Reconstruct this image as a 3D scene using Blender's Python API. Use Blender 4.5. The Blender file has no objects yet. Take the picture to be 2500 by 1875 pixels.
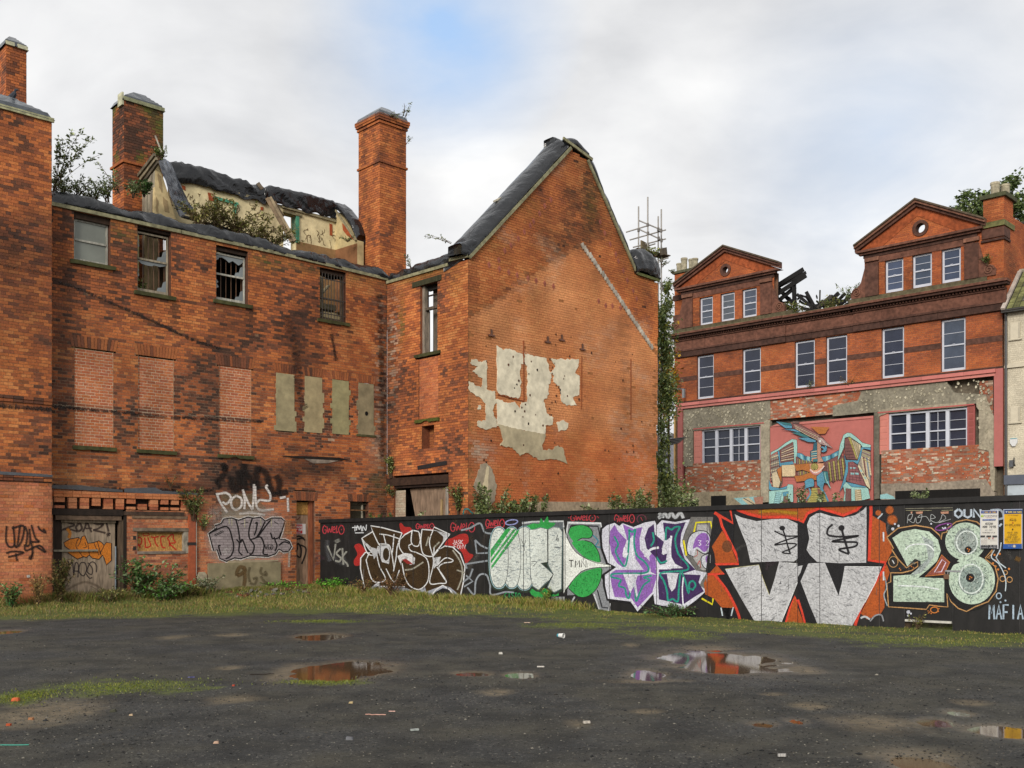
import bpy, math, random
import numpy as np
from mathutils import Vector, noise
from mathutils.geometry import tessellate_polygon
R = math.radians
rnd = random.Random(7)
scene = bpy.context.scene
COL = scene.collection

# ------------------------------------------------------------------ camera, sky, sun, exposure
F = 2472.0; CX = 1250.0; HY = 1312.0; EYE = 1.63          # photograph's focal length, centre and horizon
cam = bpy.data.cameras.new('camera'); camo = bpy.data.objects.new('camera', cam); COL.objects.link(camo)
cam.sensor_width = 36; cam.lens = 36 * F / 2500; cam.shift_y = (HY - 937.5) / 2500
cam.clip_start = 0.1; cam.clip_end = 3000
camo.location = (0, 0, EYE); camo.rotation_euler = (R(90), 0, 0)
scene.camera = camo
scene.view_settings.view_transform = 'Standard'; scene.view_settings.look = 'None'
scene.view_settings.exposure = 1.1; scene.view_settings.gamma = 1
scene.view_settings.use_curve_mapping = False
scene.cycles.transparent_max_bounces = 24
scene.cycles.max_bounces = 6

SUN_EL = 24.0; SUN_AZ = 200.0       # azimuth clockwise from +Y: behind the camera, a little left
world = bpy.data.worlds.new('World'); scene.world = world; world.use_nodes = True
wn = world.node_tree.nodes; wl = world.node_tree.links; wn.clear()
def N(nt, typ, **kw):
    n = nt.new(typ)
    for k, v in kw.items():
        if k in n.inputs.keys(): n.inputs[k].default_value = v
        else: setattr(n, k, v)
    return n
wo = N(wn, 'ShaderNodeOutputWorld'); bg = N(wn, 'ShaderNodeBackground'); bg.inputs[1].default_value = 0.1
sky = N(wn, 'ShaderNodeTexSky', sky_type='NISHITA', sun_disc=False, sun_elevation=R(SUN_EL), sun_rotation=R(SUN_AZ))
tc = N(wn, 'ShaderNodeTexCoord'); sep = N(wn, 'ShaderNodeSeparateXYZ'); wl.new(tc.outputs['Generated'], sep.inputs[0])
def wmath(op, a, b=None, clamp=False):
    m = N(wn, 'ShaderNodeMath', operation=op, use_clamp=clamp)
    for i, x in enumerate((a, b)):
        if x is None: continue
        if isinstance(x, (int, float)): m.inputs[i].default_value = x
        else: wl.new(x, m.inputs[i])
    return m.outputs[0]
zz = wmath('ADD', wmath('MAXIMUM', sep.outputs[2], 0.0), 0.22)
cmb = N(wn, 'ShaderNodeCombineXYZ'); wl.new(wmath('DIVIDE', sep.outputs[0], zz), cmb.inputs[0]); wl.new(wmath('DIVIDE', sep.outputs[1], zz), cmb.inputs[1])
def wnoise(scale, det, rough, off, dist=0.0):
    mp = N(wn, 'ShaderNodeMapping'); mp.inputs['Location'].default_value = off; wl.new(cmb.outputs[0], mp.inputs[0])
    n = N(wn, 'ShaderNodeTexNoise'); n.inputs['Scale'].default_value = scale; n.inputs['Detail'].default_value = det
    n.inputs['Roughness'].default_value = rough; n.inputs['Distortion'].default_value = dist
    wl.new(mp.outputs[0], n.inputs['Vector']); return n.outputs['Fac']
n_big = wnoise(0.9, 5, 0.5, (1.3, 4.1, 0), 0.25)
n_fine = wnoise(2.6, 6, 0.55, (7.3, 1.1, 0), 0.3)
cr = N(wn, 'ShaderNodeValToRGB'); wl.new(wmath('ADD', wmath('MULTIPLY', n_big, 0.62), wmath('MULTIPLY', n_fine, 0.38)), cr.inputs[0])
e = cr.color_ramp.elements
e[0].position = 0.34; e[0].color = (2.7, 2.75, 2.88, 1)
e[1].position = 0.62; e[1].color = (5.05, 5.03, 4.98, 1)
m_ = e.new(0.5); m_.color = (4.05, 4.07, 4.12, 1)
# a thin break in the cloud: two soft openings where the blue shows
def opening(px, py, width):
    v = Vector(((px - CX) / F, 1.0, (HY - py) / F)).normalized()
    d = N(wn, 'ShaderNodeVectorMath', operation='DISTANCE'); wl.new(tc.outputs['Generated'], d.inputs[0]); d.inputs[1].default_value = v
    return wmath('SUBTRACT', 1.0, wmath('DIVIDE', d.outputs['Value'], width), True)
op = wmath('MAXIMUM', opening(1080, 40, 0.13), wmath('MULTIPLY', opening(2150, 330, 0.16), 0.4))
op = wmath('MAXIMUM', op, wmath('MULTIPLY', opening(950, 150, 0.10), 0.4))
gap = wmath('MULTIPLY', op, wmath('SUBTRACT', 2.1, wmath('MULTIPLY', n_fine, 2.6)), True)
tint = N(wn, 'ShaderNodeMix', data_type='RGBA', blend_type='MIX'); tint.inputs[0].default_value = 0.7
wl.new(sky.outputs[0], tint.inputs[6]); tint.inputs[7].default_value = (2.3, 3.25, 4.7, 1)
mx = N(wn, 'ShaderNodeMix', data_type='RGBA'); wl.new(gap, mx.inputs[0]); wl.new(cr.outputs[0], mx.inputs[6]); wl.new(tint.outputs[2], mx.inputs[7])
wl.new(mx.outputs[2], bg.inputs[0]); wl.new(bg.outputs[0], wo.inputs[0])

sl = bpy.data.lights.new('sun', 'SUN'); sl.energy = 1.5; sl.angle = R(24); sl.color = (1.0, 0.93, 0.84)
slo = bpy.data.objects.new('sun', sl); COL.objects.link(slo)
az = R(SUN_AZ); el = R(SUN_EL)
sd = Vector((math.sin(az) * math.cos(el), math.cos(az) * math.cos(el), math.sin(el)))
slo.rotation_euler = sd.to_track_quat('Z', 'Y').to_euler()

# ------------------------------------------------------------------ colours and materials
def hx(s, k=1.0):
    s = s.lstrip('#'); o = []
    for i in (0, 2, 4):
        c = int(s[i:i + 2], 16) / 255
        o.append(k * (c / 12.92 if c <= 0.04045 else ((c + 0.055) / 1.055) ** 2.4))
    return tuple(o)
def mul(c, k): return tuple(x * k for x in c)
def lerp(a, b, t): return tuple(x + (y - x) * t for x, y in zip(a, b))

def attr_mat(name, rough=0.9, var=0.25, vs=9.0, big=0.12, bs=0.8, bump=0.3, bsc=60.0, spec=0.3, stretch=(1, 1, 1), alpha=False, joints=False, wear=0.0, trans=0.0, coat=0.0):
    m = bpy.data.materials.new(name); m.use_nodes = True; nt = m.node_tree; n = nt.nodes; l = nt.links
    p = n['Principled BSDF']; p.inputs['Roughness'].default_value = rough; p.inputs['Specular IOR Level'].default_value = spec
    at = N(n, 'ShaderNodeAttribute', attribute_name='Col')
    geo = N(n, 'ShaderNodeNewGeometry'); mp = N(n, 'ShaderNodeMapping'); mp.inputs['Scale'].default_value = stretch
    l.new(geo.outputs['Position'], mp.inputs[0])
    def nz(scale, det=4):
        t = N(n, 'ShaderNodeTexNoise'); t.inputs['Scale'].default_value = scale; t.inputs['Detail'].default_value = det
        l.new(mp.outputs[0], t.inputs['Vector']); return t.outputs['Fac']
    def mr(src, a, b, lo=0.3, hi=0.7):
        r_ = N(n, 'ShaderNodeMapRange'); r_.inputs[1].default_value = lo; r_.inputs[2].default_value = hi; r_.inputs[3].default_value = a; r_.inputs[4].default_value = b
        l.new(src, r_.inputs[0]); return r_.outputs[0]
    def mt(op, a, b):
        q = N(n, 'ShaderNodeMath', operation=op)
        for i, x in enumerate((a, b)):
            if isinstance(x, (int, float)): q.inputs[i].default_value = x
            else: l.new(x, q.inputs[i])
        return q.outputs[0]
    fine = nz(vs); f = mt('MULTIPLY', mr(fine, 1 - var, 1 + var), mr(nz(bs), 1 - big, 1 + big))
    if joints:
        tcn = N(n, 'ShaderNodeUVMap', uv_map='wall')
        br = N(n, 'ShaderNodeTexBrick', offset=0.5, offset_frequency=2, squash=1.0)
        br.inputs['Scale'].default_value = 1.0; br.inputs['Mortar Size'].default_value = 0.007; br.inputs['Mortar Smooth'].default_value = 0.3
        br.inputs['Brick Width'].default_value = 0.225; br.inputs['Row Height'].default_value = 0.075
        br.inputs['Color1'].default_value = (1, 1, 1, 1); br.inputs['Color2'].default_value = (0.82, 0.82, 0.82, 1); br.inputs['Mortar'].default_value = (0.42, 0.4, 0.38, 1)
        l.new(tcn.outputs[0], br.inputs[0])
    vm = N(n, 'ShaderNodeVectorMath', operation='SCALE'); l.new(at.outputs['Color'], vm.inputs[0]); l.new(f, vm.inputs['Scale'])
    col = vm.outputs[0]
    if joints:
        v2 = N(n, 'ShaderNodeVectorMath', operation='MULTIPLY'); l.new(col, v2.inputs[0]); l.new(br.outputs['Color'], v2.inputs[1]); col = v2.outputs[0]
    l.new(col, p.inputs['Base Color'])
    if bump:
        b = N(n, 'ShaderNodeBump'); b.inputs['Strength'].default_value = bump; b.inputs['Distance'].default_value = 0.01
        l.new(nz(bsc, 3), b.inputs['Height']); l.new(b.outputs[0], p.inputs['Normal'])
    if alpha:
        a = at.outputs['Alpha']
        if wear: a = mt('MULTIPLY', a, mr(nz(vs * 3.3, 5), 1 - wear, 1.0, 0.36, 0.47))
        l.new(a, p.inputs['Alpha'])
    if trans:
        out = n['Material Output']; tr = N(n, 'ShaderNodeBsdfTranslucent'); l.new(col, tr.inputs[0])
        ms = N(n, 'ShaderNodeMixShader'); ms.inputs[0].default_value = trans
        l.new(p.outputs[0], ms.inputs[1]); l.new(tr.outputs[0], ms.inputs[2]); l.new(ms.outputs[0], out.inputs['Surface'])
    if coat: p.inputs['Coat Weight'].default_value = coat
    return m
M = {}
M['brick'] = attr_mat('brick_masonry', 0.92, 0.22, 26, 0.24, .9, 0.25, 90)
M['mortar'] = attr_mat('mortar', 0.95, 0.25, 15, 0.2, 0.9, 0.4, 70)
M['stone'] = attr_mat('weathered_stone', 0.9, 0.35, 7, 0.2, 1.5, 0.4, 40)
M['plaster'] = attr_mat('old_plaster', 0.9, 0.16, 6, 0.18, 2.2, 0.4, 25)
M['concrete'] = attr_mat('concrete', 0.92, 0.25, 10, 0.22, 2.0, 0.6, 30)
M['timber'] = attr_mat('weathered_timber', 0.85, 0.35, 5, 0.15, 2.0, 0.5, 20, stretch=(4, 4, 0.7))
M['longtimber'] = attr_mat('timber_rail', 0.85, 0.35, 8, 0.15, 2.0, 0.4, 20)
M['osb'] = attr_mat('strand_board', 0.8, 0.45, 34, 0.1, 2, 0.4, 50, stretch=(1, 1, 0.5))
M['hoard'] = attr_mat('painted_hoarding', 0.62, 0.4, 8, 0.3, 2.0, 0.25, 60, spec=0.35, stretch=(1, 1, 0.35))
M['paint'] = attr_mat('spray_paint', 0.6, 0.30, 30, 0.12, 1.6, 0.2, 60, alpha=True, wear=0.22)
M['worn'] = attr_mat('worn_spray_paint', 0.6, 0.14, 18, 0.08, 2.0, 0.2, 60, alpha=True, wear=0.42)
M['wallpaint'] = attr_mat('spray_paint_on_brick', 0.8, 0.16, 14, 0.1, 2.0, 0.3, 60, alpha=True, joints=True, wear=0.25)
M['white'] = attr_mat('gloss_white_paint', 0.45, 0.05, 6, 0.05, 2, 0.05, 40)
M['metal'] = attr_mat('weathered_metal', 0.45, 0.2, 12, 0.1, 2, 0.1, 60, spec=0.6)
M['lead'] = attr_mat('lead_flashing', 0.55, 0.2, 12, 0.1, 2, 0.3, 30, spec=0.5)
M['leaf'] = attr_mat('leaf', 0.5, 0.15, 12, 0.2, 1.2, 0, 30, spec=0.35, trans=0.25)
M['bark'] = attr_mat('bark', 0.9, 0.2, 12, 0.1, 2, 0.3, 60)
M['stonebit'] = attr_mat('gravel_stone', 0.85, 0.15, 60, 0.1, 2, 0.2, 60)
M['glass'] = attr_mat('dusty_window_glass', 0.22, 0.12, 2.5, 0.15, 1.2, 0.02, 5, spec=0.5)
M['plastic'] = attr_mat('printed_sign', 0.4, 0.04, 6, 0.03, 2, 0.0, 40)
def tarp_mat():
    m = attr_mat('black_plastic_sheet', 0.24, 0.35, 3.0, 0.2, 1.0, 0, 10, spec=0.5); nt = m.node_tree; n = nt.nodes; l = nt.links
    p = n['Principled BSDF']; geo = N(n, 'ShaderNodeNewGeometry'); t = N(n, 'ShaderNodeTexNoise'); t.inputs['Scale'].default_value = 2.4; t.inputs['Detail'].default_value = 2; t.inputs['Distortion'].default_value = 1.6; t.inputs['Roughness'].default_value = 0.5
    l.new(geo.outputs['Position'], t.inputs['Vector']); b = N(n, 'ShaderNodeBump'); b.inputs['Strength'].default_value = 0.5; b.inputs['Distance'].default_value = 0.1
    l.new(t.outputs['Fac'], b.inputs['Height']); l.new(b.outputs[0], p.inputs['Normal']); return m
M['tarp'] = tarp_mat()

# ------------------------------------------------------------------ objects
def tag(o, label=None, cat=None, group=None, kind=None):
    if label: o['label'] = label
    if cat: o['category'] = cat
    if group: o['group'] = group
    if kind: o['kind'] = kind
    return o
def thing(name, label, cat, loc=(0, 0, 0), group=None):
    o = bpy.data.objects.new(name, None); COL.objects.link(o); o.location = loc; o.empty_display_size = 0.3
    return tag(o, label, cat, group)
def mesh_obj(name, V, Fs, mat, parent=None, C=None, label=None, kind=None, smooth=False, alpha=None, uv=None):
    me = bpy.data.meshes.new(name)
    if isinstance(Fs, np.ndarray):
        nv = len(V); nf, k = Fs.shape
        me.vertices.add(nv); me.vertices.foreach_set('co', np.asarray(V, dtype=np.float32).ravel())
        me.loops.add(nf * k); me.loops.foreach_set('vertex_index', Fs.astype(np.int32).ravel())
        me.polygons.add(nf); me.polygons.foreach_set('loop_start', np.arange(0, nf * k, k, dtype=np.int32))
        me.update(calc_edges=True)
        counts = np.full(nf, k)
    else:
        me.from_pydata(V, [], Fs); counts = np.array([len(f) for f in Fs])
    if C is not None:
        C = np.asarray(C, dtype=np.float32)
        if C.shape[1] == 3: C = np.hstack([C, np.ones((len(C), 1), np.float32)])
        at = me.color_attributes.new('Col', 'FLOAT_COLOR', 'CORNER')
        if len(C) == len(counts): C = np.repeat(C, counts, axis=0)
        at.data.foreach_set('color', C.ravel())
    if uv is not None:
        u = me.uv_layers.new(name='wall'); u.data.foreach_set('uv', np.asarray(uv, dtype=np.float32).ravel())
    me.materials.append(mat); 
    me.polygons.foreach_set('use_smooth', np.full(len(me.polygons), bool(smooth)))
    me.update()
    o = bpy.data.objects.new(name, me); COL.objects.link(o)
    if parent is not None:
        o.parent = parent
        if parent.type == 'EMPTY': o.location = -Vector(parent.location)
    if label: o['label'] = label
    if kind: o['kind'] = kind
    return o
class MB:
    def __init__(s): s.v = []; s.f = []; s.c = []
    def add(s, vs, fs, col):
        b = len(s.v); s.v += [tuple(v) for v in vs]; s.f += [tuple(i + b for i in f) for f in fs]; s.c += [col] * len(fs) if not isinstance(col, list) else col
    def box(s, o, a, b, c, col):
        o, a, b, c = Vector(o), Vector(a), Vector(b), Vector(c)
        vs = [o, o + a, o + a + b, o + b, o + c, o + a + c, o + a + b + c, o + b + c]
        s.add(vs, [(0, 3, 2, 1), (4, 5, 6, 7), (0, 1, 5, 4), (1, 2, 6, 5), (2, 3, 7, 6), (3, 0, 4, 7)], col)
    def bar(s, p, q, w, h, col, up=(0, 0, 1)):
        p, q = Vector(p), Vector(q); d = (q - p).normalized(); u = Vector(up)
        if abs(d.dot(u)) > 0.98: u = Vector((1, 0.2, 0))
        x = d.cross(u).normalized(); y = x.cross(d).normalized()
        s.box(p - x * w / 2 - y * h / 2, q - p, x * w, y * h, col)
    def tube(s, pts, r, col, n=8, r2=None, cap=True):
        pts = [Vector(p) for p in pts]; b = len(s.v); m = len(pts)
        for i, p in enumerate(pts):
            d = (pts[min(i + 1, m - 1)] - pts[max(i - 1, 0)]).normalized()
            u = Vector((0, 0, 1)) if abs(d.z) < 0.95 else Vector((1, 0, 0))
            x = d.cross(u).normalized(); y = x.cross(d)
            rr = r if r2 is None else r + (r2 - r) * i / (m - 1)
            for k in range(n):
                a = 2 * math.pi * k / n; s.v.append(tuple(p + x * math.cos(a) * rr + y * math.sin(a) * rr))
        for i in range(m - 1):
            for k in range(n):
                s.f.append((b + i * n + k, b + i * n + (k + 1) % n, b + (i + 1) * n + (k + 1) % n, b + (i + 1) * n + k)); s.c.append(col)
        if cap:
            s.f.append(tuple(b + k for k in range(n))[::-1]); s.c.append(col); s.f.append(tuple(b + (m - 1) * n + k for k in range(n))); s.c.append(col)
    def obj(s, name, mat, parent=None, **kw):
        return mesh_obj(name, s.v, s.f, M[mat] if isinstance(mat, str) else mat, parent, C=s.c, **kw)
class PL:                                   # a vertical wall plane: t along it, z up, o proud of it
    def __init__(s, o, d, n, off=0.0):
        s.o = (o[0] + n[0] * off, o[1] + n[1] * off); s.d = d; s.n = n
    def off(s, k): return PL(s.o, s.d, s.n, k)
    def h(s, px, py=0.0):
        u = (px - CX) / F; t = (u * s.o[1] - s.o[0]) / (s.d[0] - u * s.d[1]); Y = s.o[1] + s.d[1] * t
        return (t, EYE + (HY - py) / F * Y)
    def P(s, t, z, o=0.0): return Vector((s.o[0] + s.d[0] * t + s.n[0] * o, s.o[1] + s.d[1] * t + s.n[1] * o, z))
    def box(s, mb, t0, t1, z0, z1, o0, o1, col):
        d = Vector((s.d[0], s.d[1], 0)); n = Vector((s.n[0], s.n[1], 0))
        mb.box(s.P(t0, z0, o0), d * (t1 - t0), n * (o1 - o0), Vector((0, 0, z1 - z0)), col)
    def prism(s, mb, poly, o0, o1, col):    # polygon in (t, z) extruded from o0 to o1
        a = [s.P(t, z, o0) for t, z in poly]; b = [s.P(t, z, o1) for t, z in poly]; n = len(poly)
        tri = tessellate_polygon([[Vector((t, z, 0)) for t, z in poly]])
        fs = [tuple(x) for x in tri] + [tuple(i + n for i in x) for x in tri] + [(i, (i + 1) % n, n + (i + 1) % n, n + i) for i in range(n)]
        mb.add(a + b, fs, col)
dA = (.7247, .689); nA = (.689, -.7247)
A = PL((-5.62, 29.9), dA, nA)                       # rear wall of the derelict building
PI_ = A.off(.35)                                    # face of the pilaster at its left end
A2 = A.off(-2.5)                                    # the exposed inner wall behind
B = PL((-3.89, 31.54), (.689, -.7247), (-.7247, -.689))
Cw = PL((-1.245, 28.76), dA, nA)                    # the gable wall
D = PL((7.87, 48.26), (.718, -.696), (-.696, -.718))  # street building
FE = PL((-5.5, 29.3), (.787, -.617), (-.617, -.787))  # hoarding
def nz(x, y, z=0.0): return noise.noise(Vector((x, y, z)))

# ------------------------------------------------------------------ brickwork
class Bricks:
    def __init__(s): s.V = []; s.C = []; s.MV = []; s.MC = []; s.single = []
    def wall(s, pl, poly, holes, colfn, morfn, z0=None, z1=None, o=0.0, dep=0.006, seed=0, singles=None, miss=None, bh=0.075, bw=0.225, back=0.33, jt=0.0036):
        r = random.Random(seed)
        zs = [p[1] for p in poly]; lo = min(zs); hi = max(zs)
        k0 = int(math.floor(lo / bh)); k1 = int(math.ceil(hi / bh)); n = len(poly)
        for k in range(k0, k1):
            za, zb = k * bh, (k + 1) * bh; zm = (za + zb) / 2
            if zm < lo or zm > hi: continue
            xs = []
            for i in range(n):
                (a0, b0), (a1, b1) = poly[i], poly[(i + 1) % n]
                if (b0 <= zm < b1) or (b1 <= zm < b0): xs.append(a0 + (a1 - a0) * (zm - b0) / (b1 - b0))
            xs.sort(); iv = [(xs[i], xs[i + 1]) for i in range(0, len(xs) - 1, 2)]
            for h0, h1, g0, g1 in holes:
                if g0 <= zm < g1:
                    nv = []
                    for a, b in iv:
                        if h1 <= a or h0 >= b: nv.append((a, b)); continue
                        if h0 > a: nv.append((a, h0))
                        if h1 < b: nv.append((h1, b))
                    iv = nv
            head = (k % 5 == 2)
            w = bw / 2 if head else bw
            sh = (bw / 4 if head else (bw / 2 if k % 2 else 0))
            for a, b in iv:
                if b - a < 0.01: continue
                mc = morfn((a + b) / 2, zm)
                # mortar bed in steps so its colour can follow the stains; and the wall's inner face
                x = a
                while x < b - 1e-6:
                    x2 = min(b, x + 0.9); mc = morfn((x + x2) / 2, zm)
                    s.MV += [pl.P(x, za, o - dep), pl.P(x2, za, o - dep), pl.P(x2, zb, o - dep), pl.P(x, zb, o - dep)]; s.MC.append(mc); x = x2
                if back:
                    s.MV += [pl.P(a, za, o - back), pl.P(b, za, o - back), pl.P(b, zb, o - back), pl.P(a, zb, o - back)]; s.MC.append(mul(mc, 0.8))
                i = math.floor((a - sh) / w); x = sh + i * w
                while x < b - 1e-6:
                    x0, x1 = max(a, x), min(b, x + w); x += w
                    if x1 - x0 < 0.03: continue
                    tm = (x0 + x1) / 2
                    if miss and miss(tm, zm, r): continue
                    c = colfn(tm, zm, r)
                    j = jt; q = r.uniform(-.0005, .0025); y = r.uniform(-.001, .001)
                    A0, A1 = x0 + j, x1 - j; B0, B1 = za + j + y, zb - j + y
                    full = (x1 - x0) > 0.2
                    if singles and full and singles(tm, zm):
                        s.single.append((pl, tm, (B0 + B1) / 2, o + q, c)); continue
                    sk = r.uniform(-.0012, .0012)
                    s.V += [pl.P(A0, B0, o - dep), pl.P(A1, B0, o - dep), pl.P(A1, B1, o - dep), pl.P(A0, B1, o - dep),
                            pl.P(A0, B0, o + q + sk), pl.P(A1, B0, o + q - sk), pl.P(A1, B1, o + q - sk), pl.P(A0, B1, o + q + sk)]
                    s.C += [c] * 5
    def reveal(s, pl, t0, t1, z0, z1, depth, c, o=0.0):
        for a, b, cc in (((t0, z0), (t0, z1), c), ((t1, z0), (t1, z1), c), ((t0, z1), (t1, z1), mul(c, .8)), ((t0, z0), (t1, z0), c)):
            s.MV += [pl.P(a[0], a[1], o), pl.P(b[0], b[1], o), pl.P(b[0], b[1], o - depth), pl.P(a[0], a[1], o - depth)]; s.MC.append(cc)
    def build(s, wall_parent, name='brick', limit=300):
        s.single.sort(key=lambda q: q[0].P(q[1], q[2]).length)
        for pl, t, z, o, c in s.single[limit:]:
            for oo in (o - .012, o): s.V += [pl.P(t - .108, z - .033, oo), pl.P(t + .108, z - .033, oo), pl.P(t + .108, z + .033, oo), pl.P(t - .108, z + .033, oo)]
            s.C += [c, mul(c, .9), mul(c, .9), mul(c, .9), mul(c, .9)]
        nb = len(s.V) // 8
        if nb:
            base = (np.arange(nb) * 8)[:, None, None]
            q = np.array([[4, 5, 6, 7], [0, 1, 5, 4], [1, 2, 6, 5], [2, 3, 7, 6], [3, 0, 4, 7]])[None]
            mesh_obj('brickwork', np.array([tuple(v) for v in s.V]), (base + q).reshape(-1, 4), M['brick'], wall_parent, C=s.C, kind='stuff')
        # individual bricks, sharing a few meshes
        if s.single:
            cols = sorted({c for *_, c in s.single}, key=sum); cols = cols[::max(1, len(cols) // 20)]
            protos = []
            for c in cols:
                mb = MB(); mb.box((-.108, -.012, -.033), (.216, 0, 0), (0, .012, 0), (0, 0, .066), c)
                me = bpy.data.meshes.new('brick'); me.from_pydata(mb.v, [], mb.f)
                at = me.color_attributes.new('Col', 'FLOAT_COLOR', 'CORNER'); at.data.foreach_set('color', np.repeat(np.array([tuple(c) + (1,)], np.float32), 24, 0).ravel())
                me.materials.append(M['brick']); me.polygons.foreach_set('use_smooth', [False] * 6); protos.append((c, me))
            for pl, t, z, o, c in s.single[:limit]:
                me = min(protos, key=lambda p: sum((a - b) ** 2 for a, b in zip(p[0], c)))[1]
                b = bpy.data.objects.new(name, me); COL.objects.link(b); b.parent = wall_parent
                b.location = pl.P(t, z, o) - (Vector(wall_parent.location) if wall_parent.type == 'EMPTY' else Vector((0, 0, 0)))
                b.rotation_euler.z = math.atan2(pl.n[1], pl.n[0]) - math.pi / 2
    def mortar(s, name, parent, label=None):
        nq = len(s.MV) // 4
        return mesh_obj(name, np.array([tuple(v) for v in s.MV]), np.arange(nq * 4).reshape(-1, 4), M['mortar'], parent, C=s.MC, label=label)
def segdist(t, z, a, b):
    vx, vy = b[0] - a[0], b[1] - a[1]; L = vx * vx + vy * vy
    k = max(0, min(1, ((t - a[0]) * vx + (z - a[1]) * vy) / L)); return math.hypot(t - a[0] - k * vx, z - a[1] - k * vy)
def sm(x, a, b):
    k = max(0.0, min(1.0, (x - a) / (b - a))); return k * k * (3 - 2 * k)

# ------------------------------------------------------------------ flat paint, traced on a wall
def cat(pts, closed=False, k=6):
    n = len(pts)
    if n < 3: return list(pts)
    out = []
    rng = range(n) if closed else range(n - 1)
    for i in rng:
        p1, p2 = pts[i], pts[(i + 1) % n]
        p0 = pts[(i - 1) % n] if closed or i > 0 else p1
        p3 = pts[(i + 2) % n] if closed or i + 2 < n else p2
        for j in range(k):
            t = j / k; t2 = t * t; t3 = t2 * t
            out.append(tuple(0.5 * (2 * b + (c - a) * t + (2 * a - 5 * b + 4 * c - d) * t2 + (3 * b - a - 3 * c + d) * t3) for a, b, c, d in zip(p0, p1, p2, p3)))
    if not closed: out.append(tuple(pts[-1]))
    return out
class Paint:
    def __init__(s, pl, zoom=(0, 0, 1), o=0.004, step=0.0003):
        s.pl = pl; s.z = zoom; s.o = o; s.step = step; s.v = []; s.f = []; s.c = []; s.uv = []
    def at(s, *zoom): s.z = zoom; return s
    def m(s, p):
        t, z = s.pl.h(s.z[0] + p[0] / s.z[2], s.z[1] + p[1] / s.z[2])
        s.v.append(tuple(s.pl.P(t, z, s.o))); return (t, z)
    def poly(s, pts, col, smooth=False, k=5, a=1.0):
        if isinstance(col, str): col = hx(col, .8)
        if smooth: pts = cat(pts, True, k)
        b = len(s.v); tz = [s.m(p) for p in pts]; s.o += s.step
        for tri in tessellate_polygon([[Vector((p[0], p[1], 0)) for p in pts]]):
            s.f.append(tuple(b + i for i in tri)); s.c += [col + (a,)] * 3; s.uv += [tz[i] for i in tri]
        return s
    def stroke(s, pts, col, w, smooth=True, soft=0.0, closed=False, k=6, a=1.0, taper=False):
        if isinstance(col, str): col = hx(col, .8)
        if smooth: pts = cat(pts, closed, k)
        n = len(pts); rows = []; b = len(s.v); tz = []
        offs = [(-w / 2 - soft, 0), (-w / 2, a), (w / 2, a), (w / 2 + soft, 0)] if soft else [(-w / 2, a), (w / 2, a)]
        for i in range(n):
            p = pts[i]
            q0 = pts[i - 1] if (i > 0 or closed) else p
            q1 = pts[(i + 1) % n] if (i < n - 1 or closed) else p
            dx, dy = q1[0] - q0[0], q1[1] - q0[1]; L = math.hypot(dx, dy) or 1; nx, ny = -dy / L, dx / L
            kk = 1.0 if not taper else max(0.15, math.sin(math.pi * (i + .5) / n))
            for o_, _ in offs: tz.append(s.m((p[0] + nx * o_ * kk, p[1] + ny * o_ * kk)))
        m = len(offs); s.o += s.step
        for i in range(n if closed else n - 1):
            j = (i + 1) % n
            for q in range(m - 1):
                ids = (i * m + q, i * m + q + 1, j * m + q + 1, j * m + q); al = (offs[q][1], offs[q + 1][1], offs[q + 1][1], offs[q][1])
                s.f.append(tuple(b + x for x in ids)); s.c += [col + (x,) for x in al]; s.uv += [tz[x] for x in ids]
        return s
    def ell(s, cx, cy, rx, ry, col, w=None, rot=0.0, n=22, soft=0, a=1.0):
        pts = []
        for i in range(n):
            t = 2 * math.pi * i / n; x, y = rx * math.cos(t), ry * math.sin(t)
            pts.append((cx + x * math.cos(rot) - y * math.sin(rot), cy + x * math.sin(rot) + y * math.cos(rot)))
        return s.poly(pts, col, a=a) if w is None else s.stroke(pts, col, w, smooth=False, closed=True, soft=soft, a=a)
    def scratch(s, pts, n, cols, ln, w, seed, a=.3, ang=None):
        r = random.Random(seed); xs_ = [p[0] for p in pts]; ys_ = [p[1] for p in pts]
        def inside(x, y):
            c = False; j = len(pts) - 1
            for i in range(len(pts)):
                (xi, yi), (xj, yj) = pts[i], pts[j]
                if (yi > y) != (yj > y) and x < (xj - xi) * (y - yi) / (yj - yi) + xi: c = not c
                j = i
            return c
        for _ in range(n):
            x, y = r.uniform(min(xs_), max(xs_)), r.uniform(min(ys_), max(ys_)); t = r.uniform(0, 3.14) if ang is None else ang + r.gauss(0, .35); L = ln * r.uniform(.4, 1.3)
            x2, y2 = x + L * math.cos(t), y + L * math.sin(t)
            if inside(x, y) and inside(x2, y2): s.stroke([(x, y), (x2, y2)], cols[r.randrange(len(cols))], w * r.uniform(.5, 1.4), smooth=False, soft=w * .8, a=a * r.uniform(.5, 1.3))
        return s
    def tagword(s, strokes, x0, y0, x1, y1, col, w, soft=0):
        for st in strokes: s.stroke([(x0 + (x1 - x0) * x, y0 + (y1 - y0) * y) for x, y in st], col, w, soft=soft, k=4)
        return s
    def obj(s, name, mat, parent, label=None, kind=None):
        return mesh_obj(name, s.v, s.f, M[mat], parent, C=s.c, uv=s.uv, label=label, kind=kind)
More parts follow.
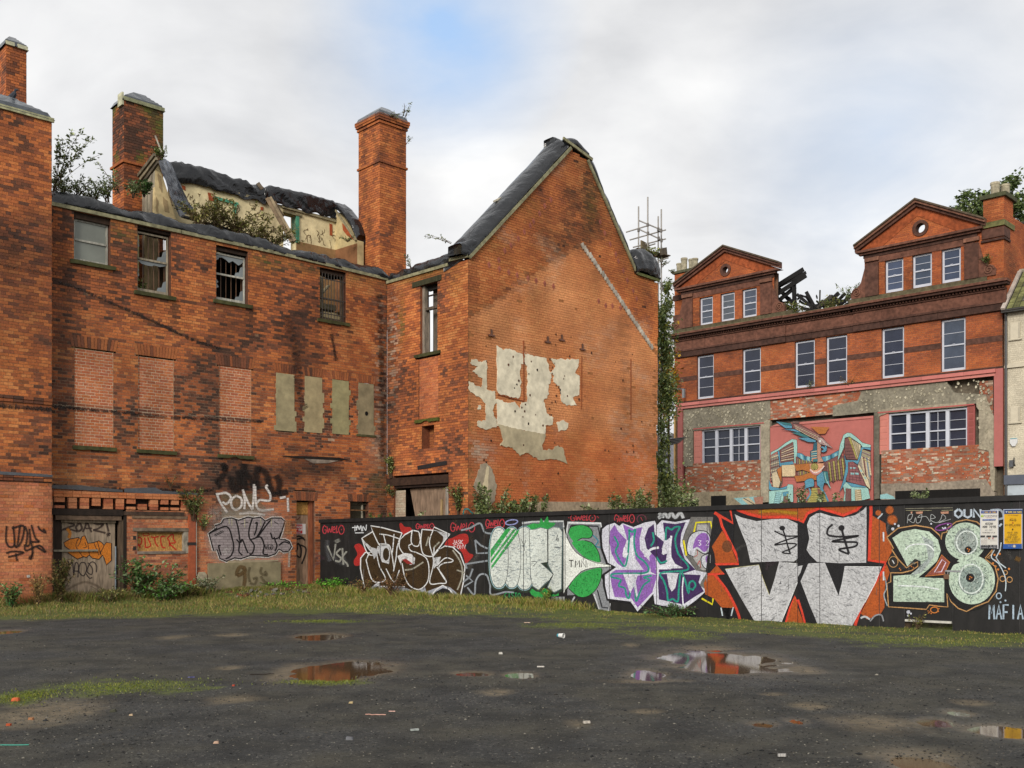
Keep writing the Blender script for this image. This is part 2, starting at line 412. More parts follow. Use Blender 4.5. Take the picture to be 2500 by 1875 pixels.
LET = {  # block letters as strokes in a unit box
 'A': [[(0, 1), (.5, 0), (1, 1)], [(.2, .62), (.8, .62)]], 'B': [[(0, 1), (0, 0), (.8, .05), (.8, .45), (0, .5), (.9, .55), (.9, .95), (0, 1)]], 'C': [[(1, .1), (.4, 0), (0, .5), (.4, 1), (1, .9)]],
 'D': [[(0, 1), (0, 0), (.7, .1), (1, .5), (.7, .9), (0, 1)]], 'E': [[(1, 0), (0, 0), (0, 1), (1, 1)], [(0, .5), (.8, .5)]], 'F': [[(1, 0), (0, 0), (0, 1)], [(0, .5), (.8, .5)]],
 'G': [[(1, .1), (.4, 0), (0, .5), (.4, 1), (1, .9), (1, .55), (.6, .55)]], 'H': [[(0, 0), (0, 1)], [(1, 0), (1, 1)], [(0, .5), (1, .5)]], 'I': [[(.5, 0), (.5, 1)]],
 'J': [[(.8, 0), (.8, .8), (.4, 1), (0, .8)]], 'K': [[(0, 0), (0, 1)], [(1, 0), (0, .55), (1, 1)]], 'L': [[(0, 0), (0, 1), (.9, 1)]], 'M': [[(0, 1), (.1, 0), (.5, .6), (.9, 0), (1, 1)]],
 'N': [[(0, 1), (0, 0), (1, 1), (1, 0)]], 'O': [[(.5, 0), (0, .3), (0, .7), (.5, 1), (1, .7), (1, .3), (.5, 0)]], 'P': [[(0, 1), (0, 0), (1, .08), (1, .45), (0, .52)]],
 'Q': [[(.5, 0), (0, .3), (0, .7), (.5, 1), (1, .7), (1, .3), (.5, 0)], [(.6, .7), (1, 1)]],
 'R': [[(0, 1), (0, 0), (1, .1), (.9, .45), (0, .5), (1, 1)]], 'S': [[(1, .1), (.4, 0), (0, .25), (1, .7), (.6, 1), (0, .9)]], 'T': [[(0, 0), (1, 0)], [(.5, 0), (.5, 1)]],
 'U': [[(0, 0), (0, .8), (.5, 1), (1, .8), (1, 0)]], 'V': [[(0, 0), (.5, 1), (1, 0)]], 'W': [[(0, 0), (.25, 1), (.5, .4), (.75, 1), (1, 0)]], 'Y': [[(0, 0), (.5, .5), (1, 0)], [(.5, .5), (.5, 1)]],
 'Z': [[(0, 0), (1, 0), (0, 1), (1, 1)]], 'X': [[(0, 0), (1, 1)], [(1, 0), (0, 1)]], '0': [[(.5, 0), (0, .3), (0, .7), (.5, 1), (1, .7), (1, .3), (.5, 0)]], '2': [[(0, .2), (.5, 0), (1, .25), (0, 1), (1, 1)]],
 '3': [[(0, 0), (1, .1), (.4, .45), (1, .75), (.5, 1), (0, .9)]], '4': [[(.8, 1), (.8, 0), (0, .7), (1, .7)]], '5': [[(1, 0), (0, 0), (0, .45), (.8, .45), (1, .75), (.6, 1), (0, .95)]],
 '7': [[(0, 0), (1, 0), (.4, 1)]], '&': [[(1, 1), (.2, .3), (.5, 0), (.8, .3), (0, .7), (.3, 1), (1, .6)]], '!': [[(.5, 0), (.5, .6)], [(.5, .85), (.5, 1)]], '?': [[(0, .2), (.5, 0), (1, .25), (.5, .6)], [(.5, .9), (.5, 1)]], ' ': [], '.': [[(.4, .95), (.6, 1)]], "'": [[(.5, 0), (.5, .2)]]}
def text(p, s, x0, y0, x1, y1, col, w, gap=0.28, soft=0, smooth=False):
    n = len(s); cw = (x1 - x0) / (n - gap)
    for i, ch in enumerate(s):
        for st in LET.get(ch.upper(), []):
            a = x0 + i * cw; q = [(a + x * cw * (1 - gap), y0 + y * (y1 - y0)) for x, y in st]
            p.stroke(q, col, w, smooth=smooth, soft=soft, k=4)
GWELO = [[(.16, .25), (.07, .1), (0, .45), (.03, .85), (.13, .9), (.17, .58), (.09, .55)], [(.2, .2), (.25, .85), (.31, .4), (.38, .8), (.45, .15)], [(.47, .55), (.58, .45), (.54, .2), (.47, .5), (.49, .8), (.6, .8)], [(.66, .1), (.64, .85), (.72, .7)],
         [(.86, .05), (.74, .45), (.82, .95), (.95, .9), (1, .5), (.92, .1), (.8, .1)], [(.86, .5), (.9, .55)]]
def rough(pts, seed, amp=.02, sub=4):
    out = []; n = len(pts)
    for i in range(n):
        a, b = pts[i], pts[(i + 1) % n]
        for k in range(sub):
            u = k / sub; x = a[0] + (b[0] - a[0]) * u; y = a[1] + (b[1] - a[1]) * u
            out.append((x + amp * nz(x * 9, y * 9, seed), y + amp * nz(x * 9, y * 9, seed + 7)))
    return out
# ------------------------------------------------------------------ the derelict red brick building on the left
K = 0.80
BRI = [hx(c, K) for c in ('#d28a52', '#c87843', '#b6683c', '#92563a', '#704836', '#523a2f')]
SOOT = hx('#352a26', K); EFF = hx('#c9bba6', K); MOSS = hx('#5d6428', K); PINK = [hx(c, K) for c in ('#c4775a', '#bd6d50', '#c98161', '#b3664c')]
MORT = hx('#96745a', K); MORTL = hx('#b99b80', K)
def pick(x):
    L = (-.05, .22, .52, .78, .95, 1.15); x = max(L[0], min(L[5] - 1e-6, x))
    for k in range(5):
        if x < L[k + 1]: return lerp(BRI[k], BRI[k + 1], (x - L[k]) / (L[k + 1] - L[k]))
    return BRI[5]
def stainsA(t, z):
    n = nz(t * 1.3, z * 1.3, 3); s = 0.0; e_ = 0.0; m = 0.0
    def blob(a, b, ra, rb, k): return k * math.exp(-(((t - a) / ra) ** 2 + ((z - b) / rb) ** 2))
    s += blob(-.85, 7.3, .38, 1.0, .95) + blob(-.35, 8.3, .6, .5, .4) + blob(-.2, 6.6, .35, .9, .5) + blob(-.75, 5.3, .2, .8, .5)
    s += blob(-2.6, 3.2, 1.1, .5, .95) + blob(-1.0, 3.55, .5, .25, .9) + blob(.1, 3.65, .9, .22, .8) + blob(.6, 3.3, .5, .3, .5)
    s += blob(-7.4, 5.5, .4, 3.5, .55) + blob(-5.2, 5.0, .4, .7, .45) + blob(-5.2, 6.2, .5, .5, .35) + blob(-6.0, 8.6, .8, .4, .25)
    s += .5 * sm(.10 - segdist(t, z, (-7.6, 7.9), (-3.3, 6.75)), 0, .1) * 2.2
    s += .75 * sm(.09 - abs(z - 4.86 - .012 * (t + 7)), 0, .09) * (1.15 if n > -.2 else .4) * (1 if t < -2 else .2)
    if z < 3.05 and z > 2.78 and t < -3.3: s += .8 if n > -.15 else .35
    s += blob(2.3, 6, .33, 3.4, 1.0) * (.75 + nz(t * 5, z * 5)) + blob(2.0, 8.9, .4, .5, .4)
    e_ += blob(2.1, 6.4, .2, 2.6, .55) * (1 if nz(t * 9, z * 9, 2) > .0 else 0) + blob(1.9, 4.4, .3, .7, .35)
    m += blob(-6.0, 9.4, .6, .25, .7) + blob(-2.0, 9.4, .8, .25, .6) + blob(.4, 9.5, 2, .2, .6) + blob(2.0, 3.2, .4, .5, .6)
    for a_, b_, zs in ((-7.25, -6.1, 8.38), (-5.65, -4.5, 7.88), (-3.5, -2.3, 8.0), (-.2, 1.0, 7.98), (-7.2, -6.1, 3.8), (-5.6, -4.5, 3.8), (-3.4, -2.2, 3.8)):
        if a_ - .1 < t < b_ + .1 and zs - 1.3 < z < zs: s += (.45 + .7 * nz(t * 6, z * .6, 5)) * sm(z, zs - 1.3, zs) * (1.3 if min(t - a_, b_ - t) < .15 else .55)
    s += .28 * sm(nz(t * .5, z * .42, 9) + .3 * nz(t * 2, z * 2), .0, .45) + .22 * sm(z, 8.6, 9.6)
    return min(s, .95), min(e_, .9), min(m, .8)
def colA(t, z, r):
    n = nz(t * .42, z * .5, 1) * .6 + nz(t * 1.6, z * 2.2, 4) * .30
    x = r.random() * .78 + (.25 if r.random() < .10 else 0) + n * .95 + .22
    x -= .16 * sm(nz(t * .35, z * 1.1, 12), .0, .4)
    c = pick(x)
    if z < 2.75 and t < -3.4: c = lerp(PINK[r.randrange(4)], hx('#d0905f', K) if r.random() < .45 else c, .5)
    if -2.2 < t < -1.1 and z < 2.6: c = lerp(c, PINK[2], .5)
    s, e_, m = stainsA(t, z)
    c = lerp(c, SOOT, s * r.uniform(.6, 1.0)); c = lerp(c, EFF, e_ * r.uniform(.3, 1)); return lerp(c, MOSS, m * r.uniform(.1, .7))
def morA(t, z):
    s, e_, m = stainsA(t, z); k = .35 + .5 * nz(t * .5, z * .5, 6) + .5 * sm(6.6 - z, 0, 1.2); return lerp(lerp(lerp(MORT, hx('#4f3a2c', K), .7 * sm(z, 6.4, 8)), MORTL, max(0, min(1, k)) * (1 - .8 * sm(z, 6.4, 8))), SOOT, s * .6)
b_loc = (-5.62, 29.9, 0)
BD = thing('derelict_brick_building', 'roofless red brick building with a blank pointed gable and black sheets on its walls', 'building', b_loc)
WIN = [(-7.15, -6.25, 8.47, 9.69), (-5.55, -4.65, 7.97, 9.7), (-3.36, -2.41, 8.10, 9.58), (-.06, .85, 8.07, 9.57)]
BLI = [(-7.14, -6.18, 3.89, 6.33), (-5.53, -4.58, 3.89, 6.33), (-3.28, -2.31, 3.89, 6.34)]
REN = [(-1.52, -.93, 4.68, 6.33), (-.58, .01, 4.70, 6.34), (.37, .95, 4.72, 6.34), (1.31, 1.87, 4.76, 6.34)]
DOORA = (-7.65, -5.85, -.2, 2.33); WINB = (-5.56, -4.28, 1.25, 1.80); DOORB = (-.85, -.24, -.2, 2.70); WINS = (1.01, 1.69, 1.2, 2.72)
wa = Bricks()
holesA = WIN + BLI + REN + [DOORA, WINB, DOORB, WINS, (-3.62, -1.38, -.2, .93)]
# arch bricks over the blocked windows are laid on end
arch = [(a - .07, b + .07, 6.335, 6.63) for a, b, c, d in BLI] + [(a - .05, b + .05, 6.345, 6.6) for a, b, c, d in REN] + [(-.92, -.17, 2.70, 2.97), (.95, 1.75, 2.72, 2.95)]
corb = [(-7.65, -4.05, 2.34, 2.62)]
wa.wall(A, [(-7.75, -.2), (2.39, -.2), (2.39, 9.72), (-7.75, 9.72)], holesA + arch + corb, colA, morA, seed=1, miss=lambda t, z, r: r.random() < .0015, jt=.0055)
def upright(bk, pl, t0, t1, z0, z1, colfn, morfn, r, o=.003, tilt=.0):
    n = max(2, round((t1 - t0) / .078)); w = (t1 - t0) / n
    bk.MV += [pl.P(t0, z0, o - .014), pl.P(t1, z0, o - .014), pl.P(t1, z1, o - .014), pl.P(t0, z1, o - .014)]; bk.MC.append(morfn((t0 + t1) / 2, (z0 + z1) / 2))
    for i in range(n):
        a = t0 + i * w + .004; b = a + w - .008; sp = ((i + .5) / n - .5) * tilt; q = o + r.uniform(0, .005); c = colfn((a + b) / 2, z1, r)
        P = [(a, z0 + .004), (b, z0 + .004), (b + sp, z1 - .004), (a + sp, z1 - .004)]
        bk.V += [pl.P(x, y, o - .012) for x, y in P] + [pl.P(x, y, q) for x, y in P]; bk.C += [c] + [mul(c, .9)] * 4
ra = random.Random(3)
for a, b, c, d in arch: upright(wa, A, a, b, c, d, lambda t, z, r: lerp(colA(t, z, r), BRI[4], .35), morA, ra, tilt=.12)
# corbel of spaced headers under the ledge
wa.MV += [A.P(-7.65, 2.34, -.10), A.P(-4.05, 2.34, -.10), A.P(-4.05, 2.62, -.10), A.P(-7.65, 2.62, -.10)]; wa.MC.append(hx('#2a1f19', K))
x = -7.6
def wbox(bk, pl, t0, t1, z0, z1, o0, o1, c):
    P = [(t0, z0), (t1, z0), (t1, z1), (t0, z1)]
    bk.V += [pl.P(a, b, o0) for a, b in P] + [pl.P(a, b, o1) for a, b in P]; bk.C += [c] + [mul(c, .9)] * 4
while x < -4.1:
    w = ra.choice((.2, .21, .22))
    for zz_, hh in ((2.345, .07), (2.42, .07), (2.495, .115)):
        if ra.random() < .93: wbox(wa, A, x, x + w, zz_, zz_ + hh, -.1, .02 + ra.uniform(0, .012), colA(x, 2.3, ra))
    x += w + ra.choice((.08, .085, .09))
for k in range(2):
    x = -7.65
    while x < -4.0: wbox(wa, A, x + .004, min(-3.95, x + .225) - .004, 2.625 + k * .075, 2.693 + k * .075, 0, .05 - .012 * k, lerp(colA(x, 2.3, ra), BRI[1], .4)); x += .225
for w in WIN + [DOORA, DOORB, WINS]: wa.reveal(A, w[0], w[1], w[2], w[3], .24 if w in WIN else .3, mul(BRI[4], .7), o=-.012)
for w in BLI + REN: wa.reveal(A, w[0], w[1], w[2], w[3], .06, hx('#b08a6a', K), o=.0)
wallA = wa.mortar('wall', BD)
# bricks that fill the three tall windows, fresher and pinker with pale joints
def fillcol(t, z, r):
    c = lerp(mul(PINK[r.randrange(4)], .9), BRI[1 + r.randrange(2)], r.uniform(.2, .8)); s, e_, m = stainsA(t, z); c = lerp(c, BRI[4], .25 if r.random() < .1 else 0)
    return lerp(c, SOOT, min(.75, (s * .8 if 4.7 < z < 5.0 else s * .25)))
for i, (a, b, c, d) in enumerate(BLI):
    fb = Bricks(); fb.wall(A, [(a, c), (b, c), (b, d), (a, d)], [], fillcol, lambda t, z: hx('#dcc4a8', K), o=-.022 if i else -.012, seed=20 + i, dep=.004, jt=.007)
    fbm = fb.mortar('window_infill', BD, 'pink brick filling of a tall window, with pale joints'); fb.build(fbm)
wa.build(wallA)
# pilaster
wp = Bricks()
def stP(t, z):
    def blob(a, b, ra_, rb, k): return k * math.exp(-(((t - a) / ra_) ** 2 + ((z - b) / rb) ** 2))
    s = blob(-8.4, 8.6, .9, .6, .75) + blob(-8.1, 9.2, .5, .3, .5) + .8 * sm(.11 - abs(z - 4.72), 0, .09) + .3 * sm(nz(t * .6, z * .35, 2), 0, .5) + .8 * sm(.12 - abs(z - 2.98), 0, .1)
    s += blob(-7.75, 6, .12, 6, .35) + blob(-8.4, 7.4, .7, 1.2, .35)
    return min(.9, s)
def colP(t, z, r):
    c = pick(r.random() * .8 + nz(t * .6, z * .4, 31) * .5 + nz(t * 2, z * 2, 3) * .3 + .1 + .1 * sm(z, 8, 9.5))
    if z < 2.9: c = lerp(c, lerp(PINK[r.randrange(4)], hx('#cf9060', K), r.random() * .6), .7)
    return lerp(c, SOOT, stP(t, z) * r.uniform(.6, 1))
wp.wall(PI_, [(-9.8, -.2), (-7.80, -.2), (-7.80, 11.6), (-9.8, 11.6)], [], colP, lambda t, z: lerp(lerp(MORT, MORTL, .4), SOOT, stP(t, z) * .7), seed=5, singles=lambda t, z: t > -9.1 and z < 7.4, back=0)
E0 = PI_.P(-7.80, 0, 0); RS = PL((E0.x, E0.y), (-nA[0], -nA[1]), dA)   # end face of the pilaster
wp.wall(RS, [(0, -.2), (.35, -.2), (.35, 9.7), (1.0, 9.7), (1.0, 11.6), (0, 11.6)], [], colP, lambda t, z: MORT, seed=6, back=0)
for zc in (4.80, 2.96):
    for k, oo in ((0, .03), (1, .045)):
        x = -9.8
        while x < -7.8: wbox(wp, PI_, x + .004, min(-7.8, x + .225) - .004, zc + k * .075, zc + .067 + k * .075, 0, oo, lerp(colP(x, 3.3, ra), SOOT, .3)); x += .225
pil = wp.mortar('pilaster', BD); wp.build(pil)
# wall B (set back side of the wing) and the gable wall C
wb = Bricks()
WBH = (1.66, 2.46, 7.11, 9.18); WBF = (1.58, 2.5, 5.16, 7.0); WBN = (1.73, 2.31, 4.27, 4.94); WBD = (.35, 2.97, -.2, 3.5)
def stB(t, z):
    def blob(a, b, ra_, rb, k): return k * math.exp(-(((t - a) / ra_) ** 2 + ((z - b) / rb) ** 2))
    s = blob(.05, 6, .4, 3.5, .85) * (.8 + nz(t * 6, z * 6)) + .3 * sm(nz(t * .8, z * .6, 22), 0, .4) + blob(3.2, 6.2, .5, 1.2, .3) + blob(1.0, 9.2, 1.6, .3, .35) + blob(3.3, 2.6, .4, .8, .4)
    m = blob(.75, 8.2, .12, .7, .9) + blob(3.3, 9.0, .3, .5, .35) + blob(1.9, 9.45, 1, .12, .8)
    e_ = blob(.35, 7.5, .25, 1.6, .7) * (1 if nz(t * 9, z * 8, 1) > 0 else 0) + blob(.9, 2.4, .35, .9, .75)
    return min(s, .9), min(m, .8), e_
def colB(t, z, r):
    c = pick(r.random() * .72 + nz(t * .7, z * .6, 41) * .45 + nz(t * 2, z * 2, 3) * .25 + .12); s, m, e_ = stB(t, z)
    return lerp(lerp(lerp(c, SOOT, s * r.uniform(.5, 1)), MOSS, m * r.uniform(.4, 1)), EFF, e_ * r.uniform(.2, .9))
mB = lambda t, z: lerp(hx('#6b4a38', K), SOOT, stB(t, z)[0] * .6)
wb.wall(B, [(0, -.2), (3.84, -.2), (3.84, 9.5), (0, 9.55)], [WBH, WBF, WBN, WBD, (1.45, 2.6, 7.0, 7.105)], colB, mB, seed=8, jt=.005, miss=lambda t, z, r: (t > 3.0 and z < 3.0 and r.random() < .12) or r.random() < .002)
wb.wall(B, [(WBF[0], WBF[2]), (WBF[1], WBF[2]), (WBF[1], WBF[3]), (WBF[0], WBF[3])], [], lambda t, z, r: lerp(colB(t, z, r), PINK[r.randrange(4)], .35), lambda t, z: hx('#b08f74', K), o=-.02, seed=9)
wb.wall(B, [(WBN[0], WBN[2]), (WBN[1], WBN[2]), (WBN[1], WBN[3]), (WBN[0], WBN[3])], [], lambda t, z, r: lerp(colB(t, z, r), SOOT, .35), mB, o=-.3, seed=10)
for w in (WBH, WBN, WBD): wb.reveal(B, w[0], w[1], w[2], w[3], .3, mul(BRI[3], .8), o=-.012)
wallB = wb.mortar('wall', BD); wb.build(wallB)
wc = Bricks()
GAB = [(0, -.2), (8.63, -.2), (8.63, 10.38), (7.47, 10.42), (6.06, 12.2), (5.0, 13.62), (4.25, 13.78), (0, 9.5)]
GHOST = [(0.05, 7.8), (4.75, 10.95), (8.4, 8.3)]
def stC(t, z):
    def blob(a, b, ra_, rb, k): return k * math.exp(-(((t - a) / ra_) ** 2 + ((z - b) / rb) ** 2))
    n = nz(t * 1.5, z * 1.5, 8)
    s = (blob(4.75, 11.3, 1.25, .55, 1.6) + blob(3.7, 10.7, .7, .3, .8) + blob(4.6, 12.2, .5, .5, .5) + blob(5.2, 12.6, .45, .9, 1.0) + blob(4.3, 13.2, .5, .4, .5) + blob(6.6, 11.3, .25, .7, .4) + blob(4.1, 11.0, .4, .3, .5) + blob(4.3, 12.3, .4, .25, .6)) * (.8 + n)
    s += blob(8.0, 9.9, .3, .5, .55) + blob(7.0, 11.0, .3, .8, .35) + blob(6.2, 10.2, .5, .5, .25) + blob(2.6, 9.0, .5, .4, .2)
    s += .9 * sm(.2 - segdist(t, z, (0.1, 7.95), (4.7, 11.05)), 0, .15) * (.9 + n) * (1 if int(z / .15) % 2 else .35)
    s += .30 * sm(z - (7.9 + .66 * t), 0, .3) * sm(z - (14.6 - .78 * t), -.3, .2) if t > 4.75 else .22 * sm(z - (7.9 + .66 * t), 0, .3)
    if t < .35: s += .25
    s += .45 * sm(.5 - abs(t - 6.9), 0, .5) * sm(z, 3.5, 5.5) * sm(9.4 - z, 0, 1) * (1 if int(z / .15) % 2 else .3)
    s += .2 * sm(3.9 - z, 0, .4) * sm(t, .5, 1) * .5
    e_ = blob(7.6, 4.8, .9, 2.2, .35) * (1 if nz(t * 4, z * 6, 3) > -.05 else .2) + blob(5.3, 7.6, .7, .8, .3) + blob(.5, 4.1, .5, .35, .95) + blob(.6, 2.7, .3, .5, .8) + blob(2.3, 3.4, .08, .7, .35) + .3 * sm(nz(t * .7, z * .9, 61), .2, .5)
    m = blob(2.5, 11.6, .5, .35, .4) + blob(5.2, 12.2, .3, .7, .5) + blob(7.35, 10.7, .3, .5, .5) + blob(1.0, 10.2, .5, .4, .3)
    return min(.92, max(0, s)), min(.9, e_), min(.6, m)
def colC(t, z, r):
    x = r.random() * .42 + nz(t * .5, z * .7, 71) * .45 + nz(t * 2.5, z * 3, 5) * .2 + .10
    below = z < (7.8 + (t - .05) * .67 if t < 4.75 else 10.95 - (t - 4.75) * .726)
    c = pick(x)
    if below: c = lerp(c, hx('#de9c6a', K), (.12 + .52 * sm(z + .5 * nz(t * .8, 3), 4.7, 5.8)) * (.75 + .8 * nz(t * .5, z * .5, 55))); c = lerp(c, hx('#b5562f', K), .35 * sm(4.9 - z, 0, .8))
    s, e_, m = stC(t, z)
    return lerp(lerp(lerp(c, hx('#4a3327', K), s * r.uniform(.5, 1)), EFF, e_ * r.uniform(.1, .75)), MOSS, m * r.uniform(.2, .8))
def mC(t, z):
    s, e_, m = stC(t, z); below = z < (7.8 + (t - .05) * .67 if t < 4.75 else 10.95 - (t - 4.75) * .726)
    return lerp(hx('#a06a40' if below else '#5a3826', K), SOOT, s * .5)
def missC(t, z, r):
    if t < .16 and int(z / .33) % 2 == 0 and 2.4 < z < 7.6: return r.random() < .8
    if t > 8.4 and z < 8.5: return r.random() < .35
    if abs(t - 1.5) < .2 and 6.0 < z < 6.9 and r.random() < .45: return True
    return r.random() < .004
rightedge = lambda z: 8.62 - .14 * abs(nz(z * 1.7, 3)) * 2
wc.wall(Cw, GAB, [(8.62 - .25 * abs(nz(k * .7, 3)), 9, k * .3 - .2, k * .3 + .1) for k in range(0, 29)], colC, mC, seed=12, miss=missC, jt=.005)
gab = wc.mortar('gable_wall', BD, 'blank orange brick gable with the line of a vanished roof across it'); wc.build(gab)

# chimneys: plan boxes with faces along dA (front) and along B (left side)
def chimney(x0, y0, w, dpt, z0, z1, seed, band, tone=0.0, flare=0, label=None):
    bk = Bricks(); fr = PL((x0, y0), dA, nA); lf = PL((x0, y0), (-nA[0], -nA[1]), (-dA[0], -dA[1]))
    def cf(t, z, r):
        c = pick(r.random() * .6 + nz(t * 2 + seed, z * 1.2, seed) * .4 + .2 + tone + (.3 * sm(z, 12.0, 12.3) if seed == 51 else 0))
        if seed == 51 and z > 12.1: c = lerp(c, MOSS, .75 * sm(nz(t * 2, z * 2, 4) + (t - .4) * .7, 0, .6))
        e_ = sm(z0 + 1.1 - z, 0, .6) * flare
        return lerp(lerp(c, SOOT, max(0, .5 * sm(nz(t * 3, z * 1.5, seed + 4), .1, .5))), EFF, e_ * r.uniform(0, .8))
    mf = lambda t, z: hx('#5a3c2c', K)
    bk.wall(fr, [(0, z0), (w, z0), (w, z1), (0, z1)], [], cf, mf, seed=seed, back=0, jt=.005)
    bk.wall(lf, [(0, z0), (dpt, z0), (dpt, z1), (0, z1)], [], cf, mf, seed=seed + 1, back=0, jt=.005)
    q = fr.P(w, 0); rt = PL((q.x, q.y), (-nA[0], -nA[1]), dA); bk.wall(rt, [(0, z0), (dpt, z0), (dpt, z1), (0, z1)], [], cf, mf, seed=seed + 2, back=0)
    q = lf.P(dpt, 0); bkp = PL((q.x, q.y), dA, (-nA[0], -nA[1])); bk.wall(bkp, [(0, z0), (w, z0), (w, z1), (0, z1)], [], cf, mf, seed=seed + 3, back=0)
    for zb, oo, hh in band:
        for pl_, L in ((fr, w), (lf, dpt), (rt, dpt), (bkp, w)):
            x = -oo
            while x < L + oo: wbox(bk, pl_, x + .004, min(L + oo, x + .225) - .004, zb, zb + hh, 0, oo, mul(cf(x, zb, ra), .85)); x += .225
    ob = bk.mortar('chimney', BD, label); bk.build(ob); return fr, lf, ob
ch1 = chimney(-10.73, 28.0, 1.13, .8, 8.5, 13.75, 51, [(12.0, .05, .067)], .1, label='broad chimney with green algae on its upper face')
ch2 = chimney(-4.18, 32.0, 1.05, 1.16, 8.5, 15.05, 53, [(13.5, .04, .067), (14.75, .04, .067), (14.85, .07, .067), (14.92, .09, .12)], -.03, 1, label='tall slender chimney at the inner corner')
ch0 = chimney(-13.59, 27.2, .52, .9, 8.5, 14.9, 55, [(12.9, .05, .067)], .12, label='chimney at the left edge behind the pilaster')

# tarpaulins over wall tops
def tarp(name, path, back, h, seed, parent=BD, label=None, hang=.16, amp=.05, bh=.25, across=13, step=.07, hu=.15, lumpk=1.0):
    path = [Vector(p) for p in path]; back = Vector(back); pts = []
    for a, b in zip(path, path[1:]):
        m = max(1, int((b - a).length / step)); pts += [a.lerp(b, i / m) for i in range(m)]
    pts.append(path[-1]); n = len(pts); V = []; Fq = []
    for i, p in enumerate(pts):
        s_ = i * step; lump = 1 + lumpk * (.35 * nz(s_ * .8, seed) + .18 * nz(s_ * 2.4, seed + 3))
        endk = min(1, .45 + min(i, n - 1 - i) * .2)
        for k in range(across + 1):
            u = k / across
            if u < hu: q = p + Vector((0, 0, -hang * (1 - u / hu) * (1 + .25 * nz(s_ * 1.7, seed))))
            elif u > .85: q = p + back + Vector((0, 0, -bh * (u - .85) / .15))
            else:
                w = (u - hu) / (.85 - hu); q = p + back * w + Vector((0, 0, h * lump * endk * math.sin(math.pi * w) ** .42))
            f = 1.1 - 2.6 * abs(nz(s_ * 1.5 + u * 2.6, u * .9 - s_ * .3, seed)) - .7 * abs(nz(s_ * 3.3 - u * 3.5, u * 1.2, seed + 1)) + .12 * nz(s_ * 7 + u * 3, u * 5, seed + 2)
            q = q - back.normalized() * (amp * f * (1 if 0 < u < 1 else .3)) + Vector((0, 0, amp * .8 * f))
            V.append(tuple(q))
    for i in range(n - 1):
        for k in range(across): a = i * (across + 1) + k; Fq.append((a, a + 1, a + across + 2, a + across + 1))
    cc = [hx('#2a2c30', .45)] * len(Fq)
    na = across + 1; Fq += [tuple(range(na)), tuple(range((n - 1) * na, n * na))[::-1]]; cc += cc[:2]
    return mesh_obj(name, V, Fq, M['tarp'], parent, C=cc, smooth=True, label=label)
bk_ = Vector((-nA[0], -nA[1], 0))
def Ap(t, z, o=0.02): return A.P(t, z, o)
tarp('tarpaulin', [Ap(-7.76, 9.78), Ap(-6, 9.8), Ap(-4.6, 9.78), Ap(-3.2, 9.76), Ap(-1.2, 9.74), Ap(.6, 9.70), Ap(2.42, 9.68)], bk_ * .5, .30, 3, amp=.06, hang=.05, lumpk=1.3)
dB = Vector((B.d[0], B.d[1], 0)); nB = Vector((B.n[0], B.n[1], 0))
tarp('tarpaulin', [B.P(-.05, 9.60, .03), B.P(1.6, 9.62, .03), B.P(2.95, 9.60, .03), B.P(3.1, 9.72, .03)], -nB * .5, .27, 9, amp=.045, hang=.06)
nC = Vector((nA[0], nA[1], 0))
tarp('tarpaulin', [Cw.P(-.02, 9.62, .04), Cw.P(1.5, 11.15, .04), Cw.P(3.0, 12.68, .04), Cw.P(4.1, 13.82, .04)], -nC * 1.1, .42, 15, amp=.03, lumpk=.25, hang=.03, label='sheet stretched up the left slope of the gable')
tarp('tarpaulin', [Cw.P(4.05, 13.95, .04), Cw.P(4.5, 14.05, .04), Cw.P(5.05, 13.80, .04)], -nC * .85, .2, 17, amp=.03, hang=.1, lumpk=.4)
tarp('tarpaulin', [Cw.P(5.0, 13.74, .04), Cw.P(6.06, 12.38, .04), Cw.P(7.4, 10.62, .04)], -nC * .85, .46, 18, amp=.035, lumpk=.5, hang=.03)
tarp('tarpaulin', [Cw.P(7.35, 10.60, .05), Cw.P(7.6, 10.75, .06), Cw.P(8.1, 10.75, .08), Cw.P(8.66, 10.62, .06)], -nC * .75, .6, 21, amp=.09, hang=.22, step=.05, hu=.35, label='sheet bunched over the right shoulder of the gable')
tarp('tarpaulin', [Cw.P(-.22, 9.93, -.06), Cw.P(-.03, 9.93, .02), Cw.P(.3, 10.1, .05)], -nC * .6, .10, 25, amp=.03, hang=.30, step=.04, hu=.5)
tarp('tarpaulin', [Cw.P(3.95, 14.2, -.45), Cw.P(4.45, 14.2, -.45)], -nC * .45, .07, 29, amp=.02, hang=.3, step=.04, hu=.5)
def hipcap(fr, w, dpt, z, ov, hgt, name='tarpaulin', ridge=True):
    mb = MB(); n = 10; V = []; Fq = []
    def pt(u, v, zz): return fr.P(-ov + (w + 2 * ov) * u, zz, ov - (dpt + 2 * ov) * v)
    m = 14
    for i in range(m + 1):
        for k in range(m + 1):
            u, v = i / m, k / m; e_ = min(u, 1 - u, v, 1 - v); zz = z + hgt * min(1, e_ / .36) + .012 * nz(u * 3, v * 3, z)
            V.append(tuple(pt(u, v, zz - (.1 if e_ == 0 else 0))))
    for i in range(m):
        for k in range(m): a = i * (m + 1) + k; Fq.append((a, a + 1, a + m + 2, a + m + 1))
    return mesh_obj(name, V, Fq, M['tarp'], BD, C=[hx('#4a5056', .6)] * len(Fq), smooth=False)
hipcap(ch2[0], 1.05, 1.16, 15.1, .1, .36); hipcap(ch1[0], 1.13, .8, 13.83, .05, .32); hipcap(ch0[0], .52, .9, 14.98, .05, .28)
q = PL((PI_.o[0] + dA[0] * -9.8, PI_.o[1] + dA[1] * -9.8), dA, nA); hipcap(q, 2.0, 1.0, 11.72, .06, .33)
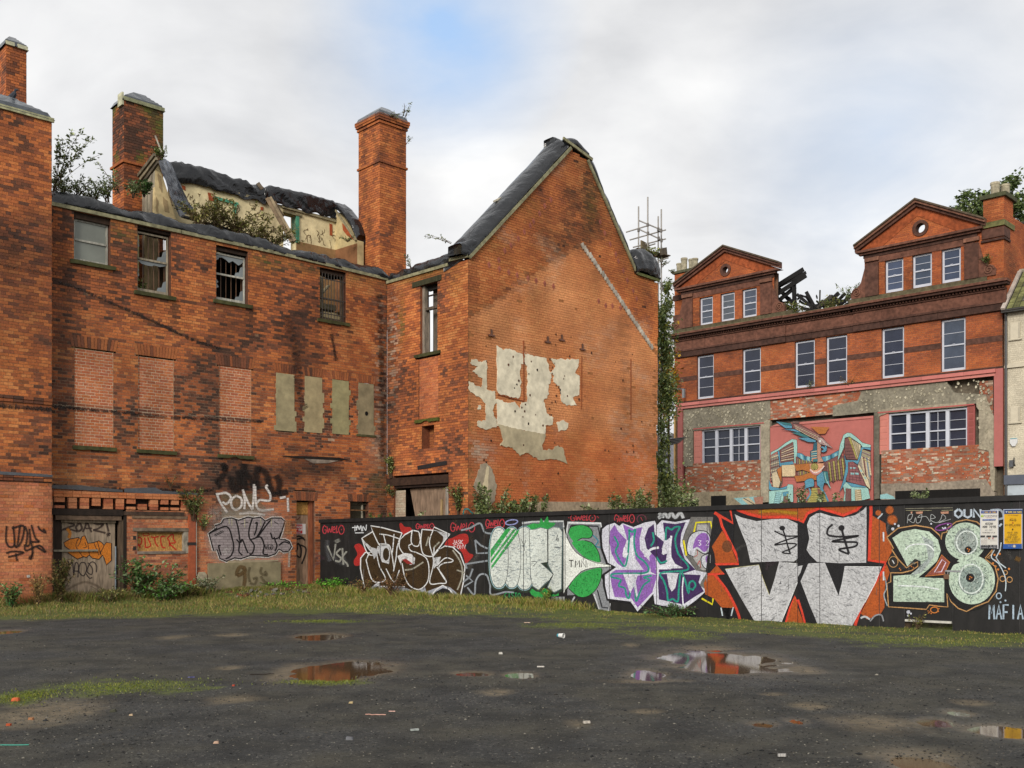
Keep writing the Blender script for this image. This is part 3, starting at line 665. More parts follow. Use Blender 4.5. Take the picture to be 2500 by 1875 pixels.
# timber battens that pin the sheets
def batten(p, q, w=.05, h=.09, c='#8d8a6c'):
    mb = MB(); mb.bar(p, q, w, h, hx(c, K)); return mb.obj('batten', 'longtimber', BD)
for a, b in ((-7.74, -4.4), (-4.38, -1.3), (-1.28, 2.41)): batten(A.P(a, 9.735, .03), A.P(b, 9.735 if b < 0 else 9.67, .03))
batten(B.P(0.02, 9.56, .03), B.P(2.98, 9.54, .03)); batten(B.P(3.05, 9.66, .03), B.P(3.86, 9.62, .03))
batten(Cw.P(0, 9.57, .05), Cw.P(4.22, 13.80, .05)); batten(Cw.P(3.85, 14.0, .06), Cw.P(5.2, 13.68, .06)); batten(Cw.P(5.0, 13.62, .05), Cw.P(6.06, 12.26, .05)); batten(Cw.P(6.07, 12.24, .05), Cw.P(7.45, 10.46, .05)); batten(Cw.P(7.47, 10.46, .05), Cw.P(8.64, 10.42, .05), c='#5c6138')
for z_, pl_ in ((11.62, PI_),): batten(pl_.P(-9.8, z_, .03), pl_.P(-7.76, z_, .03), h=.1, c='#a9a884')
fr, lf, _ = ch1; batten(fr.P(-.02, 13.77, .03), fr.P(1.15, 13.77, .03), h=.1, c='#8d8f70'); batten(lf.P(0, 13.77, .03), lf.P(.3, 13.77, .03), h=.35, c='#b9b89c')
fr, lf, _ = ch0; batten(fr.P(-.02, 14.92, .03), fr.P(.2, 14.92, .03), h=.1, c='#b9b89c'); batten(fr.P(.28, 14.92, .03), fr.P(.54, 14.92, .03), h=.1, c='#b9b89c')
# sills
def sill(pl, t0, t1, z, c='#4a4a2c', h=.09, o=.07, ragged=False):
    mb = MB(); n = 10; v = []
    for i in range(n + 1):
        t = t0 + (t1 - t0) * i / n; dz = (.03 * abs(nz(t * 6, z)) if not ragged else (.05 if i in (4, 5) else .01 * (i % 2)))
        v += [pl.P(t, z, -.2), pl.P(t, z + .01, o), pl.P(t, z - h + dz, o - .01), pl.P(t, z - h + dz, -.2)]
    f = [(i * 4 + k, i * 4 + (k + 1) % 4, (i + 1) * 4 + (k + 1) % 4, (i + 1) * 4 + k) for i in range(n) for k in range(4)] + [(0, 1, 2, 3), (n * 4 + 3, n * 4 + 2, n * 4 + 1, n * 4)]
    mb.add(v, f, hx(c, K)); return mb.obj('window_sill', 'stone', BD)
for a, b, c, d in WIN: sill(A, a - .1, b + .12, c)
for i, (a, b, c, d) in enumerate(BLI): sill(A, a - .05, b + .07, c, ragged=i == 2)
sill(B, 1.42, 2.62, 7.10); sill(B, 1.45, 2.58, 5.14, ragged=True, c='#555a26')
for a, b, c, d in REN[3:]: sill(A, a - .08, b + .08, c, h=.06, o=.03, c='#5a5a3c')

# rendered blind panels with toothed edges
def toothed(pl, a, b, z0, z1, seed, col, o0=-.03, o1=.012, name='render_panel', amt=.07):
    r = random.Random(seed); L = []; Rr = []; z = z0
    while z < z1 - .01:
        zn = min(z1, z + .15); low = (z - z0) < (z1 - z0) * .75
        dl = r.choice((0, 0, amt, .02)) if low else 0; dr = r.choice((0, 0, amt, .02)) if low else 0
        L += [(a - dl, z + .003), (a - dl, zn - .003)]; Rr += [(b + dr, z + .003), (b + dr, zn - .003)]; z = zn
    mb = MB(); pl.prism(mb, L + Rr[::-1], o0, o1, col); return mb.obj(name, 'plaster', BD)
RC = [hx(c, K) for c in ('#a39876', '#a89a76', '#a09a72', '#93896c')]
for i, (a, b, c, d) in enumerate(REN): toothed(A, a, b, c, d, 60 + i, RC[i])
mb = MB()
A.prism(mb, [(1.60 + .06 * math.cos(t * .6), 5.42 + .07 * math.sin(t * .6)) for t in range(10)], .013, .016, hx('#0d0b0a')); mb.obj('vent_hole', 'stone', BD)
# sash windows left in the rear wall
def sash(pl, a, b, z0, z1, parent, col, split, dep=.14, wide=.045, bars=(), panes=None, mid=.05, label=None, glass='#8b8f86', inset=0):
    mb = MB(); c = hx(col, K)
    pl.box(mb, a, a + wide, z0, z1, -dep - .04, -dep, c); pl.box(mb, b - wide, b, z0, z1, -dep - .04, -dep, c)
    pl.box(mb, a + wide, b - wide, z0, z0 + wide * 1.4, -dep - .04, -dep, c); pl.box(mb, a + wide, b - wide, z1 - wide, z1, -dep - .04, -dep, c)
    pl.box(mb, a + wide, b - wide, split - mid / 2, split + mid / 2, -dep - .04, -dep + .012, c)
    w = mb.obj('window', 'timber' if col != '#cfd3de' else 'white', parent, label=label)
    for gz in bars:
        g = MB(); pl.box(g, a + wide, b - wide, gz - .009, gz + .009, -dep - .03, -dep - .005, c); g.obj('glazing_bar', 'white', w)
    if panes:
        for p in panes:
            g = MB(); pl.prism(g, p, -dep - .026, -dep - .022, hx(glass, K)); g.obj('glass_pane' if len(panes) < 3 else 'broken_glass', 'glass', w)
    return w
a, b, c, d = WIN[0]
mb = MB(); A.box(mb, a, b, d - .16, d, -.16, -.05, hx('#3a2a1e', K)); mb.obj('lintel', 'timber', BD)
sash(A, a + .02, b - .02, c + .03, d - .16, BD, '#a9a79c', 9.02, dep=.12, panes=[[(a + .06, c + .08), (b - .06, c + .08), (b - .06, 9.0), (a + .06, 9.0)], [(a + .06, 9.04), (b - .06, 9.04), (b - .06, d - .2), (a + .06, d - .2)]], label='sash window with whole dusty grey panes', glass='#7f8379')
def shard(r, a, b, z0, z1, w, full):   # jagged pieces left round a broken pane
    out = []; top = [(a, z1)]; x = a
    while x < b - .05:
        x = min(b, x + r.uniform(.06, .16)); top.append((x, z1 - w * r.uniform(.35, 1.25)))
    if full: out.append(top + [(b, z1)])
    out.append([(b, z0), (b, z0 + .32), (b - .1, z0 + .26), (b - .14, z0 + .12), (b - .24, z0 + .1), (b - .28, z0)])
    zz_ = r.uniform(z0 + .2, z0 + .35); out.append([(a, zz_), (a + w * .7, zz_ + .07), (a + w * .25, zz_ + .15), (a + w * .6, zz_ + .2), (a, zz_ + .3)])
    return out
r = random.Random(5)
for i, sp in ((1, 8.86), (2, 8.86), (3, 8.75)):
    a, b, c, d = WIN[i]; sh = []
    if i < 3:
        for n0_, (z0, z1) in enumerate(((c + .12, sp - .03), (sp + .03, d - .19))): sh += shard(r, a + .05, b - .05, z0, z1, .15 if i == 2 else .09, n0_ == 1 and i == 2 or i == 1 and n0_ == 0)
        sash(A, a + .02, b - .02, c + .06, d - .14, BD, '#b5b2a6' if i == 2 else '#9b907c', sp, dep=.13, panes=sh, label='sash window with jagged broken glass' if i == 2 else 'tall sash window with most of its glass gone', glass='#7d8486')
    else:
        sash(A, a + .02, b - .02, c + .06, d - .05, BD, '#6b5a48', sp, dep=.16, label='window frame without glass')
    nb_ = 6 if i != 3 else 8
    for k in range(nb_):
        x = a + .1 + (b - a - .18) * k / (nb_ - 1); mb = MB(); dd = -.24 if i < 3 else -.03
        mb.tube([A.P(x, c + .02, dd), A.P(x, d - .1, dd)], .011, hx('#6b4a30' if i < 3 else '#3a342e', K), n=6); mb.obj('security_bar', 'metal', BD)
    if i == 3:
        for zq in (c + .2, 8.72, 9.3): mb = MB(); A.box(mb, a, b, zq - .012, zq + .012, -.045, -.02, hx('#3a342e', K)); mb.obj('security_bar', 'metal', BD)
    mb = MB(); A.box(mb, a, b, d - .1, d, -.2, -.06, hx('#32241a', K)); mb.obj('lintel', 'timber', BD)
mb = MB(); A.box(mb, -3.9, -1.8, 7.5, 9.4, -1.1, -1.0, hx('#15110e')); mb.obj('dark_window_backing', 'timber', BD)  # near-black sheet added so the broken window looks into painted shade
# window in wall B
a, b, c, d = WBH
mb = MB(); B.box(mb, 1.30, 2.66, 9.16, 9.32, -.1, .035, hx('#3b3a26', K)); mb.obj('lintel', 'timber', BD)
mb = MB(); B.box(mb, a, a + .10, c, d, -.2, -.08, hx('#8d8274', K)); B.box(mb, b - .05, b, c, d, -.2, -.1, hx('#6b6258', K)); B.box(mb, a + .1, b - .05, 8.42, 8.5, -.2, -.1, hx('#5d5348', K)); B.box(mb, a + .1, a + .17, c, 8.42, -.24, -.2, hx('#776d61', K)); B.box(mb, a + .1, b - .05, 8.86, 8.9, -.26, -.22, hx('#3d2f26', K)); B.box(mb, a + .1, b - .05, 9.02, 9.16, -.3, -.2, hx('#2d2a28', K)); mb.obj('window', 'timber', BD, label='empty grey window frame with sky showing through')
mb = MB(); B.box(mb, a + .1, b + .3, 7.9, 8.35, -.85, -.8, hx('#4a3a2e', K)); mb.obj('inner_wall', 'timber', BD)
mb = MB(); B.box(mb, a - .1, b + .3, 8.62, 8.84, -.95, -.9, hx('#5a3f30', K)); mb.obj('roof_beam', 'timber', BD)
mb = MB(); B.box(mb, a + .05, a + .42, c, 9.15, -.5, -.45, hx('#6b6156', K)); mb.obj('wall_board', 'timber', BD)
mb = MB(); B.prism(mb, [(a + .1, c), (b, c), (b, c + .62), (a + .3, c + .95), (a + .1, c + .9)], -.7, -.66, hx('#565c66', .8)); mb.obj('sheet', 'plaster', BD)
# interior: inner long wall, floors, an added shade deck and boards behind the openings
mb = MB()
A2.box(mb, -9, -3.6, -.2, 9.9, -.3, 0, hx('#b09c70', K)); A2.box(mb, -3.6, 3.3, -.2, 8.98, -.3, 0, hx('#c2b28a', K)); mb.obj('inner_wall', 'plaster', BD)
mb = MB(); A.box(mb, -4.2, -1.5, 9.4, 9.5, -2.4, -.36, hx('#4a3a2c', K)); A.box(mb, -7.7, 2.2, 7.35, 7.5, -2.45, -.34, hx('#3b3028', K)); A.box(mb, -7.7, 2.2, 3.0, 3.2, -2.45, -.34, hx('#3b3028', K)); A.box(mb, -4.15, -4.0, 3.2, 9.6, -2.4, -.34, hx('#5a4a38', K)); A.box(mb, -1.6, -1.45, 3.2, 9.6, -2.4, -.34, hx('#6a5a44', K)); mb.obj('floors_and_shade_deck', 'timber', BD)  # floors plus an unseen roof deck added to keep these rooms dark
for k, (x, w, cc) in enumerate(((-5.05, .16, '#a8926c'), (-4.88, .2, '#b39d78'), (-5.35, .12, '#7b6a52'), (.42, .14, '#8d7f66'))):
    mb = MB(); A.box(mb, x, x + w, 7.6, 9.7, -.75 - .02 * k, -.7 - .02 * k, hx(cc, K)); mb.obj('wall_board', 'timber', BD)
mb = MB(); mb.bar(A.P(.0, 8.5, -.7), A.P(.9, 9.4, -1.0), .12, .04, hx('#a99c7c', K)); A.box(mb, 0, .9, 8.55, 8.72, -.9, -.6, hx('#8d8368', K)); mb.obj('fallen_plaster', 'plaster', BD)
# exposed upper inner wall with cream plaster, green frame and its sheets
CR = hx('#dccda2', K * 1.1); CR2 = hx('#b7a27a', K)
def q2(*pts): return [A2.h(*p) for p in pts]
tR = A2.h(819)[0]; dk0, dk1 = A2.h(692)[0], A2.h(722)[0]; zt = A2.h(642, 489)[1]; zd = A2.h(735, 591)[1]
iw = MB(); A2.prism(iw, [(-3.45, 9.0), (-3.45, zt + .02), (dk0, zt), (dk0, 9.0)], -.3, 0, CR); iw.obj('inner_wall', 'plaster', BD, label='cream plastered upper wall exposed above the parapet')
iw = MB(); A2.prism(iw, [(dk1, 9.0), (dk1, zt), (tR, zt), (tR, 9.0)], -.3, 0, CR); A2.prism(iw, [(dk0, zt - .22), (dk1, zt - .22), (dk1, zt), (dk0, zt)], -.28, -.01, CR2); inr = iw.obj('inner_wall', 'plaster', BD, label='cream wall right of the green door post')
iw = MB(); A2.prism(iw, [(dk1 + .02, 9.0), (tR, 9.0), (tR, zd), (dk1 + .02, zd)], .0, .012, hx('#9c7a52', K)); iw.obj('brown_dado', 'plaster', BD)
rw = PL(tuple(A2.P(tR, 0))[:2], (nA[0], nA[1]), (-dA[0], -dA[1]))
r0_, r1_ = rw.h(819, 520), rw.h(872, 588)
iw = MB(); rw.prism(iw, [(-.3, 9.0), (-.3, r0_[1] + .1), (0, r0_[1] + .05), (r1_[0] * .5, (r0_[1] + r1_[1]) / 2 + .12), r1_, (r1_[0], 9.0)], -.25, 0, hx('#c4b284', K)); iw.obj('inner_wall', 'plaster', BD)
iw = MB(); rw.prism(iw, [(0, 9.0), (r1_[0], 9.0), (r1_[0], rw.h(872, 594)[1]), (0, zd)], .0, .012, hx('#8a6040', K)); iw.obj('brown_dado', 'plaster', BD)
iw = MB(); rw.prism(iw, [rw.h(836, 545), rw.h(866, 580), rw.h(868, 588), rw.h(848, 575), rw.h(838, 562)], .0, .014, hx('#a5532f', K)); iw.obj('bare_brick_patch', 'mortar', BD)
for p_ in ([(443, 452), (452, 455), (453, 466), (446, 462)], [(507, 470), (520, 473), (522, 492), (510, 489)], [(804, 546), (811, 548), (811, 576), (805, 574)], [(636, 505), (643, 506), (642, 514), (636, 513)], [(560, 486), (566, 488), (566, 494), (560, 493)]):
    ex = MB(); A2.prism(ex, q2(*p_), .0, .014, hx('#a5532f', K)); ex.obj('bare_brick_patch', 'mortar', BD)
cracks = MB(); r = random.Random(61)
for k in range(26):
    px = r.uniform(742, 812) if k < 16 else r.uniform(445, 640); py = r.uniform(550, 588) if k < 16 else 445 + (px - 445) * .24 + r.uniform(8, 35)
    a_ = A2.h(px, py); q_ = [a_]
    for j in range(4): q_.append((q_[-1][0] + r.uniform(-.08, .1), q_[-1][1] + r.uniform(-.12, .05)))
    for b0_, b1_ in zip(q_, q_[1:]): cracks.bar(A2.P(*b0_, .006), A2.P(*b1_, .006), .006, r.uniform(.008, .02), hx('#6b5436', K))
cracks.obj('plaster_cracks', 'plaster', BD, kind='stuff')
iw = MB(); A2.prism(iw, q2((440, 434), (642, 487), (642, 493), (440, 440)), .0, .07, hx('#8d8468', K)); iw.obj('wall_plate', 'longtimber', BD)
iw = MB(); A2.prism(iw, q2((686, 501), (819, 538), (819, 544), (686, 507)), .0, .07, hx('#8d8468', K)); iw.obj('wall_plate', 'longtimber', BD)
GR = hx('#4f9578', K)
for p_ in ([(523, 480), (580, 496), (580, 502), (523, 487)], [(523, 480), (529, 482), (529, 512), (523, 510)], [(570, 495), (576, 497), (574, 522), (568, 520)]):
    gf = MB(); A2.prism(gf, q2(*p_), .015, .06, GR); gf.obj('door_frame', 'timber', BD, label='green painted frame on the cream wall')
gf = MB(); A2.prism(gf, q2((722, 528), (729, 530), (729, 594), (722, 592)), -.25, .05, GR); gf.obj('door_post', 'timber', BD, label='green door post')
gf = MB(); A2.prism(gf, q2((690, 514), (736, 526), (736, 531), (690, 519)), .0, .06, hx('#7d7458', K)); gf.obj('door_head', 'longtimber', BD)
gf = MB(); A2.box(gf, dk0 - .3, dk1 + .3, 9.6, zt - .5, -1.3, -1.25, hx('#c9a85c', K)); gf.obj('inner_wall', 'plaster', BD)
o1 = 1.15
cA = A2.off(0); 
def h1(px, py): return PL(tuple(A2.P(0, 0, o1))[:2], dA, nA).h(px, py)
A3 = PL(tuple(A2.P(0, 0, o1))[:2], dA, nA)
iw = MB(); A3.prism(iw, [A3.h(376, 540), A3.h(379, 414), A3.h(388, 398), A3.h(400, 440), A3.h(430, 535)], -.12, 0, hx('#cdb88a', K)); iw.obj('cross_wall', 'plaster', BD, label='peeling cream wall end below the blue black sheet')
for p_ in ([(384, 420), (392, 430), (396, 470), (388, 455)], [(396, 480), (408, 490), (414, 520), (402, 515)], [(381, 480), (386, 490), (386, 520), (381, 515)]):
    iw = MB(); A3.prism(iw, rough([A3.h(*q_) for q_ in p_], 5, .03), 0, .01, hx('#a08a66', K)); iw.obj('peeled_patch', 'plaster', BD)
tc_ = A3.h(378)[0]; g3 = A3.P(tc_, 0, 0); GW3 = PL((g3.x, g3.y), (-nA[0], -nA[1]), (-dA[0], -dA[1]))
x0_ = GW3.h(338)[0]; nb2 = 7
for k in range(nb2):
    a_, b_ = x0_ * k / nb2, x0_ * (k + 1) / nb2; top = lambda t_: GW3.h(378, 416)[1] + (GW3.h(338, 466)[1] - GW3.h(378, 416)[1]) * t_ / x0_
    iw = MB(); GW3.prism(iw, [(a_ + .01, 9.0), (b_ - .01, 9.0), (b_ - .01, top(b_)), (a_ + .01, top(a_))], -.05, .01 * (k % 2), hx(('#9a927f', '#857c6c', '#a39a86')[k % 3], K)); iw.obj('wall_board', 'timber', BD)
for k in range(3):
    p_, q_ = GW3.h(324 + k * 6, 462 + 3 * k), GW3.h(388, 380 + 8 * k)
    iw = MB(); iw.bar(GW3.P(*p_, .12 - .05 * k), GW3.P(*q_, .12 - .05 * k), .06, .09, hx(('#6b6250', '#8a7f68', '#5a5244')[k], K)); iw.obj('rafter', 'longtimber', BD)
def drape(name, L, Rr, seed, label=None, n=34, m=12, amp=.06):
    V = []; Fq = []
    def at_(P_, u): f = u * (len(P_) - 1); j = min(len(P_) - 2, int(f)); return Vector(P_[j]).lerp(Vector(P_[j + 1]), f - j)
    for i in range(n + 1):
        for k in range(m + 1):
            u, v = i / n, k / m; p_ = at_(L, u).lerp(at_(Rr, u), v); f = 1 - 2.4 * abs(nz(u * 2.2 + v * 1.5, v * 3.5, seed)) - .9 * abs(nz(u * 5, v * 6, seed + 2))
            V.append(tuple(p_ + nC * amp * f * min(1, 1.4 * u + .3) + Vector((0, 0, .08 * math.sin(math.pi * v)))))
    for i in range(n):
        for k in range(m): a = i * (m + 1) + k; Fq.append((a, a + 1, a + m + 2, a + m + 1))
    return mesh_obj(name, V, Fq, M['tarp'], BD, C=[hx('#3c4450', .75)] * len(Fq), smooth=True, label=label)
def at3(px, py, o): p_ = PL(tuple(A2.P(0, 0, o))[:2], dA, nA); t_, z_ = p_.h(px, py); return p_.P(t_, z_, 0)
drape('tarpaulin', [at3(386, 392, 1.2), at3(398, 430, 1.2), at3(414, 480, 1.22), at3(436, 532, 1.25)], [at3(416, 397, .4), at3(436, 440, .45), at3(456, 490, .5), at3(480, 528, .6)], 3, 'blue black sheet hanging down the cross wall', amp=.09)
def tp(pts, o=.08): return [at3(x, y, o) for x, y in pts]
tarp('tarpaulin', tp([(410, 398), (425, 404), (494, 420), (573, 444), (648, 466)]), bk_ * .4, .14, 37, amp=.075, hang=.44, step=.05, hu=.5, lumpk=.6)
tarp('tarpaulin', tp([(648, 467), (680, 470), (740, 484), (822, 505)]), bk_ * .4, .16, 39, amp=.085, hang=.42, step=.05, hu=.5, lumpk=.6)
rt_ = lambda px, py: rw.P(*rw.h(px, py), .0)
tarp('tarpaulin', [rt_(814, 500), rt_(835, 515), rt_(856, 545), rt_(871, 578)], Vector((dA[0], dA[1], 0)) * .5, .16, 41, amp=.05, hang=.1, step=.05)
iw = MB(); iw.bar(rw.P(*rw.h(817, 506), .05), rw.P(*rw.h(872, 588), .05), .05, .05, hx('#8d8468', K)); iw.obj('batten', 'longtimber', BD)
for k, (p_, q_) in enumerate((((652, 484), (712, 590)), ((659, 482), (720, 588)), ((668, 492), (690, 530)), ((629, 447), (640, 462)))):
    mb = MB(); mb.bar(at3(*p_, .35), at3(*q_, .9 if k < 2 else .4), .07, .11, hx(('#7d6b55', '#94846a', '#6b5a48', '#6b5f50')[k], K)); mb.obj('fallen_rafter', 'longtimber', BD)
for k in range(6):
    mb = MB(); mb.bar(at3(445 + k * 30, 528 + k * 9, 1.4), at3(490 + k * 32, 541 + k * 9, 1.3), .12, .05, hx(('#3a3a3c', '#7a6a54', '#5a5046')[k % 3], K)); mb.obj('fallen_board', 'longtimber', BD)
mb = MB(); mb.tube([at3(397, 378, 1.0), at3(379, 331, 1.0)], .022, hx('#b9b3a4', K), n=6); mb.obj('loose_pole', 'timber', BD)
tarp('tarpaulin', [A.P(-7.7, 10.05, -1.6), A.P(-6.3, 10.1, -1.6), A.P(-5.0, 10.1, -1.6)], bk_ * .5, .18, 43, amp=.07, hang=.1)
mb = MB(); A.box(mb, -7.7, -4.8, 8.8, 10.1, -2.0, -1.65, hx('#b3ab7a', K)); mb.obj('inner_wall', 'plaster', BD)
(ta_, za_), (tb_, zb_) = Cw.off(-.55).h(1205, 492), Cw.off(-.35).h(1249, 471)
mb = MB(); mb.bar(Cw.P(ta_, za_, -.55), Cw.P(tb_, zb_, -.35), .05, .05, hx('#c9c2ae', K)); mb.obj('batten', 'longtimber', BD)

# doorway with rotten frame and board, far left
DK = hx('#33271f', K); GT = hx('#7a6a58', K)
mb = MB(); A.box(mb, -7.7, -5.95, 2.18, 2.335, -.12, .05, hx('#2b211b', K)); A.box(mb, -7.6, -5.98, 2.06, 2.17, -.1, .03, hx('#6a5646', K)); mb.obj('door_lintel', 'longtimber', BD)
mb = MB(); A.box(mb, -5.94, -4.3, 2.2, 2.3, -.1, .03, hx('#4b3a2f', K)); A.box(mb, -5.7, -4.2, 2.12, 2.19, -.1, .02, hx('#7a6450', K)); mb.obj('door_lintel', 'longtimber', BD)
mb = MB(); A.box(mb, -7.64, -7.42, -.1, 2.08, -.2, -.06, DK); A.box(mb, -6.02, -5.92, -.1, 2.08, -.16, -.0, hx('#584839', K)); A.box(mb, -5.915, -5.84, -.1, 2.2, -.14, .01, hx('#2d231c', K)); A.box(mb, -7.45, -6.1, 2.0, 2.06, -.14, -.03, GT); mb.obj('door_frame', 'timber', BD, label='rotten black and grey door frame')
mb = MB(); A.box(mb, -7.46, -6.1, .1, 2.0, -.11, -.09, hx('#9a8874', K)); dboard = mb.obj('door_board', 'timber', BD, label='grey brown board closing the left doorway, sprayed in black and orange')
mb = MB(); A.box(mb, -7.62, -6.55, 1.28, 1.33, -.085, -.03, hx('#8d8574', K)); mb.obj('cross_bar', 'longtimber', BD)
mb = MB(); mb.tube([A.P(-6.1, .3, -.05), A.P(-6.1, 1.4, -.05)], .018, hx('#7d8790', K), n=6); mb.obj('conduit', 'metal', BD)
mb = MB(); A.box(mb, -7.7, -5.8, -.3, 2.4, -.36, -.3, hx('#0c0a09')); mb.obj('dark_door_backing', 'timber', BD)  # near-black panel, the shade behind the door put into its colour
mb = MB(); A.box(mb, -.9, -.15, -.3, 2.75, -.36, -.3, hx('#0c0a09')); mb.obj('dark_door_backing', 'timber', BD)
# boarded window
a, b, c, d = WINB
mb = MB(); A.box(mb, a + .02, b - .02, c + .02, d - .02, -.12, -.1, hx('#c08f4f', K)); osbw = mb.obj('window_board', 'osb', BD, label='yellow strand board in the low window, sprayed with red letters')
mb = MB(); A.box(mb, a - .12, b + .12, d - .01, d + .075, -.12, .035, hx('#77695a', K)); A.box(mb, a - .02, a + .02, c, d - .01, -.12, -.02, hx('#8b7c69', K)); A.box(mb, b - .02, b + .14, c - .04, d - .01, -.1, .012, hx('#9a9384', K)); A.box(mb, a, b, c - .05, c + .015, -.12, .03, hx('#80756a', K)); A.box(mb, a + .02, b - .02, d - .06, d - .015, -.1, -.04, hx('#8f6f48', K)); mb.obj('window_frame', 'longtimber', BD)
for zq in (1.62, 1.35): 
    mb = MB(); A.box(mb, a - .11, a - .03, zq - .05, zq + .05, -.1, .004, hx('#16110e')); mb.obj('bracket_socket', 'metal', BD)
# down pipe chase: red boxed pipe and pier right of the low window
mb = MB(); A.box(mb, -4.17, -3.99, .35, 2.25, .0, .06, hx('#a4522f', K)); A.box(mb, -4.18, -3.98, .28, .35, .0, .07, hx('#1b1411')); A.box(mb, -4.20, -3.98, 1.42, 1.5, .0, .065, hx('#1b1411')); mb.obj('boxed_pipe', 'metal', BD)
mb = MB(); A.prism(mb, [(-3.93, -.1), (-3.66, -.1), (-3.66, .62), (-3.72, .7), (-3.87, .7), (-3.93, .62)], 0, .05, hx('#a89c84', K)); mb.obj('pier_base', 'concrete', BD)
mb = MB(); mb.tube([A.P(-3.96, .6, .05), A.P(-3.96, 2.1, .05)], .012, hx('#8d8177', K), n=5); mb.obj('cable', 'metal', BD)
# rendered plinth
mb = MB(); A.prism(mb, [(-3.62, -.15), (-1.40, -.15), (-1.40, .93), (-2.2, .94), (-3.0, .93), (-3.62, .93)], -.05, .05, hx('#8f8468', K)); A.prism(mb, [(-3.05, .93), (-2.1, .93), (-1.45, .95), (-1.5, .99), (-2.4, 1.0), (-3.0, .99)], 0, .04, hx('#a5967c', K)); plinth = mb.obj('plinth', 'plaster', BD, label='cement rendered plinth with green damp at its foot')
mb = MB(); A.prism(mb, [(-3.2, 2.35), (-2.1, 2.35), (-2.2, 2.0), (-3.15, 2.02)], 0, .013, hx('#a08a6c', K)); A.prism(mb, [(-3.3, 1.95), (-2.2, 1.95), (-2.2, 1.02), (-3.3, 1.05)], 0, .010, hx('#9a8c80', K)); mb.obj('render_patch', 'plaster', BD)
# second door with strand board, notice
a, b, c, d = DOORB
mb = MB(); A.box(mb, a, -.36, 2.30, 2.66, -.2, -.18, hx('#b98a4a', K)); mb.obj('transom_board', 'osb', BD)
mb = MB(); A.box(mb, a, -.37, .05, 2.28, -.2, -.17, hx('#9c7f68', K)); door2 = mb.obj('door', 'timber', BD, label='narrow brown door with a strand board above')
mb = MB(); A.box(mb, -.36, -.25, .05, 2.7, -.24, -.1, hx('#8a4f34', K)); mb.obj('door_frame', 'timber', BD)
a, b, c, d = WINS
mb = MB(); A.box(mb, a, b, c, d, -.2, -.18, hx('#3a3a30', K)); mb.obj('window_board', 'glass', BD)
mb = MB(); A.box(mb, b - .16, b - .13, c, d - .05, -.18, -.12, hx('#a39c8a', K)); A.box(mb, a, b, d - .09, d - .04, -.18, -.12, hx('#55503e', K)); A.box(mb, a - .1, b + .1, 2.44, 2.475, -.06, -.03, hx('#7a5636', K)); mb.obj('window_frame', 'longtimber', BD)
# doorway in wall B: timber lintel, leaning boards, whitewashed pier
mb = MB(); B.box(mb, .0, 2.98, 3.22, 3.46, -.22, .02, hx('#3c2a20', K)); B.box(mb, .1, 2.95, 3.14, 3.22, -.2, -.04, hx('#2a1d17', K)); mb.obj('door_lintel', 'longtimber', BD)
mb = MB(); B.prism(mb, [(.9, 3.12), (2.72, 3.14), (2.72, 1.0), (1.55, 1.0)], -.26, -.2, hx('#8b7562', K)); mb.obj('leaning_board', 'timber', BD)
mb = MB(); B.box(mb, 2.74, 2.86, 1.0, 3.1, -.2, -.08, hx('#9a938a', K)); B.box(mb, 2.42, 2.5, 1.5, 2.75, -.19, -.15, hx('#a68d66', K)); mb.obj('door_frame', 'timber', BD)
for bx in ((-2.5, 3.6, -.2, 3.4, -1.3, -1.2), (-2.5, 3.6, 3.5, 3.6, -1.3, -.34), (3.0, 3.1, -.2, 3.6, -1.3, -.34)):  # near-black boxes added as the dark room, its shade put into their colour
    mb = MB(); B.box(mb, *bx, hx('#0a0908')); mb.obj('dark_door_backing', 'timber', BD)
mb = MB(); B.box(mb, -.02, .35, -.2, 3.5, -1.2, -.34, hx('#2a1f19', K)); mb.obj('dark_door_backing', 'timber', BD)
wf = Bricks(); wf.wall(B, [(.35, -.2), (.86, -.2), (.86, 3.1), (.35, 3.1)], [], lambda t, z, r: lerp(hx('#b8ad98', K), BRI[3], r.uniform(0, .35)), lambda t, z: hx('#948872', K), o=-.06, seed=71, back=0); wfo = wf.mortar('whitewashed_pier', BD); wf.build(wfo)
mb = MB(); mb.bar(B.P(1.55, 3.72, .01), B.P(2.9, 3.80, .01), .03, .12, hx('#26272a', K)); mb.obj('damp_strip', 'lead', BD)
# lead and felt strips on the rear wall
mb = MB(); A.prism(mb, [(-7.68, 2.82), (-5.95, 2.78), (-5.95, 2.84), (-7.0, 2.92), (-7.68, 2.9)], .0, .03, hx('#4b4a4c', K)); A.prism(mb, [(-5.9, 2.78), (-3.9, 2.74), (-3.9, 2.82), (-4.9, 2.85), (-5.1, 2.93), (-5.9, 2.88)], 0, .03, hx('#4f5258', K)); mb.obj('lead_flashing', 'lead', BD)
mb = MB(); PI_.prism(mb, [(-9.8, 3.1), (-7.8, 3.07), (-7.8, 3.13), (-9.8, 3.18)], .045, .055, hx('#55585e', K)); mb.obj('lead_flashing', 'lead', BD)
mb = MB(); A.prism(mb, [(-1.35, 3.96), (-.6, 4.0), (.6, 4.02), (.95, 3.97), (.5, 3.93), (-.3, 3.93), (-.9, 3.92)], 0, .02, hx('#231d1a', K)); A.prism(mb, [(-.6, 3.92), (.6, 3.93), (.2, 3.83), (-.3, 3.8)], 0, .015, hx('#8c8074', K)); mb.obj('cornice_remnant', 'stone', BD)

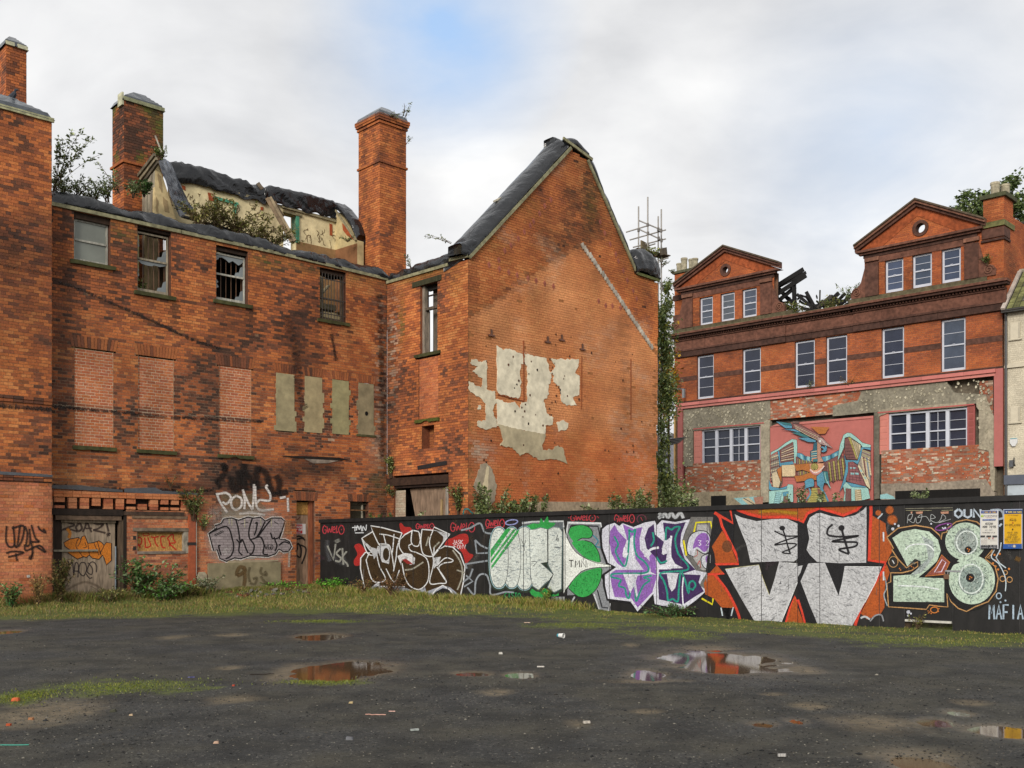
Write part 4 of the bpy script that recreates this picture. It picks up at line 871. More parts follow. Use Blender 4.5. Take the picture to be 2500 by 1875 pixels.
# plaster left on the gable
def zC(pts, zoom=(900, 750, 2.765)): return [Cw.h(zoom[0] + x / zoom[2], zoom[1] + y / zoom[2]) for x, y in pts]
PC = hx('#dfd6bd', K * 1.1); PC2 = hx('#b9ad90', K)
pp = [[(862, 255), (900, 285), (950, 280), (1040, 318), (1046, 380), (1025, 380), (1022, 608), (985, 612), (940, 600), (885, 590), (866, 560)],
      [(1050, 312), (1120, 330), (1195, 345), (1215, 400), (1235, 480), (1210, 520), (1215, 580), (1180, 640), (1205, 720), (1245, 745), (1240, 790), (1195, 800), (1190, 860), (1000, 826), (868, 800), (862, 620), (905, 630), (940, 650), (985, 640), (1018, 690), (1030, 640), (1068, 640), (1070, 400), (1052, 380)],
      [(1225, 350), (1300, 350), (1420, 352), (1415, 400), (1390, 440), (1420, 470), (1420, 590), (1375, 610), (1400, 660), (1350, 665), (1300, 640), (1290, 540), (1245, 510), (1250, 470), (1225, 440), (1260, 400)],
      [(680, 362), (705, 352), (760, 370), (795, 362), (800, 560), (850, 570), (858, 640), (830, 700), (858, 760), (855, 805), (790, 830), (740, 810), (735, 770), (785, 760), (790, 650), (735, 600), (690, 580), (672, 540), (680, 500), (760, 545), (765, 480), (700, 430), (740, 400), (690, 385)],
      [(1268, 775), (1310, 760), (1350, 790), (1330, 830), (1280, 835)], [(735, 655), (755, 660), (760, 690), (738, 685)]]
for i, p_ in enumerate(pp):
    mb = MB(); q_ = rough(zC(p_), i, .06, 9); Cw.prism(mb, q_, 0.0, .016, PC if i != 3 else lerp(PC, PC2, .35)); mb.obj('plaster_patch', 'plaster', gab)
for i, p_ in enumerate([[(870, 790), (1000, 822), (1190, 858), (1188, 900), (1170, 930), (1172, 965), (1240, 960), (1275, 935), (1310, 950), (1335, 1050), (1240, 1020), (1150, 1035), (1070, 980), (1015, 1000), (965, 950), (885, 935), (905, 900), (890, 830)],
                        [(755, 1060), (800, 1055), (835, 1100), (860, 1200), (850, 1300), (800, 1370), (760, 1290), (705, 1215), (735, 1130)]]):
    mb = MB(); q_ = rough(zC(p_), 20 + i, .05, 8); Cw.prism(mb, q_, 0.0, .02, hx('#b8ab8c', K) if i == 0 else hx('#a89a84', K)); mb.obj('plaster_patch', 'plaster', gab)
mb = MB(); Cw.prism(mb, rough(zC([(795, 1070), (808, 1080), (800, 1240), (780, 1290), (735, 1250), (775, 1180)]), 33, .02), .02, .024, hx('#d9c9a6', K)); mb.obj('plaster_patch', 'plaster', gab)
mb = MB(); Cw.prism(mb, [(2.1, 2.3), (8.4, 2.3), (8.4, 2.75), (6.0, 2.78), (3.0, 2.72), (2.1, 2.7)], 0, .03, hx('#a3917a', K)); mb.obj('plinth', 'concrete', gab)
pocks = MB(); r = random.Random(17)
for k in range(70):
    t = r.uniform(1.4, 4.0) if k < 30 else r.uniform(.4, 8.2); z = r.uniform(4.6, 7.2) if k < 30 else r.uniform(3.2, 8.0); s_ = r.uniform(.015, .035)
    Cw.prism(pocks, [(t + s_ * math.cos(a_) * r.uniform(.7, 1.3), z + s_ * 1.3 * math.sin(a_)) for a_ in (0, 1, 2, 3, 4, 5)], .0155, .024, hx('#5b3a2a', K) if k % 3 else hx('#2a1d17', K))
pocks.obj('pock_marks', 'stone', gab, kind='stuff')
# chases and iron remnants
for (p_, q_, w_) in (((1043, 225), (1045, 640), .03), ((870, 590), (1045, 635), .03), ((1436, 330), (1434, 690), .02), ((1768, 350), (1768, 760), .025)):
    a_, b_ = zC([p_, q_]); mb = MB(); mb.bar(Cw.P(*a_, .018), Cw.P(*b_, .018), .012, w_, hx('#8a4a2b', K)); mb.obj('cable_chase', 'mortar', gab)
for p_ in ((1440, 285), (1300, 222), (1205, 235), (825, 190)):
    t, z = zC([p_])[0]; mb = MB(); Cw.box(mb, t - .12, t + .12, z - .03, z + .02, 0, .05, hx('#6b3f28', K)); Cw.box(mb, t - .02, t + .03, z, z + .17, 0, .04, hx('#5a3a28', K)); mb.obj('iron_stub', 'metal', gab)
# stepped fillet of the vanished roof
st = MB(); pa = [Cw.h(1417, 596), Cw.h(1466, 665), Cw.h(1533, 766), Cw.h(1590, 850)]
pts = []
for a_, b_ in zip(pa, pa[1:]):
    m = int(math.hypot(b_[0] - a_[0], b_[1] - a_[1]) / .13)
    pts += [(a_[0] + (b_[0] - a_[0]) * i / m, a_[1] + (b_[1] - a_[1]) * i / m) for i in range(m)]
r = random.Random(8)
for i, (t, z) in enumerate(pts):
    k = r.uniform(.85, 1.2); Cw.prism(st, [(t, z), (t + .10, z - .14), (t + .19 * k, z - .07), (t + .11 * k, z + .07)], 0, .035 + .01 * (i % 2), lerp(hx('#d3ccbd', K), hx('#a59d90', K), r.random()))
st.obj('cement_fillet', 'concrete', gab, kind='stuff')
# diamond marks of pinkish tile
dm = [(1230, 797), (1188, 838), (1153, 890), (1112, 942), (1090, 970), (1050, 1012), (1010, 1057), (960, 1105), (918, 1140), (878, 1203), (812, 1235), (882, 1262), (945, 1285), (1002, 1305), (1075, 1325), (1130, 1342), (1188, 1362), (1247, 1380), (1562, 945), (1593, 1020), (1630, 1095), (1668, 1165), (1685, 1210), (1718, 1275), (1745, 1340), (1785, 1410), (1808, 1465), (1552, 1480), (1600, 1510), (1645, 1512), (1700, 1525)]
for x, y in dm:
    t, z = Cw.h(900 + x / 2.765, 200 + y / 2.765); mb = MB(); Cw.prism(mb, [(t - .07, z + .01), (t, z - .1), (t + .07, z), (t, z + .1)], 0, .012, hx('#a4604e', K)); Cw.prism(mb, [(t - .02, z), (t + .01, z - .04), (t + .03, z), (t, z + .03)], .012, .016, hx('#8a5240', K)); mb.obj('diamond_tile', 'mortar', gab)

# scorched crack and the dark bed joints that run across the rear wall
def ragged(P_, pts, w, col, seed, a=.85, n=60):
    r = random.Random(seed); L = []
    for i in range(n + 1):
        f = i / n * (len(pts) - 1); j = min(len(pts) - 2, int(f)); u = f - j; L.append((pts[j][0] + (pts[j + 1][0] - pts[j][0]) * u + r.uniform(-1, 1), pts[j][1] + (pts[j + 1][1] - pts[j][1]) * u + r.uniform(-1.6, 1.6)))
    for x, y in zip(L, L[1:]):
        if r.random() < .86: P_.stroke([x, y], col, w * r.uniform(.35, 1.25), smooth=False, soft=w * .35, a=a * r.uniform(.5, 1))
ck = Paint(A, (0, 0, 1), o=.008, step=.00002)
ragged(ck, [(140, 688), (210, 712), (300, 752), (390, 792), (470, 830), (540, 852)], 5, '#2c211c', 1, n=110)
ragged(ck, [(130, 994), (260, 1004), (400, 1018), (520, 1024), (640, 1030)], 5, '#221b18', 2, n=120); ragged(ck, [(130, 988), (400, 1010), (620, 1022)], 2, '#c9b49a', 3, a=.4)
ragged(ck, [(130, 1186), (300, 1196), (460, 1200), (520, 1196)], 7, '#221b18', 4, n=90)
ragged(ck, [(700, 770), (722, 860), (728, 950), (742, 1000)], 14, '#2a221e', 5, a=.4, n=50); ragged(ck, [(806, 800), (812, 836), (820, 880)], 6, '#2a221e', 6, a=.8, n=16)
ragged(ck, [(925, 720), (930, 850), (934, 1000), (930, 1120)], 10, '#1f1a17', 7, a=.5, n=90)
ck.obj('soot_stains', 'worn', BD, kind='stuff')
ck = Paint(PI_, (0, 0, 1), o=.02, step=.00002)
ragged(ck, [(-20, 990), (60, 996), (125, 1000)], 9, '#241c18', 9, n=40); ragged(ck, [(-20, 640), (40, 655), (120, 668)], 7, '#3a2a22', 10, a=.5, n=40)
ck.obj('soot_stains', 'worn', BD, kind='stuff')
# ------------------------------------------------------------------ the street building on the right
SB = thing('street_building', 'brick and brown stone building with two pedimented dormers and a bird mural', 'building', (14.0, 42.0, 0))
ST = [hx(c, K) for c in ('#6f4a3c', '#5d3f34', '#7d5746', '#4a332b')]
def stD(t, z):
    return .55 * sm(nz(t * .5, z * .6, 81), -.05, .45) + (.4 * sm(z, 9.6, 10.2) if z < 10.2 else 0) + (.3 if z > 10.1 else 0) * abs(nz(t, z * 2, 3))
def colD(t, z, r):
    c = lerp(pick(r.random() * .55 + nz(t * .5, z * .6, 88) * .45 + .22), hx('#a5522f', K), .5); return lerp(c, SOOT, stD(t, z) * r.uniform(.3, .9))
mD = lambda t, z: lerp(hx('#9a7660', K), SOOT, stD(t, z))
TW = [(1.11, 2.03), (3.54, 4.48), (6.14, 7.08), (7.59, 8.54), (10.02, 10.95), (12.41, 13.35)]
UW = [(1.26, 1.98), (2.40, 3.14), (3.53, 4.27)]; VW = [(10.16, 10.92), (11.28, 12.06), (12.43, 13.17)]
GW = [(1.33, 4.42), (10.29, 13.39)]
wd = Bricks()
hT = [(a, b, 8.09, 10.16) for a, b in TW]
wd.wall(D, [(-.05, 7.98), (14.7, 7.98), (14.7, 10.35), (-.05, 10.35)], hT, colD, mD, seed=31, jt=.0055, singles=lambda t, z: t > 12.2)
wd.wall(D, [(.3, 11.27), (5.15, 11.27), (5.15, 13.35), (.3, 13.35)], [(a, b, 11.52, 12.84) for a, b in UW], colD, mD, seed=32)
wd.wall(D, [(9.3, 11.27), (14.05, 11.27), (14.05, 13.35), (9.3, 13.35)], [(a, b, 11.56, 12.88) for a, b in VW], colD, mD, seed=33)
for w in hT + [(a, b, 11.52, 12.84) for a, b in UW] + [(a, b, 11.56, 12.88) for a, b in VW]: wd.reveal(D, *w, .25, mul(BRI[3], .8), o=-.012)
def circ_holes(cx, cz, r_): return [(cx - math.sqrt(max(0, r_ * r_ - (k * .075 + .0375 - cz) ** 2)), cx + math.sqrt(max(0, r_ * r_ - (k * .075 + .0375 - cz) ** 2)), k * .075 - .001, k * .075 + .074) for k in range(int((cz - r_) / .075), int((cz + r_) / .075) + 1) if abs(k * .075 + .0375 - cz) < r_]
PED = [(.10, 5.30, 2.70, 13.42, 14.72, 2.68, 13.88), (9.12, 13.95, 11.5, 13.45, 14.80, 11.62, 13.90)]
for i, (a, b, m_x, z0, z1, ox, oz) in enumerate(PED):
    wd.wall(D, [(a + .2, z0), (b - .2, z0), (m_x, z1)], circ_holes(ox, oz, .2 if i == 0 else .24), colD, mD, seed=34 + i, o=0.0)
# party wall and stack at the right end; small stack at the left end
SR = PL(tuple(D.P(14.75, 0))[:2], (.696, .718), (.718, -.696))
wd.wall(SR, [(0, 2.5), (9, 2.5), (9, 11.0), (2.4, 13.9), (0, 13.9)], [], colD, mD, seed=36, back=0)
wd.wall(D, [(14.0, 11.27), (14.75, 11.27), (14.75, 14.45), (14.0, 14.45)], [], colD, mD, seed=37)
wd.wall(SR, [(0, 13.9), (1.0, 13.9), (1.0, 14.45), (0, 14.45)], [], colD, mD, seed=38, back=0)
lq = PL(tuple(D.P(-.5, 0, -.5))[:2], D.d, D.n)
wd.wall(lq, [(0, 8), (1.15, 8), (1.15, 14.35), (0, 14.35)], [], colD, mD, seed=39)
LS = PL(tuple(D.P(-.5, 0, -.5))[:2], (.696, .718), (-.718, .696))
wd.wall(LS, [(0, 8), (1.0, 8), (1.0, 14.35), (0, 14.35)], [], colD, mD, seed=40, back=0)
# stripped brick of the shopfront zone
def colR(t, z, r):
    c = lerp(pick(r.random() * .6 + .3), hx('#a8604a', K), .55); x = r.random()
    return lerp(c, hx('#cfc4b0', K), r.uniform(.3, .9)) if x < .16 else (lerp(c, hx('#8c8474', K), r.uniform(.2, .8)) if x < .5 else c)
mR = lambda t, z: hx('#9c9080', K)
for poly in ([(3.9, 6.85), (9.9, 6.85), (9.9, 7.7), (3.9, 7.7)], [(.45, 3.3), (4.6, 3.3), (4.6, 5.1), (.45, 5.1)], [(10.0, 3.3), (14.3, 3.3), (14.3, 5.15), (10.0, 5.15)], [(13.85, 5.1), (14.35, 5.1), (14.35, 7.6), (13.85, 7.6)]):
    wd.wall(D, poly, [], colR, mR, seed=41, o=-.03, back=0)
wallD = wd.mortar('wall', SB); wd.build(wallD)
mb = MB(); D.box(mb, -.3, 14.7, 10.2, 11.26, -.9, -.3, hx('#4a332b', K)); D.box(mb, -.1, 14.7, 10.36, 11.25, -.3, -.01, hx('#4a332b', K)); mb.obj('wall_core', 'stone', SB)
for (a_, b_, m_, z0_, z1_, ox_, oz_) in ((.0, 5.45, 2.70, 13.42, 14.78, 2.68, 13.88), (9.05, 14.05, 11.5, 13.45, 14.86, 11.62, 13.90)):
    for sd_ in (0, 1):
        lo_, hi_ = ((a_, z0_), (m_, z1_)) if sd_ == 0 else ((b_, z0_), (m_, z1_)); q_ = .62
        mb = MB(); D.prism(mb, [lo_, hi_, (hi_[0], hi_[1] - .45), (lo_[0] + (.95 if sd_ == 0 else -.95), z0_)], -.3, .018, hx('#9a4f2c', K)); mb.obj('pediment_core', 'stone', SB)
mb = MB()
D.box(mb, -.3, 14.7, -.2, 7.98, -.6, -.32, hx('#6b6254', K)); D.box(mb, -.3, 14.7, 7.9, 7.98, -5, -.35, hx('#3b302a', K)); mb.obj('shopfront_wall', 'concrete', SB)
# grey rendered areas, stained and knocked about, with adhesive dabs
def slabm(name, poly, o0, o1, c, mat='concrete', seed=0, amp=.03):
    mb = MB(); D.prism(mb, rough(poly, seed, amp, 6), o0, o1, c); return mb.obj(name, mat, SB)
CG = hx('#8a8474', K); CG2 = hx('#a39a86', K)
slabm('render_area', [(.3, 6.65), (4.5, 6.65), (4.95, 6.9), (4.95, 7.72), (.3, 7.72)], -.2, .0, CG, seed=1)
slabm('render_area', [(.3, 5.0), (.88, 5.0), (.88, 6.75), (.3, 6.75)], -.2, .0, CG, seed=2)
slabm('render_area', [(4.48, 3.2), (4.93, 3.2), (4.93, 6.85), (4.48, 6.75)], -.2, .004, CG2, seed=3)
slabm('render_area', [(.3, 2.9), (4.45, 2.9), (4.45, 3.75), (.3, 3.75)], -.2, .01, hx('#a2957c', K), seed=4)
slabm('render_area', [(7.9, 6.75), (9.9, 6.75), (14.1, 6.75), (14.1, 7.05), (12.9, 7.25), (12.6, 7.72), (9.2, 7.72), (9.0, 7.3), (7.9, 7.2)], -.2, .0, CG, seed=5)
slabm('render_area', [(9.70, 3.2), (9.93, 3.2), (9.93, 6.8), (9.70, 6.75)], -.2, .0, hx('#6b665a', K), seed=6)
slabm('render_area', [(13.85, 5.0), (14.2, 4.9), (14.3, 3.4), (14.42, 3.4), (14.42, 6.1), (14.1, 7.0), (13.75, 6.9), (13.75, 6.6), (13.85, 6.5)], -.2, .006, CG2, seed=7)
slabm('render_area', [(10.0, 2.9), (14.42, 2.9), (14.42, 3.3), (14.1, 3.85), (12, 3.78), (10.0, 3.82)], -.2, .01, hx('#94897a', K), seed=8)
slabm('render_area', [(9.9, 6.55), (10.25, 6.68), (13.4, 6.68), (13.4, 6.85), (9.9, 6.85)], -.2, .006, CG2, seed=9)
dabs = MB(); r = random.Random(23)
for k in range(430):
    if k < 150: t, z = r.uniform(.4, 4.8), r.uniform(6.75, 7.65)
    elif k < 190: t, z = r.uniform(.35, .85), r.uniform(5.1, 7.2)
    elif k < 300: t, z = r.uniform(9.0, 14.2), r.uniform(6.85, 7.65)
    elif k < 350: t, z = r.uniform(13.8, 14.35), r.uniform(3.6, 7.4)
    else: t, z = (r.uniform(.5, 4.5) if r.random() < .5 else r.uniform(10, 14.1)), r.uniform(3.9, 5.0)
    s_ = r.uniform(.02, .055) * (.7 if k > 349 else 1)
    D.prism(dabs, [(t + s_ * math.cos(a_) * r.uniform(.6, 1.2), z + s_ * math.sin(a_) * r.uniform(.7, 1.5)) for a_ in (0, 1.05, 2.1, 3.14, 4.2, 5.2)], -.01, .025, lerp(hx('#c9c2ab', K), hx('#8d8570', K), r.random() * .8))
dabs.obj('adhesive_dabs', 'plaster', SB, kind='stuff')
# windows
WC = '#cfd3de'; GL = '#2e3444'
def fsash(a, b, z0, z1, parent=SB, bars=2, gl=GL, cross=False, dep=.10, wide=.075, label=None):
    mid = (z0 + z1) / 2; bz = []
    for k in (0, 1):
        lo_, hi_ = (z0 + wide, mid) if k == 0 else (mid, z1 - wide)
        bz += [lo_ + (hi_ - lo_) * j / bars for j in range(1, bars)]
    w = sash(D, a, b, z0, z1, parent, WC, mid, dep=dep, wide=wide, bars=bz, panes=[[(a + wide, z0 + wide), (b - wide, z0 + wide), (b - wide, mid), (a + wide, mid)], [(a + wide, mid), (b - wide, mid), (b - wide, z1 - wide), (a + wide, z1 - wide)]], glass=gl, label=label)
    g = MB(); D.box(g, (a + b) / 2 - .05, (a + b) / 2 + .05, mid + .02, mid + .045, -dep, -dep + .03, hx(WC, K)); g.obj('sash_catch', 'white', w)
    if cross: g = MB(); D.box(g, (a + b) / 2 - .012, (a + b) / 2 + .012, z0 + wide, z1 - wide, -dep - .03, -dep - .003, hx(WC, K)); g.obj('glazing_bar', 'white', w)
    return w
for i, (a, b) in enumerate(TW): fsash(a + .01, b - .01, 8.10, 10.12, gl='#2c3142' if i < 4 else ('#363c4d' if i == 4 else '#4a5464'))
for i, (a, b) in enumerate(UW): fsash(a + .01, b - .01, 11.54, 12.82, gl=('#4d5563', '#555c66', '#475061')[i])
for i, (a, b) in enumerate(VW): fsash(a + .01, b - .01, 11.58, 12.87, gl=('#44506a', '#3f4b5f', '#38435a')[i])
for a, b in GW:
    z0, z1 = 5.08, 6.58; mb = MB(); c = hx(WC, K); w4 = (b - a) / 4
    for k in range(5):
        x = a + w4 * k; D.box(mb, max(a, x - .07), min(b, x + .07), z0, z1, -.26, -.13, c)
    D.box(mb, a, b, z0 - .07, z0, -.26, -.06, c); D.box(mb, a, b, z1, z1 + .07, -.26, -.12, c); gwn = mb.obj('window', 'white', SB, label='four light white window between pink shutter panels')
    for k in range(4):
        x0, x1 = a + w4 * k + .07, a + w4 * (k + 1) - .07; mid = (z0 + z1) / 2; mb = MB()
        D.box(mb, x0, x1, mid - .025, mid + .025, -.22, -.16, c); mb.obj('meeting_rail', 'white', gwn)
        for zq in (z0 + (z1 - z0) * .25, z0 + (z1 - z0) * .75): mb = MB(); D.box(mb, x0, x1, zq - .008, zq + .008, -.21, -.18, c); mb.obj('glazing_bar', 'white', gwn)
        mb = MB()
        if k == 2: D.box(mb, (x0 + x1) / 2 - .01, (x0 + x1) / 2 + .01, z0, mid - .025, -.21, -.18, c); D.box(mb, (x0 + x1) / 2 - .01, (x0 + x1) / 2 + .01, mid + .025, z1, -.21, -.18, c); mb.obj('glazing_bar', 'white', gwn)
        mb = MB(); D.box(mb, x0, x1, z0, z1, -.24, -.23, hx(GL, K)); mb.obj('glass_pane', 'glass', gwn)
    PK = hx('#d88a7c', K)
    for x0, x1 in ((a - .42, a), (b, b + .28)):
        mb = MB(); D.box(mb, x0, x1, z0 - .05, z1 + .12, -.14, -.06, PK if x0 < a else hx('#a85c58', K)); pnl = mb.obj('shutter_panel', 'white', SB)
        for k in range(6):
            zq = z0 + .04 + k * .26
            mb = MB(); D.box(mb, x0 + .06, x1 - .05, zq, zq + .2, -.06, -.045, mul(PK, .92) if x0 < a else hx('#965049', K)); mb.obj('raised_panel', 'white', pnl)
    mb = MB(); D.box(mb, a - .42, b + .28, z1 + .12, z1 + .17, -.14, .02, hx('#b9605c', K)); mb.obj('shutter_head', 'white', SB)
# stone dressings
def band(z0, z1, o, segs, c, mat='stone', name='stone_band', o0=-.02):
    for a, b in segs:
        x = a; r_ = random.Random(int(z0 * 100 + a * 10))
        while x < b - .01:
            x2 = min(b, x + r_.uniform(1.0, 1.7)); 
            if b - x2 < .3: x2 = b
            mb = MB(); D.box(mb, x + .003, x2 - .003, z0, z1, o0, o, mul(c, r_.uniform(.85, 1.12))); mb.obj(name, mat, SB); x = x2
gapsT = [(-.05, 1.11), (2.03, 3.54), (4.48, 6.14), (7.08, 7.59), (8.54, 10.02), (10.95, 12.41), (13.35, 14.7)]
band(9.02, 9.24, .012, gapsT, ST[1])
band(7.98, 8.07, .03, [(-.05, 14.7)], ST[3], name='sill_course')
SEG = [(-.1, 5.75), (5.75, 8.85), (8.85, 14.85)]
for (a, b), oo in zip(SEG, (.06, 0.0, .06)):
    band(10.16, 10.42, .05 + oo, [(a, b)], ST[3], name='architrave'); band(10.42, 10.50, .09 + oo, [(a, b)], ST[1], name='architrave')
    band(10.50, 10.92, .04 + oo, [(a, b)], ST[0], name='frieze'); band(10.92, 10.98, .10 + oo, [(a, b)], ST[1], name='moulding')
    mb = MB(); x = a + .05
    while x < b - .08: D.box(mb, x, x + .07, 10.985, 11.065, .05 + oo, .17 + oo, ST[1]); x += .13
    mb.obj('dentils', 'stone', SB, kind='stuff')
    band(11.07, 11.17, .30 + oo, [(a - (.1 if a < 0 else 0), b + (.12 if b > 14 else 0))], ST[3], name='cornice'); band(11.17, 11.27, .38 + oo, [(a - (.1 if a < 0 else 0), b + (.15 if b > 14 else 0))], ST[0], name='cornice')
    mb = MB(); D.box(mb, a, b, 11.27, 11.285, -.1, .36 + oo, hx('#6f7553', K)); mb.obj('moss_topping', 'stone', SB)
for (a, b, m_x, z0, z1, ox, oz), ws, i in zip(PED, (UW, VW), (0, 1)):
    wl_, wr_ = ws[0][0], ws[2][1]
    band(11.285, 11.53, .05, [(a - .5 if i else a - .3, b + .2 if i else b + .75)], hx('#5d5540', K), name='parapet_stone')
    band(12.87, 13.12, .03, [(a + .25, b - .25)], ST[0], name='lintel'); band(13.12, 13.25, .06, [(a + .15, b - .15)], ST[3], name='lintel')
    band(13.25, 13.34, .16, [(a, b)], ST[1], name='pediment_cornice'); band(13.34, 13.43, .26, [(a - .1, b + .1)], ST[0], name='pediment_cornice')
    for (xa, xb) in ((a - .18, m_x), (b + .18, m_x)):
        dx = 1 if xb > xa else -1
        for k, (h0, h1, oo) in enumerate(((-.02, .10, .14), (.10, .20, .24), (.20, .27, .30))):
            mb = MB(); D.prism(mb, [(xa, 13.43 + h0 + .02), (xb, z1 + h0), (xb, z1 + h1), (xa, 13.43 + h1 + .02)], -.1, oo + (.001 if dx > 0 else 0), ST[(k + i) % 3] if k < 2 else hx('#5d5142', K)); mb.obj('raking_cornice', 'stone', SB)
    # oculus ring
    mb = MB(); ri = .2 if i == 0 else .24; n = 20
    for k in range(n):
        t0, t1 = 2 * math.pi * k / n, 2 * math.pi * (k + 1) / n
        D.prism(mb, [(ox + (ri - .05) * math.cos(t0), oz + (ri - .05) * math.sin(t0)), (ox + (ri + .08) * math.cos(t0), oz + (ri + .08) * math.sin(t0)), (ox + (ri + .08) * math.cos(t1), oz + (ri + .08) * math.sin(t1)), (ox + (ri - .05) * math.cos(t1), oz + (ri - .05) * math.sin(t1))], -.28, .05, ST[1])
    mb.obj('oculus', 'stone', SB)
    # corner pilasters and scrolls
    for x0, x1, sgn in ((a + .25, a + .80, -1), (b - .80 if i == 0 else b - .62, b - .25 if i == 0 else b - .1, 1)):
        x1 = min(x1, 14.0)
        band(11.53, 12.87, .09, [(x0, x1)], ST[1] if i else ST[0], name='pilaster'); band(12.95, 13.1, .12, [(x0 - .03, x1 + .03)], ST[2], name='pilaster_cap')
        ex = x1 if sgn > 0 else x0; s_ = sgn
        if i == 1 and sgn > 0: ww = .62
        else: ww = .62
        mb = MB(); D.prism(mb, [(ex, 11.53), (ex + s_ * ww, 11.53), (ex + s_ * (ww + .02), 11.75), (ex + s_ * (ww - .1), 11.92), (ex + s_ * .34, 11.98), (ex + s_ * .2, 12.15), (ex + s_ * .1, 12.5), (ex, 12.86)], -.15, .06, ST[0]); mb.obj('scroll', 'stone', SB)
        cx, cz = ex + s_ * (ww - .24), 11.76; mb = MB()
        for k in range(30):
            a0, a1 = k * .42, (k + 1) * .42; r0, r1 = .21 - k * .006, .21 - (k + 1) * .006
            D.prism(mb, [(cx + s_ * r0 * math.cos(a0), cz + r0 * math.sin(a0)), (cx + s_ * (r0 - .035) * math.cos(a0), cz + (r0 - .035) * math.sin(a0)), (cx + s_ * (r1 - .035) * math.cos(a1), cz + (r1 - .035) * math.sin(a1)), (cx + s_ * r1 * math.cos(a1), cz + r1 * math.sin(a1))], .06, .10, ST[2])
        mb.obj('scroll_spiral', 'stone', SB)
# stacks
for a_ in ((-.08, 1.23, 14.35, 14.47, -1.05, .08, hx('#5a5a44', K)), (-.06, 1.21, 13.05, 13.3, -1.0, .06, ST[3]), (-.05, 1.2, 12.1, 12.35, -1.0, .05, ST[1])):
    mb = MB(); lq.box(mb, *a_); mb.obj('stack_band', 'stone', SB)
def pot(base, h, r0, c='#a79f88'):
    mb = MB(); n = 12; prof = [(r0 * 1.08, 0), (r0 * .95, h * .15), (r0, h * .8), (r0 * 1.12, h * .86), (r0 * 1.1, h), (r0 * .8, h), (r0 * .75, h * .5)]
    vs = [(base[0] + rr * math.cos(2 * math.pi * k / n), base[1] + rr * math.sin(2 * math.pi * k / n), base[2] + zz) for rr, zz in prof for k in range(n)]
    mb.add(vs, [(i * n + k, i * n + (k + 1) % n, (i + 1) * n + (k + 1) % n, (i + 1) * n + k) for i in range(len(prof) - 1) for k in range(n)], hx(c, K)); return mb.obj('chimney_pot', 'stone', SB)
for x, dp, h in ((.12, -.25, .42), (.42, -.2, .62), (.72, -.4, .55), (1.0, -.25, .5), (.6, -.7, .5)): pot(lq.P(x, 14.47, dp), h, .15)
for a_ in ((13.9, 14.85, 14.45, 14.6, -1.15, .1, hx('#4d4f38', K)), (13.95, 14.8, 13.35, 13.55, -1.05, .09, hx('#6b6a42', K)), (13.97, 14.78, 12.95, 13.3, -.6, .06, ST[1]), (13.95, 14.8, 12.82, 12.9, -.6, .09, ST[3])):
    mb = MB(); D.box(mb, *a_); mb.obj('stack_band', 'stone', SB)
pot(D.P(14.3, 14.6, -.4), .55, .16); pot(D.P(14.55, 14.6, -.75), .5, .16)
mb = MB(); SR.prism(mb, [(2.3, 13.92), (9.1, 11.02), (9.1, 11.12), (2.3, 14.02)], -.3, .06, hx('#4b4640', K)); mb.obj('verge', 'stone', SB)
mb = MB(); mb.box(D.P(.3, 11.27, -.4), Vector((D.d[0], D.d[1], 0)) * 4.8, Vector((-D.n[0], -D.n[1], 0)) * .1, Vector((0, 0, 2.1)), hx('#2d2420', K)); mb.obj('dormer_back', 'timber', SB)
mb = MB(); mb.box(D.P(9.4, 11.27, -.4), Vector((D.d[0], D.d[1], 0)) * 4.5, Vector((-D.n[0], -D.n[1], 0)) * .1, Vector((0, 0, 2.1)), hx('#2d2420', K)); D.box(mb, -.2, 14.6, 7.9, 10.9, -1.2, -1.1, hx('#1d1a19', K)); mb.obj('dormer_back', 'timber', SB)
# pink shopfront frame
PKF = hx('#cb8278', K)
band(7.72, 7.84, .10, [(.1, 14.45)], PKF, 'white', 'fascia'); band(7.84, 7.975, .17, [(.05, 14.5)], hx('#c97a72', K), 'white', 'fascia')
mb = MB(); D.box(mb, .08, .36, 3.0, 7.72, -.1, .08, hx('#a4605a', K)); mb.obj('shopfront_pilaster', 'white', SB)
mb = MB(); D.box(mb, 14.42, 14.74, 4.3, 7.98, -.1, .09, hx('#b56c66', K)); mb.obj('shopfront_pilaster', 'white', SB)
mb = MB(); D.box(mb, -.18, -.1, 3.0, 7.6, -.1, .02, hx('#c4a06a', K)); mb.obj('timber_edge', 'timber', SB)
# burnt roof timbers
r = random.Random(44)
def D3(px, py, o): t, z = D.off(o).h(px, py); return D.P(t, z, o)
BT = [((1893, 700), (1962, 657), -1.0), ((1890, 706), (1968, 665), -1.1), ((1900, 716), (1968, 672), -.8), ((1892, 694), (1935, 742), -1.2), ((1900, 735), (1942, 700), -1.0), ((1938, 688), (1940, 745), -.9), ((1945, 718), (1985, 752), -.8), ((1968, 712), (1990, 752), -1.4), ((2002, 708), (2001, 750), -.9),
      ((1990, 760), (2030, 722), -1.0), ((2010, 752), (2048, 715), -1.3), ((2020, 760), (2064, 716), -1.0), ((2035, 758), (2078, 722), -1.2), ((1955, 752), (2010, 762), -.8), ((1978, 750), (2065, 735), -1.1), ((1895, 725), (1930, 760), -1.5), ((2050, 755), (2085, 735), -.9)]
for p_, q_, o_ in BT:
    mb = MB(); mb.bar(D3(*p_, o_), D3(*q_, o_ - r.uniform(0, .6)), r.uniform(.05, .08), r.uniform(.12, .2), hx('#1d1c1d', K) if r.random() < .7 else hx('#4a4640', K)); mb.obj('charred_timber', 'timber', SB)
